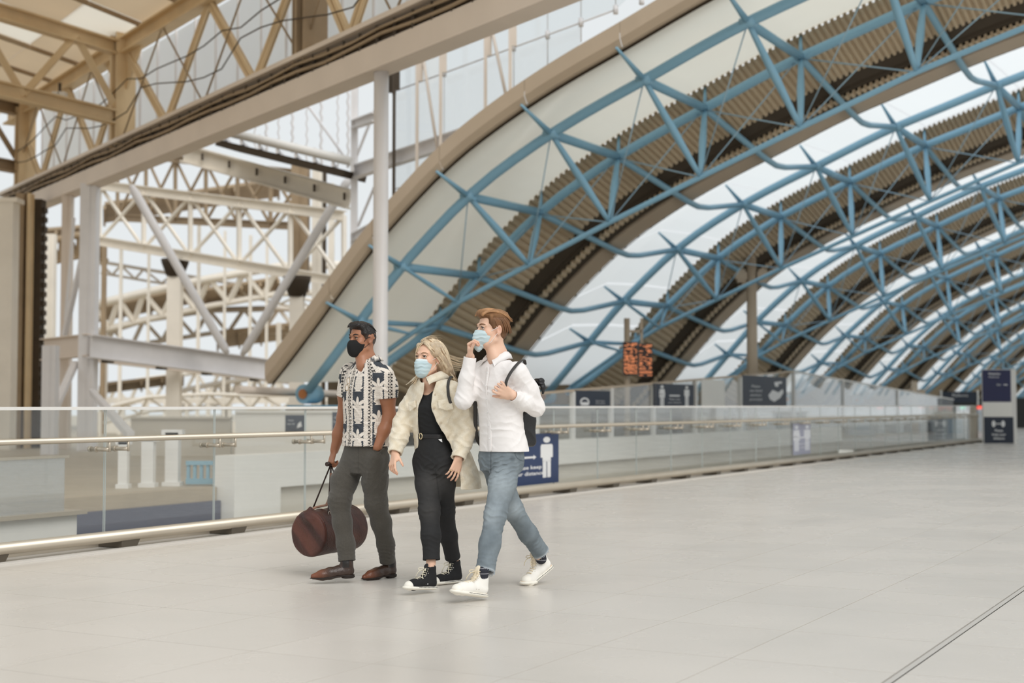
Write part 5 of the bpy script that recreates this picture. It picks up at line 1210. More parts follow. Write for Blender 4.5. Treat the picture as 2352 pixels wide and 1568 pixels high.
# ---------------------------------------------------------------- man in the white shirt
def man_white():
    o, O, q = person('tall man in white shirt and light blue jeans touching his pale blue face mask', 1150, 9.0)
    hd = Head(q(1129, 757, .0), head_frame(60, 2), .975)
    S = Sdf(V3(-.40, -.50, .0), V3(.36, .56, 1.86), .0038); hd.build(S)
    neck = q(1143, 818, .03); S.cone(hd.p(0, -.025, -.05), neck, .050, .054, .03); S.cone(hd.p(-.0, .012, -.085), q(1136, 820, -.03), .036, .040, .02); S.cone(neck, q(1146, 872, .02), .062, .11, .04)
    S.loft(tloft(q, [(1060, 1150, .12, .085, 0), (960, 1149, .125, .08, 0), (880, 1147, .14, .09, 0), (848, 1147, .12, .07, 0)]), ANG, .04)
    lsh, lel, lwr = q(1190, 858, -.12), q(1231, 936, -.045), q(1178, 908, -.205)
    rsh, rel, rwr = q(1104, 854, .12), q(1064, 918, -.07), q(1080, 819, -.10)
    S.chain([lsh, lel, lwr], [.045, .036, .028], .02); S.chain([rsh, rel, rwr], [.045, .036, .028], .02)
    lh, lk, la = q(1168, 1055, -.06), q(1139, 1182, -.17), q(1108, 1322, -.34)
    rh, rk, ra = q(1132, 1050, .06), q(1183, 1172, .20), q(1243, 1283, .40)
    S.chain([lh, lk, la], [.065, .044, .032], .03); S.chain([rh, rk, ra], [.065, .044, .032], .03)
    hl = q(1104, 1374, -.345); shL = ((hl[0]+.030, hl[1]+.035, .008), (-.72, -.69), 11, 0); tp = q(1198, 1341, .35); d_ = nrm(V3(-.80, -.60, 0)); h0 = V3(tp[0], tp[1], 0)-d_*.285; shR = ((h0[0], h0[1], .002), (-.80, -.60), 0, 30)
    for an, F_ in ((la, shL), (ra, shR)): TT = shoe_frame(*F_)[4]; S.chain([an, TT(.055, 0, .11), TT(.06, 0, .06), TT(.16, 0, .035)], [.032, .027, .024, .015], .01)
    t1 = hand(S, lwr, nrm(q(1147, 891, -.225)-lwr), -BF*.9+V3(.1, .25, -.25), 1, .180, thumb=(30, 10), fcurl=[(25, 60, 40), (35, 65, 45), (42, 70, 45), (50, 70, 50)], r=1.05)
    t2 = hand(S, rwr, nrm(q(1079, 785, -.12)-rwr), V3(.95, -.25, .05), -1, .180, thumb=(20, 30), fcurl=[(62, 45, 35), (58, 55, 40), (65, 65, 45), (70, 70, 50)], r=1.05)
    body = S.build('body', vmat('fair_skin', .5, .06, 180, .03, 12, sss=.12), o, colf=skin(C3(222, 184, 160), C3(205, 142, 118), hd, extra=fingers_red(t1+t2)))
    hd.eyes(o, M_IRISG, mat('brown_brow', rgb(120, 84, 56), .8))
    # ---- hair: short sides, swept back top
    H = Sdf(hd.c-.20, hd.c+.22, .003)
    hd.E(H, 0, -.020, .040, .080, .097, .086, 0); hd.E(H, 0, -.045, .0, .071, .068, .072, .02)
    hd.E(H, 0, .040, .098, .056, .062, .028, .02); hd.E(H, 0, -.02, .105, .062, .08, .030, .03); hd.E(H, 0, -.085, .068, .056, .036, .05, .03)
    H.plane(hd.p(0, .052, .0), nrm(hd.f*1-hd.u*.55), k=.006)
    hd.E(H, 0, .090, -.01, .074, .075, .074, .01, 'sub')
    for s in (-1, 1): hd.E(H, s*.085, .008, -.035, .03, .040, .042, .008, 'sub')
    hd.E(H, 0, .03, -.125, .12, .11, .07, .02, 'sub')
    hd.E(H, 0, .080, .104, .050, .026, .021, .02)
    for s in (-1, 1): H.chain([hd.p(s*.064, .042, .080), hd.p(s*.0725, .032, .045), hd.p(s*.0745, .022, .012)], [.013, .009, .006], .02)
    H.wrinkle(.0018, 130, 3, stretch=(1, 1, 1.5))
    br, lt = C3(112, 78, 50), C3(170, 126, 86)
    def hc(v):
        r = v-hd.c; up = (r@hd.u)/hd.sc; R = np.sin(((r@hd.l)*260)+np.sin((r@hd.f)*40)*1.2); f = sstep(.05, .12, up)*.75+.12*R; return mixc(np.tile(br, (len(v), 1)), lt, np.clip(f, 0, 1))
    hair = H.build('hair', vmat('brown_hair', .5, .5, 60, .12, 40, stretch=(30, 3, 30)), o, colf=hc, clean=True)
    g = []
    for l in (-.055, -.035, -.012, .012, .035, .055, .066):
        g.append([(l*.85, .098, .098-abs(l)*.25), (l*.95, .084, .148-abs(l)*.3), (l*1.08, -.03, .160-abs(l)*.4), (l*.9, -.116, .080-abs(l)*.3)])
    strands(hd, g, .0048, 190, .0035, 5, mat('light_brown_lock', rgb(172, 128, 88), .45, var=.25, vscale=30), hair)
    g = []
    for a in (.040, .010, -.025, -.06): g.append([(.074, a, .075), (.083, a-.02, .06), (.080, a-.040, .02), (.066, a-.05, -.02)])
    strands(hd, g, .0036, 60, .003, 6, mat('brown_lock', rgb(124, 86, 56), .5, var=.2, vscale=30), hair)
    # ---- mask, pulled forward by the hand
    Mk = Sdf(hd.c-.22, hd.c+.17, .0028)
    hd.E(Mk, 0, .050, -.055, .060, .070, .062, 0); hd.E(Mk, 0, .045, -.032, .060, .064, .036, .02); hd.E(Mk, 0, .104, -.045, .018, .028, .030, .03); hd.E(Mk, 0, .100, -.095, .022, .034, .034, .035); hd.E(Mk, 0, .092, -.128, .012, .016, .022, .03)
    Mk.plane(hd.p(0, .075, -.014), nrm(hd.u+hd.f*-.28), k=.004); Mk.plane(hd.p(0, .040, -.05), nrm(-hd.f*1-hd.u*.25), k=.004)
    hd.E(Mk, 0, .012, -.06, .056, .062, .10, .004, 'sub')
    Mk.folds([(hd.p(0, .1, -.06), .07, hd.u*1.0, .024, .0035, 3)]); Mk.wrinkle(.0015, 60, 4)
    def mc(v):
        up = ((v-hd.c)@hd.u); f = .5+.5*np.sin(up*210); return mixc(np.tile(C3(184, 204, 209), (len(v), 1)), C3(203, 217, 220), f*.5)
    mk = Mk.build('face_mask', vmat('mask_cloth', .8, .1, 400), o, colf=mc)
    st = []
    for s in (-1, 1):
        for u0, u1 in ((-.018, .012), (-.095, -.024)): st.append((bez(hd.p(s*.058, .046, u0), hd.p(s*.070, .035, u0+.005), hd.p(s*.078, .01, u1-.004), hd.p(s*.080, -.006, u1), 7), .0014))
    [tubes_obj('ear_loop', [p_], M_SIGNW, mk, 5) for p_ in st]
    # ---- shirt
    T = Sdf(V3(-.42, -.36, .84), V3(.36, .34, 1.60), .0035)
    T.loft(tloft(q, [(826, 1143, .070, .060, .01), (838, 1146, .140, .086, .0), (854, 1148, .184, .106, .0), (885, 1148, .176, .126, -.005), (920, 1149, .162, .123, -.01), (955, 1150, .150, .114, -.01), (990, 1153, .154, .115, -.005), (1020, 1157, .166, .124, 0), (1042, 1158, .172, .130, 0)]), ANG, .02, n=2.3)
    T.chain([lsh+V3(-.01, 0, 0), (lsh+lel)/2+V3(.008, 0, 0), lel], [.078, .062, .052], .035); T.chain([lel, (lel+lwr)/2+V3(0, 0, -.006), lwr+nrm(lel-lwr)*.01], [.052, .047, .038], .025)
    T.chain([rsh+V3(.02, 0, 0), (rsh+rel)/2+V3(.0, 0, -.01), rel+V3(.004, 0, -.004)], [.078, .064, .056], .035); T.chain([rel, (rel+rwr)/2, rwr-V3(0, 0, .01)], [.056, .048, .038], .025)
    dl = nrm(lwr-lel); T.cone(lwr-dl*.050, lwr+dl*.000, .040, .040, .003); dr = nrm(rwr-rel); T.cone(rwr-dr*.060, rwr-dr*.004, .040, .040, .003)
    T.wrinkle(.0028, 14, 11); m1, m2 = (lsh+lel)/2, (rsh+rel)/2
    T.folds([(lel, .07, (.7, -.3, .6), .036, .0038, 1), (m1, .10, (.8, 0, .45), .055, .0040, 2), ((lel+lwr)/2, .07, (.6, .2, .7), .042, .0028, 3), (rel, .07, (.6, .2, .7), .036, .0038, 4), (m2, .08, (.5, .3, .8), .045, .0030, 5), ((rel+rwr)/2, .09, (.8, 0, .5), .050, .0030, 6),
             (q(1180, 895, -.15), .10, (.75, 0, -.6), .038, .0048, 7), (q(1115, 900, -.05), .09, (.5, 0, .8), .042, .0040, 8), (q(1150, 985, -.12), (.16, .16, .06), (.15, 0, 1), .046, .0038, 9), (q(1165, 940, -.12), .10, (-.5, 0, .85), .042, .0036, 10), (q(1120, 1010, -.05), .08, (.6, 0, .7), .05, .003, 12), (q(1190, 1010, -.1), .08, (-.7, 0, .6), .05, .0035, 13), (q(1140, 860, -.1), .08, (.9, 0, .3), .06, .0028, 14)])
    T.wrinkle(.0010, 60, 12, sharp=True)
    cutcyl(T, lwr+dl*.002, dl, .05, .06); T.cone(lwr-dl*.01, lwr+dl*.05, .033, .036, .0, None, 'sub'); cutcyl(T, rwr-dr*.004, dr, .05, .06); T.cone(rwr-dr*.012, rwr+dr*.05, .033, .036, .0, None, 'sub')
    T.cone(q(1142, 798, .02), q(1139, 846, -.03), .060, .046, .006, None, 'sub'); T.cone(q(1131, 828, -.10), q(1131, 842, -.14), .022, .010, .008, None, 'sub')
    T.plane(q(1150, 1036, 0), V3(0, 0, -1)); T.loft(tloft(q, [(1052, 1158, .166, .124, 0), (1028, 1157, .159, .117, 0)]), ANG, 0, op='sub')
    wh = C3(232, 228, 226); mw = vmat('white_cotton', .85, .12, 420, .015, 8, sheen=.1)
    shirt = T.build('shirt', mw, o, colf=flat(wh))
    cc = q(1142, 820, .015); collar('collar', shirt, mw, cc, .064, .062, .034, .036, .010, .036, 12, (.026, .012, .014, .17), flat(wh))
    pl = []
    for y in range(846, 1032, 5):
        z = q(0, y)[2]; cx = np.interp(y, [838, 885, 955, 1042], [q(1146, y)[0], q(1148, y)[0], q(1150, y)[0], q(1158, y)[0]]); b_ = np.interp(y, [854, 885, 920, 955, 990, 1042], [.106, .126, .123, .114, .115, .130]); pl.append(V3(cx, -.006, z)+BF*(b_-.0005)+BL*.006)
    Pk = Sdf(V3(-.24, -.28, .86), V3(.09, .04, 1.42), .003); Pk.chain(pl, [.0145]*len(pl), .0, (BF, 4.2)); Pk.wrinkle(.0028, 14, 11); Pk.build('placket', mw, shirt, colf=flat(wh))
    bt = MB()
    for i in range(2, len(pl), 6): c = Vector(pl[i]+BF*.004); bt.tube([c, c+Vector(BF*.003)], .0045, 10)
    reparent(bt.build('buttons', M_SIGNW, None), shirt)
    # ---- jeans
    J = Sdf(V3(-.30, -.46, .10), V3(.40, .56, 1.0), .0036)
    J.loft(tloft(q, [(1012, 1154, .140, .098, 0), (1040, 1153, .150, .108, 0), (1065, 1152, .152, .114, 0), (1080, 1152, .140, .105, 0)]), ANG, .02, n=2.3)
    hemL = q(1114, 1312, -.315); hemR = q(1242, 1268, .385)
    J.chain([lh+V3(-.005, 0, 0), q(1154, 1110, -.11), q(1138, 1180, -.175), q(1125, 1250, -.24), hemL], [.088, .084, .068, .063, .060], .035)
    J.chain([rh, q(1150, 1105, .11), q(1178, 1170, .19), q(1213, 1225, .30), hemR], [.088, .080, .064, .060, .057], .035)
    nL = nrm(hemL-q(1125, 1250, -.24)); nR = nrm(hemR-q(1213, 1225, .30)); J.cone(hemL, hemL+nL*.02, .060, .061, .01); J.cone(hemR, hemR+nR*.02, .057, .058, .01)
    J.wrinkle(.0026, 12, 21)
    J.folds([(q(1139, 1182, -.17), (.09, .09, .07), (.25, 0, 1), .036, .0065, 1), (q(1132, 1225, -.2), .07, (-.3, 0, 1), .032, .0045, 2), (q(1118, 1290, -.27), (.08, .08, .05), (.2, 0, 1), .028, .0045, 3), (q(1180, 1172, .19), .08, (-.6, 0, .8), .034, .006, 4), (q(1225, 1245, .33), .07, (-.6, -.2, .7), .03, .0045, 5), (q(1122, 1075, .0), .08, (.5, 0, .8), .030, .0075, 6), (q(1150, 1078, -.12), .09, (-.25, 0, .95), .026, .0085, 7), (q(1150, 1130, -.1), .09, (-.3, 0, .9), .05, .0035, 8)])
    cutcyl(J, hemL, nL); cutcyl(J, hemR, nR); J.cone(hemL-nL*.02, hemL+nL*.05, .049, .055, 0, None, 'sub'); J.cone(hemR-nR*.02, hemR+nR*.05, .047, .053, 0, None, 'sub')
    j1, j2, j3 = C3(116, 126, 132), C3(160, 170, 176), C3(76, 85, 92)
    axL = [lh, q(1138, 1180, -.175), hemL]; axR = [rh, q(1178, 1170, .19), hemR]
    def jc(v):
        f = .5+.5*np.sin(v[:, 0]*60+np.sin(v[:, 2]*30)*1.5+np.sin(v[:, 1]*50)); c = mixc(np.tile(j1, (len(v), 1)), j3, f*.3)
        for p, r in ((q(1142, 1110, -.2), .11), (q(1122, 1180, -.25), .07), (q(1180, 1170, .12), .07)): c = mixc(c, j2, .8*np.exp(-(np.linalg.norm(v-p, axis=1)/r)**2))
        for A in (axL, axR):
            d = np.full(len(v), 9.); s_ = np.zeros(len(v))
            for a, b in zip(A[:-1], A[1:]):
                t = np.clip(((v-a)@(b-a))/((b-a)@(b-a)), 0, 1); w_ = v-a-t[:, None]*(b-a); dd = np.linalg.norm(w_, axis=1); k = dd < d; s_[k] = (w_@nrm(BL+BF*.25))[k]/np.maximum(dd[k], 1e-4); d = np.minimum(d, dd)
            m_ = np.exp(-((s_-1)/.003)**2)*(v[:, 2] < q(0, 1040)[2]); c = mixc(c, j3*.75, np.clip(m_, 0, 1)*.6)
            e = np.exp(-(((v-A[-1])@nrm(A[-1]-A[1]))/.010)**2)*(np.linalg.norm(v-A[-1], axis=1) < .12); c = mixc(c, C3(205, 212, 218), e*.7)
        fly = np.exp(-((v[:, 0]-q(1128, 1050)[0])/.003)**2)*(v[:, 1] < -.03)*(v[:, 2] > q(0, 1085)[2]); c = mixc(c, j3*.6, fly*.7)
        # curved front pocket edge
        pc = q(1205, 1036, -.12); rr = np.linalg.norm((v-pc)[:, [0, 2]], axis=1); c = mixc(c, j3*.6, np.exp(-((rr-.062)/.0028)**2)*(v[:, 1] < 0)*(v[:, 0] < pc[0]+.02)*.7)
        return c
    jeans = J.build('jeans', vmat('washed_denim', .85, .2, 420, .08, 30), o, colf=jc)
    fr = []; R = np.random.RandomState(3)
    for hm, n_, rr in ((hemL, nL, .058), (hemR, nR, .056)):
        e1 = nrm(np.cross(n_, V3(0, 1, 0))); e2 = np.cross(n_, e1)
        for k in range(70):
            t = R.uniform(0, 6.28); p = hm+e1*math.cos(t)*rr+e2*math.sin(t)*rr-n_*.002; fr.append(([p, p+n_*.006+R.normal(size=3)*.002, p+n_*R.uniform(.006, .014)+R.normal(size=3)*.003], .0009))
    tubes_obj('frayed_hem', fr, mat('fray', rgb(180, 192, 202), .9), jeans, 4)
    TA, TB = shoe_frame(*shL)[4], shoe_frame(*shR)[4]; sm = vmat('dark_sock', .9); sc_ = lambda v: mixc(np.tile(C3(44, 46, 54), (len(v), 1)), C3(150, 150, 155), (np.sin(v[:, 2]*200) > .93).astype(float))
    for pts in ([la+V3(.004, 0, .03), la, TA(.055, 0, .11), TA(.06, 0, .06)], [ra+V3(-.01, -.01, .03), ra, TB(.055, 0, .11), TB(.06, 0, .07)]):
        Sk = Sdf(np.min(pts, axis=0)-.06, np.max(pts, axis=0)+.06, .0036); Sk.chain(pts, [.038, .036, .032, .029], .0); Sk.build('sock', sm, o, colf=sc_)
    shoe('sneaker', o, *shL[:3], 'sneaker', 0, 1, 1.0, 'white high top sneaker, planted forward', 'w')
    shoe('sneaker', o, *shR[:3], 'sneaker', 30, -1, 1.0, 'white high top sneaker trailing with its heel raised', 'w')
    # ---- rucksack
    rb = thing('rucksack', 'black roll top rucksack hanging behind the man in the white shirt', 'bag', (O[0]+.12, O[1]+.1, 1.1))
    bo = V3(*rb.location)-O
    def rbuild(X, *a, **k): X.lo = X.lo-bo; return X.build(*a, **k)
    Bk = Sdf(V3(-.22, -.14, .90), V3(.34, .48, 1.50), .004); c = q(1166, 940, .16)
    Bk.boxr(c+V3(.035, .02, -.05), (.152, .075, .19), (BL, BF, V3(0, 0, 1)), .03, .01); Bk.boxr(c+V3(.035, .03, .16), (.13, .045, .07), (BL, BF, V3(0, 0, 1)), .03, .05)
    Bk.folds([(c+V3(.08, 0, -.1), .2, (.5, 0, .7), .09, .006, 3)]); rbuild(Bk, 'pack', vmat('black_leatherette', .42, .2, 120), rb, colf=flat(C3(36, 36, 37)))
    Rl = Sdf(V3(.10, -.12, 1.2), V3(.38, .26, 1.42), .0035); Rl.chain([q(1232, 878, .08), q(1243, 876, .04), q(1248, 890, .03), q(1247, 902, .03)], [.026, .024, .017, .010], .01, (BL, 1.6)); Rl.folds([(q(1243, 880, .03), .05, (.3, 0, 1), .02, .004, 3)])
    rbuild(Rl, 'rolled_top', vmat('black_nylon', .4, .2, 120), rb, colf=flat(C3(30, 30, 32)))
    def strap(keys, r):
        keys = [np.array(k) for k in keys]; pts = []
        for i in range(len(keys)-1):
            p0, p1, p2, p3 = keys[max(i-1, 0)], keys[i], keys[i+1], keys[min(i+2, len(keys)-1)]
            for t in np.linspace(0, 1, 5, endpoint=False): pts.append(Vector(.5*((2*p1)+(-p0+p2)*t+(2*p0-5*p1+4*p2-p3)*t*t+(-p0+3*p1-3*p2+p3)*t**3)))
        pts.append(Vector(keys[-1])); b = MB(); b.tube(pts, r, 8, up=(0, -.7, .7), flat=.3); s_ = b.build('shoulder_strap', MW, None); s_.parent = rb; s_.location = Vector(-bo); return s_
    MW = mat('dark_webbing', rgb(58, 56, 54), .7)
    strap([q(1206, 836, .05), q(1203, 826, -.06), q(1192, 832, -.155), q(1178, 848, -.21), q(1168, 864, -.232), q(1162, 880, -.235), q(1164, 897, -.20), q(1180, 915, -.15), q(1200, 930, -.05), q(1206, 950, .05)], .0115)
    strap([q(1106, 838, .16), q(1098, 850, .08), q(1090, 890, .07), q(1092, 940, .09), q(1094, 1000, .12), q(1110, 1030, .2)], .014)
    return o

# ---------------------------------------------------------------- woman in the cream jacket
def woman():
    o, O, q = person('blonde woman in cream jacket, black top and black jeans', 1000, 9.25)
    hd = Head(q(986, 823, .0), head_frame(38, 3), .99, True)
    S = Sdf(V3(-.36, -.46, .0), V3(.32, .50, 1.74), .0038); hd.build(S)
    neck = q(990, 876, .03); S.cone(hd.p(0, -.03, -.05), neck, .046, .048, .03); S.cone(hd.p(0, .01, -.085), q(984, 880, -.03), .030, .036, .02); S.cone(neck, q(996, 925, .02), .05, .10, .04)
    S.loft(tloft(q, [(1060, 1002, .115, .085, 0), (1000, 995, .100, .07, 0), (940, 992, .115, .08, -.01), (905, 994, .125, .07, 0)]), ANG, .04)
    lsh, lel, lwr = q(1040, 899, -.11), q(1072, 985, -.10), q(1053, 1052, -.19)
    rsh, rel, rwr = q(957, 903, .11), q(925, 972, .06), q(907, 1040, -.05)
    S.chain([lsh, lel, lwr], [.038, .032, .024], .02); S.chain([rsh, rel, rwr], [.038, .032, .024], .02)
    lh, lk, la = q(1020, 1062, -.06), q(1026, 1170, .06), q(1043, 1286, .25)
    rh, rk, ra = q(978, 1060, .05), q(986, 1172, -.12), q(990, 1292, -.20)
    S.chain([lh, lk, la], [.068, .043, .029], .03); S.chain([rh, rk, ra], [.068, .043, .029], .03)
    hA = q(1000, 1350, -.23); hB = q(1060, 1333, .27)
    shR = ((hA[0]+.002, hA[1], .016), (-.78, -.62), 5, 0, .86); shL = ((hB[0], hB[1], .001), (-.78, -.62), 0, 0, .86)
    for an, F_ in ((la, shL), (ra, shR)): TT = shoe_frame(*F_)[4]; S.chain([an, TT(.055, 0, .12), TT(.06, 0, .06), TT(.15, 0, .030)], [.028, .026, .023, .014], .01)
    t1 = hand(S, lwr, nrm(q(1040, 1095, -.20)-lwr), V3(-.55, .8, .1), 1, .168, thumb=(32, 10), fcurl=[(8, 18, 12), (10, 20, 15), (14, 22, 18), (18, 25, 20)], spread=1.2, r=.95)
    t2 = hand(S, rwr, nrm(q(897, 1083, -.10)-rwr), V3(.75, .6, .05), 1, .168, thumb=(35, 10), fcurl=[(12, 22, 18), (18, 30, 20), (24, 35, 25), (28, 38, 28)], spread=1.1, r=.95)
    base, red = C3(228, 186, 160), C3(202, 140, 116)
    sk = skin(base, red, hd, extra=fingers_red(t1+t2))
    S.build('body', vmat('rosy_skin', .5, .06, 180, .03, 12, sss=.12), o, colf=sk); hd.eyes(o, M_IRISB, mat('light_brow', rgb(140, 108, 80), .8))
    # rings
    for k, (px, py) in enumerate([(1035, 1080), (1051, 1084)]):
        c = q(px, py, -.228); b = MB(); pts = [Vector(c+V3(.011*math.cos(t), .006*math.sin(t)-.004, .0015*math.cos(t))) for t in np.linspace(0, 6.283, 13)]; b.tube(pts, .0016, 6, caps=False); reparent(b.build('ring', mat('gold_ring', rgb(230, 205, 150), .2, .9) if k == 0 else bpy.data.materials['gold_ring'], None), o)
    # ---- hair
    H = Sdf(hd.c-V3(.22, .2, .22), hd.c+V3(.30, .24, .22), .0032)
    hd.E(H, 0, -.020, .042, .080, .100, .086, 0); hd.E(H, 0, -.050, -.01, .074, .074, .085, .02)
    for s in (-1, 1): H.chain([hd.p(s*.055, .040, .082), hd.p(s*.078, .015, .03), hd.p(s*.076, -.03, -.03)], [.022, .016, .02], .02)
    H.chain([hd.p(.02, -.07, -.02), hd.p(.035, -.10, -.09), hd.p(.05, -.125, -.15)], [.07, .060, .035], .03, (hd.f, 1.3)); H.chain([hd.p(.075, -.03, -.01), hd.p(.09, -.08, -.08), hd.p(.10, -.13, -.15)], [.03, .034, .020], .03)
    H.plane(hd.p(0, .052, .0), nrm(hd.f*1-hd.u*.50), k=.006)
    hd.E(H, 0, .085, -.015, .066, .062, .094, .012, 'sub'); hd.E(H, .080, .004, -.012, .018, .026, .030, .006, 'sub'); hd.E(H, 0, .03, -.13, .06, .075, .085, .02, 'sub')
    H.wrinkle(.0022, 110, 3, stretch=(1, 1, .5))
    b1, b2, b3 = C3(206, 184, 154), C3(144, 116, 88), C3(232, 218, 196)
    def hc(v):
        r = (v-hd.c)/hd.sc; n = np.sin(r@hd.l*300+np.sin(r@hd.u*40)*2)*.5+np.sin(r@hd.f*220+2)*.3; c = mixc(np.tile(b1, (len(v), 1)), b2, np.clip(.25-2.2*(r@hd.u)+.35*n, 0, 1)); return mixc(c, b3, np.clip(n*.5+3*(r@hd.u)-.1, 0, .7))
    hair = H.build('hair', vmat('blonde_hair', .45, .5, 60, .12, 40, stretch=(20, 20, 3)), o, colf=hc, clean=True)
    lk1 = mat('blonde_lock', rgb(216, 196, 166), .42, var=.3, vscale=25); lk2 = mat('dark_blonde_lock', rgb(160, 132, 102), .45, var=.3, vscale=25)
    g = []   # near side, swept back from the parting over the ear to the shoulder
    for a, z in ((.078, .100), (.06, .115), (.03, .122), (-.0, .125), (-.03, .125), (-.06, .12)): g.append([(.012, a, z), (.085, a-.015, z-.045), (.094, a*.3-.055, -.02), (.098+.02*(a > .05), -.135+a*.3, -.155)])
    strands(hd, g, .0062, 260, .007, 7, lk1, hair); strands(hd, g, .0045, 80, .008, 8, lk2, hair)
    g = []
    for a, z in ((.08, .098), (.05, .115), (.0, .122), (-.05, .115)): g.append([(.010, a, z), (-.080, a-.01, z-.045), (-.088, a*.3-.02, -.04), (-.075, -.03+a*.2, -.12)])
    strands(hd, g, .0055, 60, .005, 9, lk1, hair)
    g = [[(.0, -.02, .125), (.05, -.10, .13), (.07, -.13, .03), (.06, -.15, -.10)], [(-.02, -.02, .125), (-.04, -.11, .11), (-.03, -.135, .0), (.02, -.14, -.12)]]
    strands(hd, g, .006, 50, .008, 10, lk1, hair)
    g = [[(.06, -.07, .05), (.09, -.15, .02), (.11, -.20, .0), (.14, -.27, .03)], [(.07, -.08, .0), (.10, -.15, -.03), (.13, -.22, -.03), (.15, -.27, -.02)], [(.07, -.08, -.04), (.11, -.16, -.08), (.13, -.2, -.08), (.15, -.25, -.06)]]
    strands(hd, g, .0011, 26, .012, 11, lk1, hair, 'flyaway_hair'); g = [[(.01, .07, .105), (.0, .06, .135), (.0, .0, .155), (.02, -.07, .135)], [(-.03, .06, .105), (-.03, .04, .13), (-.02, -.02, .148), (-.01, -.08, .13)]]
    strands(hd, g, .0010, 22, .007, 12, lk1, hair, 'flyaway_hair')
    g = [[(-.06, .03, -.06), (-.07, .03, -.10), (-.05, .05, -.13), (-.06, .07, -.16)], [(-.07, .0, -.06), (-.08, .02, -.10), (-.08, .03, -.13), (-.08, .05, -.16)]]
    strands(hd, g, .004, 18, .008, 13, lk1, hair)
    # ---- mask
    Mk = Sdf(hd.c-.20, hd.c+.17, .0027)
    hd.E(Mk, 0, .050, -.060, .058, .066, .066, 0); hd.E(Mk, 0, .045, -.032, .057, .062, .036, .02); hd.E(Mk, 0, .102, -.045, .020, .024, .028, .03); hd.E(Mk, 0, .072, -.100, .034, .034, .030, .03)
    Mk.plane(hd.p(0, .075, -.012), nrm(hd.u+hd.f*-.22), k=.004); Mk.plane(hd.p(0, .036, -.05), nrm(-hd.f*1-hd.u*.30), k=.004)
    hd.E(Mk, 0, .012, -.06, .054, .058, .10, .004, 'sub'); Mk.folds([(hd.p(0, .1, -.06), .07, hd.u*1.0, .022, .0030, 3)])
    def mc(v):
        up = ((v-hd.c)@hd.u); f = .5+.5*np.sin(up*210); c = mixc(np.tile(C3(182, 203, 209), (len(v), 1)), C3(202, 217, 220), f*.5); return mixc(c, C3(228, 236, 238), (up > -.022*hd.sc).astype(float)*.7)
    mk = Mk.build('face_mask', bpy.data.materials['mask_cloth'], o, colf=mc); st = []
    for s in (-1, 1):
        for u0, u1 in ((-.018, .012), (-.085, -.024)): st.append((bez(hd.p(s*.056, .044, u0), hd.p(s*.068, .035, u0+.005), hd.p(s*.075, .01, u1-.004), hd.p(s*.077, -.006, u1), 7), .0012))
    [tubes_obj('ear_loop', [p_], M_SIGNW, mk, 5) for p_ in st]
    # ---- black top
    T = Sdf(V3(-.22, -.22, .80), V3(.22, .22, 1.36), .0036)
    T.loft(tloft(q, [(886, 990, .06, .055, 0), (896, 992, .115, .078, -.0), (910, 993, .132, .086, -.0), (935, 992, .124, .106, -.01), (965, 990, .118, .092, -.005), (1004, 994, .112, .080, 0)]), ANG, .01, n=2.2)
    T.folds([(q(975, 960, -.1), .1, (.3, 0, .9), .035, .003, 2), (q(985, 920, -.1), .08, (.7, 0, .5), .04, .0025, 3)]); T.cone(neck+V3(0, 0, .04), q(985, 893, -.05), .060, .050, .01, None, 'sub')
    T.build('top', vmat('black_jersey', .85, .1, 400), o, colf=flat(C3(27, 27, 28)))
    # ---- jeans
    J = Sdf(V3(-.26, -.36, .12), V3(.26, .42, 1.02), .0036)
    J.loft(tloft(q, [(996, 994, .117, .085, 0), (1010, 996, .124, .094, 0), (1035, 999, .138, .108, 0), (1060, 1000, .146, .115, .0), (1085, 1001, .138, .105, 0)]), ANG, .02, n=2.3)
    hemL = q(1040, 1280, .24); hemR = q(991, 1286, -.20)
    J.chain([lh, q(1016, 1110, -.02), q(1022, 1170, .06), q(1030, 1230, .15), hemL], [.088, .080, .060, .054, .050], .035)
    J.chain([rh, q(984, 1110, -.04), q(986, 1172, -.12), q(990, 1230, -.17), hemR], [.086, .082, .066, .059, .053], .035)
    nL = nrm(hemL-q(1030, 1230, .15)); nR = nrm(hemR-q(990, 1230, -.17)); J.cone(hemL, hemL+nL*.02, .050, .051, .01); J.cone(hemR, hemR+nR*.02, .053, .054, .01)
    J.wrinkle(.0022, 13, 31); J.folds([(q(986, 1172, -.12), .08, (.2, 0, 1), .035, .005, 1), (q(1024, 1170, .05), .07, (-.3, 0, 1), .032, .005, 2), (q(985, 1070, -.05), .09, (.6, 0, .8), .035, .005, 3), (q(1010, 1075, -.1), .09, (-.5, 0, .8), .032, .0055, 4), (q(990, 1240, -.18), .07, (.2, 0, 1), .03, .003, 5)])
    cutcyl(J, hemL, nL); cutcyl(J, hemR, nR); J.cone(hemL-nL*.02, hemL+nL*.05, .040, .046, 0, None, 'sub'); J.cone(hemR-nR*.02, hemR+nR*.05, .043, .049, 0, None, 'sub')
    k1, k2 = C3(34, 34, 35), C3(70, 68, 66)
    def jc(v):
        c = np.tile(k1, (len(v), 1)); 
        for p, r in ((q(984, 1110, -.14), .09), (q(984, 1172, -.19), .07), (q(1022, 1100, -.1), .08)): c = mixc(c, k2, .5*np.exp(-(np.linalg.norm(v-p, axis=1)/r)**2))
        s_ = np.exp(-((v[:, 0]-q(1006, 1100)[0]-(v[:, 2]-q(0, 1100)[2])*-.12)/.003)**2)*(v[:, 1] < 0)*(v[:, 2] < q(0, 1075)[2])*(v[:, 2] > q(0, 1180)[2]); return mixc(c, k1*.6, s_*.6)
    jn = J.build('jeans', vmat('black_denim', .8, .2, 420, .10, 25), o, colf=jc)
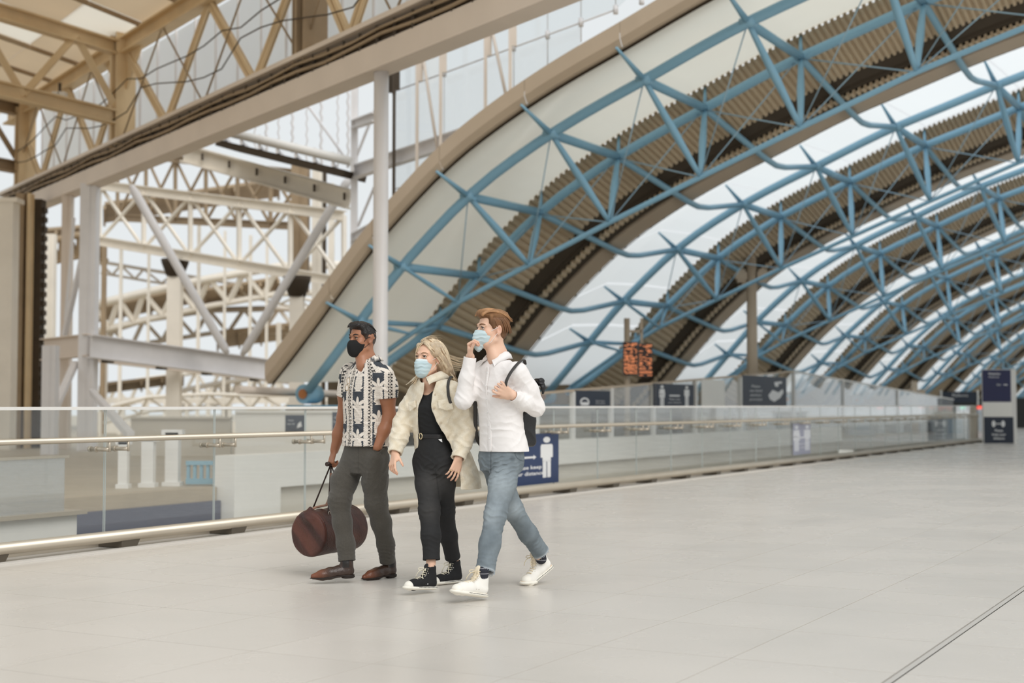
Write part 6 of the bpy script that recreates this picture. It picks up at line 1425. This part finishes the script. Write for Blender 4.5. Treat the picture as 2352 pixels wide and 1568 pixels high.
    Bt = Sdf(V3(-.20, -.20, .90), V3(.20, .20, 1.04), .003); zc = q(994, 1001)
    for t in np.linspace(0, 6.283, 60, endpoint=False):
        p = V3(zc[0], 0, zc[2])+BL*.124*math.cos(t)+BF*.094*math.sin(t); p2 = V3(zc[0], 0, zc[2])+BL*.124*math.cos(t+.105)+BF*.094*math.sin(t+.105); Bt.cone(p-V3(0, 0, .010), p2-V3(0, 0, .010), .0045, .0045, 0); Bt.cone(p+V3(0, 0, .010), p2+V3(0, 0, .010), .0045, .0045, 0); Bt.cone(p, p2, .0055, .0055, 0)
    belt = Bt.build('belt', vmat('belt_leather', .4), o, colf=flat(C3(30, 28, 28)))
    bc = q(972, 1003)+V3(0, 0, 0); bc = V3(zc[0], 0, zc[2])+BF*.100-BL*.004; b = MB(); b.tube([Vector(bc+BL*.014*math.cos(t)+V3(0, 0, .019*math.sin(t))) for t in np.linspace(0, 6.283, 17)], .003, 7, caps=False); reparent(b.build('buckle', mat('pale_gold', rgb(226, 208, 170), .25, .7), None), belt)
    tg = q(1011, 1011, -.125); b = MB(); b.prism([Vector(tg+V3(a_, -.002, c_)) for a_, c_ in ((-.012, .006), (.010, .009), (.014, -.012), (.002, -.006))], (0, .003, 0)); reparent(b.build('tag', M_SIGNW, None), jn)
    # ---- jacket: hollow, open at the front
    K = Sdf(V3(-.36, -.40, .58), V3(.38, .36, 1.42), .0036)
    R1 = [(865, 992, .085, .072, .01), (875, 996, .150, .095, .0), (890, 1001, .184, .112, 0), (930, 1002, .186, .136, .0), (970, 1006, .182, .142, .01), (1010, 1012, .186, .150, .02), (1055, 1020, .198, .165, .03), (1092, 1034, .205, .175, .045), (1122, 1040, .200, .170, .055)]
    K.loft(tloft(q, R1), ANG, .01, n=2.2)
    A_ = K.like(); A_.chain([lsh+V3(-.015, 0, -.005), (lsh+lel)/2+V3(.012, 0, 0), lel+V3(.002, 0, 0), (lel+lwr)/2+V3(.0, 0, 0), lwr], [.078, .070, .063, .056, .043], .035)
    A_.chain([rsh+V3(.012, 0, -.005), (rsh+rel)/2, rel, (rel+rwr)/2, rwr], [.076, .066, .060, .056, .043], .035); dl, dr = nrm(lwr-lel), nrm(rwr-rel)
    for w_, d_ in ((lwr, dl), (rwr, dr)):
        a_ = w_-d_*.012; A_.cone(a_-d_*.012, a_+d_*.008, .049, .048, .003)
    FOLDK = ([(lel, .09, (.2, 0, 1), .05, .0075, 1), ((lsh+lel)/2, .10, (.9, 0, .3), .055, .006, 2), (rel, .09, (.3, 0, 1), .05, .007, 3), ((rsh+rel)/2, .09, (.8, 0, .5), .055, .006, 4), ((lel+lwr)/2, .08, (.3, 0, 1), .04, .006, 5), ((rel+rwr)/2, .08, (.3, 0, 1), .04, .006, 6), (q(1040, 1080, -.1), .14, (1, 0, .15), .07, .008, 7), (q(1080, 1080, .1), .14, (1, .4, .1), .06, .009, 8), (q(1030, 970, -.12), .12, (.8, 0, -.5), .06, .005, 9)])
    A_.wrinkle(.0035, 11, 41); A_.folds(FOLDK)
    for w_, d_ in ((lwr, dl), (rwr, dr)):
        a_ = w_-d_*.012; cutcyl(A_, a_+d_*.014, d_, .08, .09); A_.cone(a_-d_*.03, a_+d_*.06, .034, .040, 0, None, 'sub')
    # hollow the body of the jacket, then open the front
    K.loft(tloft(q, [(y, x, a-.016, b-.016, d) for (y, x, a, b, d) in R1[1:]]+[(1150, 1042, .186, .156, .055)]), ANG, 0, n=2.2, op='sub')
    opn = [(872, 974, 1003), (890, 973, 997), (905, 971, 992), (934, 958, 989), (968, 956, 1003), (1000, 954, 1022), (1036, 952, 1044), (1070, 950, 1054), (1135, 948, 1058)]
    ro = []
    for (y, xl, xr) in opn: a_, b_ = q(xl, y, -.15), q(xr, y, -.15); ro.append((a_[2], (a_[0]+b_[0])/2, -.21, (b_[0]-a_[0])/2, .19))
    K.loft(ro, 0, .006, n=8, op='sub'); K.cone(q(988, 852, .0), q(988, 884, -.02), .070, .064, .006, None, 'sub'); K.wrinkle(.0035, 11, 42); K.folds(FOLDK); K.merge(A_, .03)
    jk1, jk2 = C3(235, 225, 205), C3(224, 211, 187)
    def kc(v): return mixc(np.tile(jk1, (len(v), 1)), jk2, .5+.5*np.sin(v[:, 0]*90+np.sin(v[:, 2]*60)*2))*1.0
    mj = vmat('cream_wool', .95, .5, 260, .05, 60, sheen=.3)
    jk = K.build('jacket', mj, o, colf=kc)
    collar('collar', jk, mj, q(990, 868, .01), .076, .074, .026, .044, .004, .062, 24, (.022, .022, .010, .14), kc, thick=.006)
    def flap(pts, th=.008):
        F_ = Sdf(np.min(pts, axis=0)-.03, np.max(pts, axis=0)+.03, .0028); n = len(pts); c = np.mean(pts, axis=0)
        for i in range(n): F_.cone(pts[i], pts[(i+1) % n], th*.6, th*.6, .003); F_.cone((pts[i]+c)/2, (pts[(i+1) % n]+c)/2, th*.62, th*.62, .004)
        for i in range(n):
            for w_ in (.12, .3, .45, .6, .75, .88): F_.cone(pts[i]*w_+c*(1-w_), pts[(i+1) % n]*w_+c*(1-w_), th*.62, th*.62, .003)
        F_.cone(c, c+V3(0, 0, .001), th*.8, th*.8, .006); F_.chain([pts[0]*.5+c*.5, pts[2]*.5+c*.5], [th*.62]*2, .004); F_.chain([pts[0]*.4+c*.6, pts[1]*.4+c*.6, pts[2]*.4+c*.6, pts[3]*.4+c*.6], [th*.7]*4, .004)
        return F_
    flap([q(1007, 920, -.168), q(1036, 917, -.180), q(1040, 938, -.184), q(1026, 941, -.182), q(1009, 936, -.174)]).build('pocket_flap', mj, jk, colf=kc)
    flap([q(939, 926, -.030), q(953, 921, -.06), q(954, 934, -.07), q(942, 943, -.045)]).build('pocket_flap', mj, jk, colf=kc)
    b = MB()
    for (x, y, d) in ((1000, 906, -.150), (997, 936, -.168), (1012, 971, -.178), (1029, 1003, -.190)): c = q(x, y, d); b.tube([Vector(c+V3(0, .03, 0)), Vector(c)], .0075, 12); b.tube([Vector(c+V3(0, .004, 0)), Vector(c+V3(0, -.002, 0))], .004, 10)
    reparent(b.build('buttons', mat('horn_button', rgb(196, 180, 156), .3), None), jk)
    # ---- black shoulder bag worn behind
    rb = thing('shoulder_bag', 'black shoulder bag of the blonde woman, only its strap showing on her jacket', 'bag', (O[0]+.08, O[1]+.2, 1.0)); bo = V3(*rb.location)-O
    Bk = Sdf(V3(-.12, .05, .90), V3(.30, .38, 1.26), .005); Bk.boxr(q(1035, 960, .22), (.09, .04, .13), (BL, BF, V3(0, 0, 1)), .03, 0); Bk.lo = Bk.lo-bo; Bk.build('pouch', vmat('black_bag_cloth', .6), rb, colf=flat(C3(30, 30, 31)))
    keys = [q(1042, 880, .12), q(1040, 868, .03), q(1036, 864, -.06), q(1031, 874, -.125), q(1029, 890, -.165), q(1030, 908, -.186), q(1034, 922, -.192), q(1040, 935, -.16), q(1045, 960, -.06), q(1045, 970, .15)]
    def push(p, off):
        p = np.array(p)
        for _ in range(80):
            i = np.clip(((p-K.lo)/K.h).round().astype(int), 0, K.n-1)
            if K.d[tuple(i)] > off: break
            p = p+V3(0, -.003, .0006)
        return p
    fine = [keys[i]*(1-t)+keys[i+1]*t for i in range(2, 6) for t in np.linspace(0, 1, 5, endpoint=False)]+[keys[6]]
    keys = [keys[0], keys[1]]+[push(p, .003) for p in fine]+[keys[7], keys[8], keys[9]]
    b = MB(); b.tube([Vector(k) for k in keys], .010, 8, up=(0, -.7, .7), flat=.4); s_ = b.build('strap', bpy.data.materials['dark_webbing'], None); s_.parent = rb; s_.location = Vector(-bo)
    shoe('sneaker', o, *shR[:3], 'sneaker', 0, 1, .86, 'black high top sneaker in front, just off the floor', 'b'); shoe('sneaker', o, *shL[:3], 'sneaker', 0, -1, .86, 'black high top sneaker behind', 'b')
    return o

# ---------------------------------------------------------------- man in the floral shirt
def man_floral():
    o, O, q = person('dark haired man in black mask and black and cream floral shirt', 840, 9.65)
    hd = Head(q(831, 779, .0), head_frame(42, 1), .93)
    S = Sdf(V3(-.38, -.42, .0), V3(.36, .46, 1.80), .0038); hd.build(S)
    neck = q(843, 832, .03); S.cone(hd.p(0, -.03, -.05), neck, .053, .057, .03); S.cone(hd.p(0, .01, -.085), q(834, 838, -.04), .040, .046, .02); S.cone(neck, q(845, 885, .02), .065, .11, .04)
    S.loft(tloft(q, [(1055, 840, .125, .09, 0), (960, 838, .125, .085, 0), (890, 841, .14, .09, 0), (862, 842, .12, .07, 0)]), ANG, .04)
    lsh, lel, lwr = q(883, 864, -.12), q(894, 958, -.09), q(867, 1026, -.165)
    rsh, rel, rwr = q(801, 858, .13), q(789, 958, .20), q(768, 1034, .22)
    S.chain([lsh, (lsh+lel)/2, lel, (lel+lwr)/2+V3(.004, 0, .01), lwr], [.058, .056, .044, .040, .028], .03); S.chain([rsh, (rsh+rel)/2, rel, (rel+rwr)/2, rwr], [.058, .054, .043, .042, .029], .03)
    lh, lk, la = q(862, 1052, -.06), q(864, 1155, -.06), q(891, 1292, .13)
    rh, rk, ra = q(818, 1050, .06), q(780, 1150, -.06), q(797, 1292, -.13)
    S.chain([lh, lk, la], [.068, .044, .033], .03); S.chain([rh, rk, ra], [.068, .044, .033], .03)
    hA = q(814, 1320, -.12); hB = q(908, 1322, .17)
    shR = ((hA[0]-.0, hA[1], .030), (-.97, -.25), -1, 0, 1.0); shL = ((hB[0], hB[1], .001), (-.70, -.71), 0, 0, 1.0)
    for an, F_ in ((la, shL), (ra, shR)): TT = shoe_frame(*F_)[4]; S.chain([an, TT(.055, 0, .10), TT(.06, 0, .05), TT(.16, 0, .035)], [.033, .030, .026, .018], .02)
    hand(S, lwr, nrm(q(862, 1056, -.07)-lwr), V3(-.3, .9, 0), 1, .150, thumb=(15, 5), fcurl=[(20, 30, 30)]*4, spread=.3, r=.9)
    t2 = hand(S, rwr, nrm(q(760, 1062, .20)-rwr), V3(.75, .5, .1), -1, .185, thumb=(25, 40), fcurl=[(62, 80, 50), (64, 80, 50), (66, 80, 50), (68, 80, 50)])
    base, red = C3(166, 116, 88), C3(128, 78, 58)
    sk = skin(base, red, hd)
    def col(v):
        c = sk(v); arm = (v[:, 2] < 1.40)*1.0; c = mixc(c, C3(150, 98, 70), arm*.6); r = (v-hd.c)/hd.sc   # shaved sides
        f = sstep(.03, .05, r@hd.u)*sstep(.02, -.005, r@hd.f-.03)*.0; return mixc(c, C3(70, 48, 38), f)
    S.build('body', vmat('brown_skin', .42, .06, 180, .04, 12, sss=.10), o, colf=col); hd.eyes(o, M_IRISB, mat('black_brow', rgb(34, 26, 22), .8))
    # ---- hair: short dark, fuller on top
    H = Sdf(hd.c-.20, hd.c+.22, .003)
    hd.E(H, 0, -.018, .042, .0785, .097, .086, 0); hd.E(H, 0, -.045, .0, .070, .067, .070, .02); hd.E(H, 0, .030, .096, .062, .070, .030, .02); hd.E(H, .012, .075, .098, .050, .028, .020, .02)
    H.plane(hd.p(0, .058, .0), nrm(hd.f*1-hd.u*.62), k=.006); hd.E(H, 0, .092, -.005, .074, .070, .074, .008, 'sub')
    for s in (-1, 1): hd.E(H, s*.085, .010, -.040, .03, .040, .045, .008, 'sub')
    hd.E(H, 0, .03, -.125, .12, .11, .075, .02, 'sub'); hd.E(H, 0, .078, .100, .054, .024, .018, .015)
    for s in (-1, 1): H.chain([hd.p(s*.064, .044, .080), hd.p(s*.0730, .032, .045), hd.p(s*.0750, .020, .010)], [.013, .010, .006], .02)
    H.wrinkle(.0022, 150, 3)
    d1, d2 = C3(32, 28, 26), C3(74, 58, 48)
    def hc(v): r = (v-hd.c)/hd.sc; return mixc(np.tile(d1, (len(v), 1)), d2, sstep(.045, .0, r@hd.u)*.8)
    hair = H.build('hair', vmat('black_hair', .42, .6, 90, .15, 60), o, colf=hc, clean=True)
    g = []
    for l in (-.058, -.035, -.012, .012, .035, .055): g.append([(l*.7-.01, .02, .126-abs(l)*.3), (l*.9, .050, .136-abs(l)*.35), (l*.95, .082, .124-abs(l)*.3), (l*.90, .092, .104-abs(l)*.25)])
    strands(hd, g, .0046, 110, .0025, 5, mat('black_lock', rgb(36, 31, 28), .4, var=.3, vscale=40), hair)
    g = []
    for l in (-.06, -.03, 0, .03, .062): g.append([(l*.7, .03, .126-abs(l)*.3), (l, -.02, .138-abs(l)*.4), (l*1.0, -.055, .119-abs(l)*.5), (l*.9, -.088, .078-abs(l)*.3)])
    strands(hd, g, .0044, 100, .0025, 6, bpy.data.materials['black_lock'], hair)
    # ---- black mask
    Mk = Sdf(hd.c-.20, hd.c+.17, .0027)
    hd.E(Mk, 0, .046, -.062, .062, .072, .064, 0); hd.E(Mk, 0, .100, -.050, .016, .030, .034, .04); hd.E(Mk, 0, .078, -.102, .032, .034, .030, .03)
    Mk.plane(hd.p(0, .085, -.012), nrm(hd.u+hd.f*-.10), k=.004); hd.E(Mk, 0, .040, -.040, .063, .066, .034, .015); Mk.plane(hd.p(0, .026, -.05), nrm(-hd.f*1-hd.u*.25), k=.004); hd.E(Mk, 0, .008, -.06, .058, .062, .10, .004, 'sub')
    mk = Mk.build('face_mask', vmat('black_mask_cloth', .9, .1, 400), o, colf=flat(C3(26, 25, 25))); st = []
    for s in (-1, 1): st.append((bez(hd.p(s*.066, .036, -.022), hd.p(s*.074, .03, -.0), hd.p(s*.084, .01, .012), hd.p(s*.082, -.006, .014), 7), .0020)); st.append((bez(hd.p(s*.064, .030, -.064), hd.p(s*.078, .02, -.050), hd.p(s*.084, .005, -.035), hd.p(s*.082, -.010, -.030), 7), .0018))
    me_ = mat('black_elastic', rgb(26, 26, 26), .8); [tubes_obj('ear_loop', [p_], me_, mk, 5) for p_ in st]
    # ---- shirt
    T = Sdf(V3(-.34, -.38, .86), V3(.36, .34, 1.54), .003)
    R1 = [(824, 846, .072, .062, .01), (838, 845, .132, .088, .0), (860, 843, .178, .112, .0), (895, 840, .178, .128, -.005), (930, 839, .168, .126, -.01), (965, 839, .162, .122, -.005), (1000, 841, .172, .134, 0), (1024, 842, .182, .144, 0)]
    T.loft(tloft(q, R1), ANG, .02, n=2.3)
    se = q(887, 914, -.10); sr = q(794, 908, .15); A_ = T.like(); A_.chain([lsh+V3(-.012, 0, .0), (lsh+se)/2+V3(.002, 0, 0), se+V3(.004, 0, -.05)], [.080, .078, .080], .035); A_.chain([rsh+V3(.015, 0, 0), sr+V3(0, 0, -.05)], [.078, .074], .035)
    T.wrinkle(.0030, 13, 51); T.folds([(q(870, 890, -.18), .08, (.8, 0, -.4), .04, .0045, 1), (q(840, 985, -.13), (.15, .15, .07), (.2, 0, 1), .045, .0045, 2), (q(810, 930, -.1), .09, (.7, 0, .5), .04, .004, 3), (q(860, 1000, -.14), .09, (-.6, 0, .7), .04, .0045, 4), (q(888, 895, -.16), .07, (.3, 0, .9), .035, .004, 5), (q(800, 1005, -.05), .08, (.6, 0, .7), .04, .004, 6)])
    dS = nrm(nrm(lel-lsh)+V3(0, 0, -.6))
    for e_, d_, r_ in ((se, dS, .074), (sr, nrm(rel-rsh), .068)): cutcyl(A_, e_, d_, .16, .12); A_.cone(e_-d_*.03, e_+d_*.06, r_-.004, r_+.004, 0, None, 'sub')
    A_.folds([(q(888, 895, -.16), .07, (.3, 0, .9), .035, .004, 5)]); T.merge(A_, .03)
    T.cone(q(845, 802, .02), q(840, 850, -.04), .060, .042, .008, None, 'sub'); T.cone(q(828, 838, -.07), q(811, 866, -.17), .038, .012, .010, None, 'sub')
    T.loft(tloft(q, [(1040, 842, .177, .139, 0), (1014, 842, .172, .132, 0)]), ANG, 0, op='sub')
    navy, crm, blk, crm2 = C3(58, 63, 70), C3(222, 213, 202), C3(34, 31, 31), C3(176, 164, 152)
    cx0 = q(840, 930)[0]; slL = q(888, 900, -.1); slR = q(795, 890, .15)
    def pattern(s, z):
        """aloha print: placket chain, pineapples on dark stripes, scalloped borders; s runs around the body, z up (metres)"""
        per = .176; u = np.mod(s+.010, per); c = np.tile(navy, (len(s), 1)).astype(np.float32)
        def scallop(lo, hi):
            w_ = .004*np.abs(np.sin(z*math.pi/.016)); return (u > lo-w_) & (u < hi+w_)
        c[scallop(.020, .038)] = crm; c[scallop(.136, .160)] = crm
        m = scallop(.020, .038) | scallop(.136, .160); sp = (np.sin(z*520)*np.sin(s*610) > .72) & m; c[sp] = crm2*.75
        ch = (u < .020) | (u > .164); c[ch] = blk; uu = np.where(u > .1, u-per, u); zz = np.mod(z, .022)-.011
        ring = np.abs(np.sqrt(((uu-.002)/.0062)**2+(zz/.0078)**2)-1) < .30; c[ring & ch] = crm; c[ch & (np.abs(np.abs(uu-.002)-.013) < .003) & (np.abs(zz) < .006)] = crm
        # pineapple with its crown of leaves, repeated down the dark stripe
        zp = np.mod(z+.02, .215); xc = u-.088
        body = (xc/.035)**2+((zp-.066)/.060)**2; inb = body < 1+.10*np.sin(np.arctan2(zp-.068, xc)*18)
        c[inb] = crm; dots = (np.sin((xc+zp)*430)*np.sin((xc-zp)*430) > .62) & inb; c[dots] = crm2*.62
        rz = zp-.120; an = np.arctan2(xc, rz+.002); R_ = np.sqrt(xc**2+(rz+.002)**2); leaf = (R_ < .064*(.42+.58*np.abs(np.cos(an*3.5))**1.5)) & (rz > -.018) & ~inb; c[leaf] = crm; c[leaf & (np.abs(np.sin(an*3.5)) > .985)] = crm2*.6
        rz2 = zp-.010; an2 = np.arctan2(xc, -rz2); R2 = np.sqrt(xc**2+rz2**2); lf2 = (R2 < .046*(.35+.65*np.abs(np.cos(an2*3))**1.5)) & (rz2 < .02) & ~inb; c[lf2] = crm
        eye = (np.abs(np.sqrt((xc-.024)**2+(zp-.105)**2)-.006) < .0028); c[eye] = crm
        return c
    def tc(v):
        z = v[:, 2]; w_ = v-V3(cx0, 0, 0); w_[:, 2] = 0; ang = np.arctan2(w_@BL, w_@BF); s = ang*.152+.002
        c = pattern(s, z)
        for sl, sgn in ((slL, 1), (slR, -1)):
            dd = (v-sl)@BL*sgn; k = (dd > -.035) & (z < sl[2]+.13) & (np.linalg.norm((v-sl)[:, :2], axis=1) < .115); s2 = (v[:, 0]-sl[0])*1.15+.088+.045; c2 = pattern(s2+.176*3, z+.09); c[k] = c2[k]
        return c
    mf = vmat('printed_viscose', .75, .08, 420, .03, 30)
    shirt = T.build('shirt', mf, o, colf=tc, smooth=1)
    collar('collar', shirt, mf, q(845, 827, .01), .064, .060, .036, .034, .004, .046, 28, (.036, .012, .018, .12), tc)
    bt = MB()
    for y in (885, 925, 960, 995): z = q(0, y)[2]; c = V3(cx0, 0, z)+BF*.128; bt.tube([Vector(c), Vector(c+BF*.004)], .005, 8)
    reparent(bt.build('buttons', M_SIGNW, None), shirt)
    sg = thing('sunglasses', 'folded round sunglasses hung from the open neck of the floral shirt', 'glasses', (O[0]-.12, O[1]-.14, 1.32)); so_ = V3(*sg.location)-O
    for i, (x, y) in enumerate(((800, 874), (797, 890))):
        c = q(x, y, -.178)-so_; b = MB(); b.tube([Vector(c+V3(.009*math.cos(t), 0, .020*math.sin(t))) for t in np.linspace(0, 6.283, 17)], .0016, 6, caps=False); reparent(b.build('rim', mat('gold_rim', rgb(176, 150, 110), .3, .8) if i == 0 else bpy.data.materials['gold_rim'], None), sg)
        b = MB(); b.prism([Vector(c+V3(.008*math.cos(t), 0, .019*math.sin(t))) for t in np.linspace(0, 6.283, 14, endpoint=False)], (0, .001, 0)); reparent(b.build('lens', mat('smoke_lens', rgb(214, 206, 196), .1) if i == 0 else bpy.data.materials['smoke_lens'], None), sg)
    c = q(803, 868, -.172)-so_; c2 = q(801, 905, -.172)-so_; b = MB(); b.tube([Vector(c), Vector(c2)], .0016, 6); reparent(b.build('temple', bpy.data.materials['gold_rim'], None), sg)
    # ---- trousers
    J = Sdf(V3(-.30, -.36, .08), V3(.34, .34, 1.0), .0036)
    J.loft(tloft(q, [(1012, 840, .160, .118, 0), (1030, 840, .164, .122, 0), (1060, 840, .168, .128, .0), (1085, 838, .158, .118, 0)]), ANG, .02, n=2.3)
    hR, hL = q(797, 1288, -.13), q(890, 1290, .125)
    J.chain([rh+V3(.0, 0, 0), q(790, 1105, .0), q(780, 1150, -.06), q(786, 1200, -.085), q(794, 1250, -.11), hR], [.092, .088, .074, .063, .058, .058], .035)
    J.chain([lh, q(861, 1105, -.07), q(864, 1155, -.07), q(876, 1200, .0), q(886, 1250, .08), hL], [.092, .084, .073, .066, .056, .053], .035)
    J.cone(q(862, 1052, -.15), q(858, 1085, -.13), .040, .036, .05)
    J.wrinkle(.0026, 12, 61); J.folds([(q(780, 1150, -.06), .09, (.3, 0, 1), .035, .0045, 1), (q(864, 1155, -.07), .08, (-.3, 0, 1), .035, .0045, 2), (q(795, 1265, -.09), (.08, .08, .05), (.15, 0, 1), .026, .005, 3), (q(889, 1268, .06), (.08, .08, .05), (.1, 0, 1), .026, .006, 4), (q(838, 1080, -.1), .08, (.3, 0, .9), .035, .005, 5), (q(875, 1100, -.1), .10, (-.85, 0, .4), .04, .004, 6), (q(800, 1090, -.05), .09, (.6, 0, .6), .045, .004, 7)])
    nR, nL = nrm(hR-q(794, 1250, -.11)), nrm(hL-q(886, 1250, .08)); cutcyl(J, hR, nR, .10, .09); cutcyl(J, hL, nL, .10, .09); J.cone(hR-nR*.02, hR+nR*.05, .045, .052, 0, None, 'sub'); J.cone(hL-nL*.02, hL+nL*.05, .044, .050, 0, None, 'sub')
    J.chain([q(855, 1016, -.14), q(862, 1030, -.162), q(868, 1042, -.172), q(882, 1030, -.165)], [.007]*4, .012)
    g1, g2 = C3(84, 80, 73), C3(66, 62, 56)
    def jc(v):
        n = np.sin(v[:, 0]*900+v[:, 2]*300)*np.sin(v[:, 2]*900-v[:, 0]*200); c = mixc(np.tile(g1, (len(v), 1)), g2, .5+.5*n); s_ = np.exp(-((v[:, 0]-q(828, 1050)[0])/.003)**2)*(v[:, 1] < 0)*(v[:, 2] > q(0, 1100)[2]); return mixc(c, g2*.6, s_*.5)
    J.build('trousers', vmat('grey_tweed', .95, .35, 500, .10, 90, sheen=.2), o, colf=jc)
    shoe('boot', o, *shR[:3], 'boot', 0, 1, 1.0, 'brown leather ankle boot lifted just off the floor'); shoe('boot', o, *shL[:3], 'boot', 0, -1, 1.0, 'brown leather ankle boot flat on the floor')
    # ---- leather holdall
    bg_ = P(757, 1215, 9.98); bag = thing('leather_holdall', 'brown leather barrel holdall carried low by the man in the floral shirt', 'bag', (bg_.x, 9.98, 0)); bO = V3(bg_.x, 9.98, 0)
    def r(x, y, d=0.0): p = P(x, y, 9.98+d); return V3(p.x, p.y, p.z)-bO
    A, B_ = r(714, 1222, -.16), r(800, 1207, .17); ax = nrm(B_-A); L_ = np.linalg.norm(B_-A)/2+.035; up = nrm(V3(0, 0, 1)-ax*ax[2]); sd_ = np.cross(ax, up)
    G = Sdf(V3(-.38, -.42, .08), V3(.38, .42, .66), .0036); c = (A+B_)/2
    G.cone(A, B_, .150, .150, 0, (up, 1.03)); G.cone(A-V3(0, 0, .02), B_-V3(0, 0, .02), .148, .148, .03); G.plane(A-ax*.035, -ax, k=.02); G.plane(B_+ax*.035, ax, k=.02)
    G.cone(A+up*.10, A+up*.165-ax*.0, .05, .012, .04); G.wrinkle(.005, 9, 71); G.folds([(c+up*.08-sd_*.0, .16, ax*1., .09, .010, 1), (A-ax*.03, .12, up*.6+sd_*.8, .08, .008, 2), (c-sd_*.14, .14, ax*.8+up*.6, .08, .009, 3), (B_, .1, ax*.5+up, .07, .008, 4)])
    def seam(t, r_=.0045):
        pts = [c+ax*t+(up*math.cos(a_)+sd_*math.sin(a_))*.1495 for a_ in np.linspace(0, 6.283, 50)]; G.chain(pts, [r_]*50, .004)
    seam(-L_+.028, .0045); seam(L_-.028, .0045)
    l1, l2, l3 = C3(74, 44, 37), C3(104, 62, 50), C3(44, 28, 25)
    def lc(v):
        n = .5+.5*np.sin(v[:, 0]*21+np.sin(v[:, 2]*17+1)*2+np.sin(v[:, 1]*15)); c_ = mixc(np.tile(l1, (len(v), 1)), l2, n*.7); c_ = mixc(c_, l3, sstep(.2, .9, np.sin(v[:, 0]*35+v[:, 2]*28+2))*.5)
        for t in (-L_+.028, L_-.028): c_ = mixc(c_, l3, np.exp(-(((v-c)@ax-t)/.004)**2)*.6)
        return c_
    G.build('bag_body', vmat('worn_leather', .42, .35, 70, .12, 14, spec=.4), bag, colf=lc)
    hp = r(759, 1070, -.02)-V3(0, 0, 0); hp = V3(*(P(760, 1066, 9.87)))-bO; md = mat('dark_strap_leather', rgb(52, 36, 30), .4); paths = []
    for s_ in (-1, 1):
        for t in (-.10, .10):
            a_ = c+ax*t*1.0+up*.130+sd_*s_*.075; paths.append(([a_-up*.05+sd_*s_*.03, a_, a_*.6+hp*.4+V3(0, 0, .0), a_*.15+hp*.85, hp+ax*.0], .0075))
    for pts, rr in paths: b = MB(); b.tube([Vector(p) for p in pts], rr, 8, flat=.5); reparent(b.build('handle', md, None), bag)
    b = MB(); b.tube([Vector(hp-ax*.045+V3(0, 0, .004)), Vector(hp+ax*.045+V3(0, 0, .004))], .015, 10); reparent(b.build('grip', md, None), bag)
    b = MB(); k_ = [A+up*.150, A+up*.165+ax*.05, c+up*.17-ax*.03, c+up*.22, hp-V3(0, 0, .20)+ax*.0, hp-V3(0, 0, .06)]; b.tube([Vector(p) for p in k_], [.012, .013, .013, .012, .014, .010], 8, flat=.6); reparent(b.build('shoulder_strap', mat('tan_strap_leather', rgb(150, 112, 92), .5, var=.2, vscale=20), None), bag)
    for s_ in (-1, 1):
        for t in (-.10, .10): b = MB(); a_ = c+ax*t+up*.125+sd_*s_*.085; b.tube([Vector(a_+ax*.011*math.cos(u_)+up*.011*math.sin(u_)) for u_ in np.linspace(0, 6.283, 11)], .0025, 6, caps=False); reparent(b.build('buckle', M_STEEL, None), bag)
    return o
man_white(); woman(); man_floral()
for o in bpy.data.objects:
    if o.parent is not None and o.name.split('.')[0] in ('buttons', 'laces', 'hair_locks', 'flyaway_hair', 'frayed_hem', 'eyelets', 'cable_run', 'louvre_rack', 'deck_lap', 'slack_cable', 'eyelashes'): o['kind'] = 'stuff'
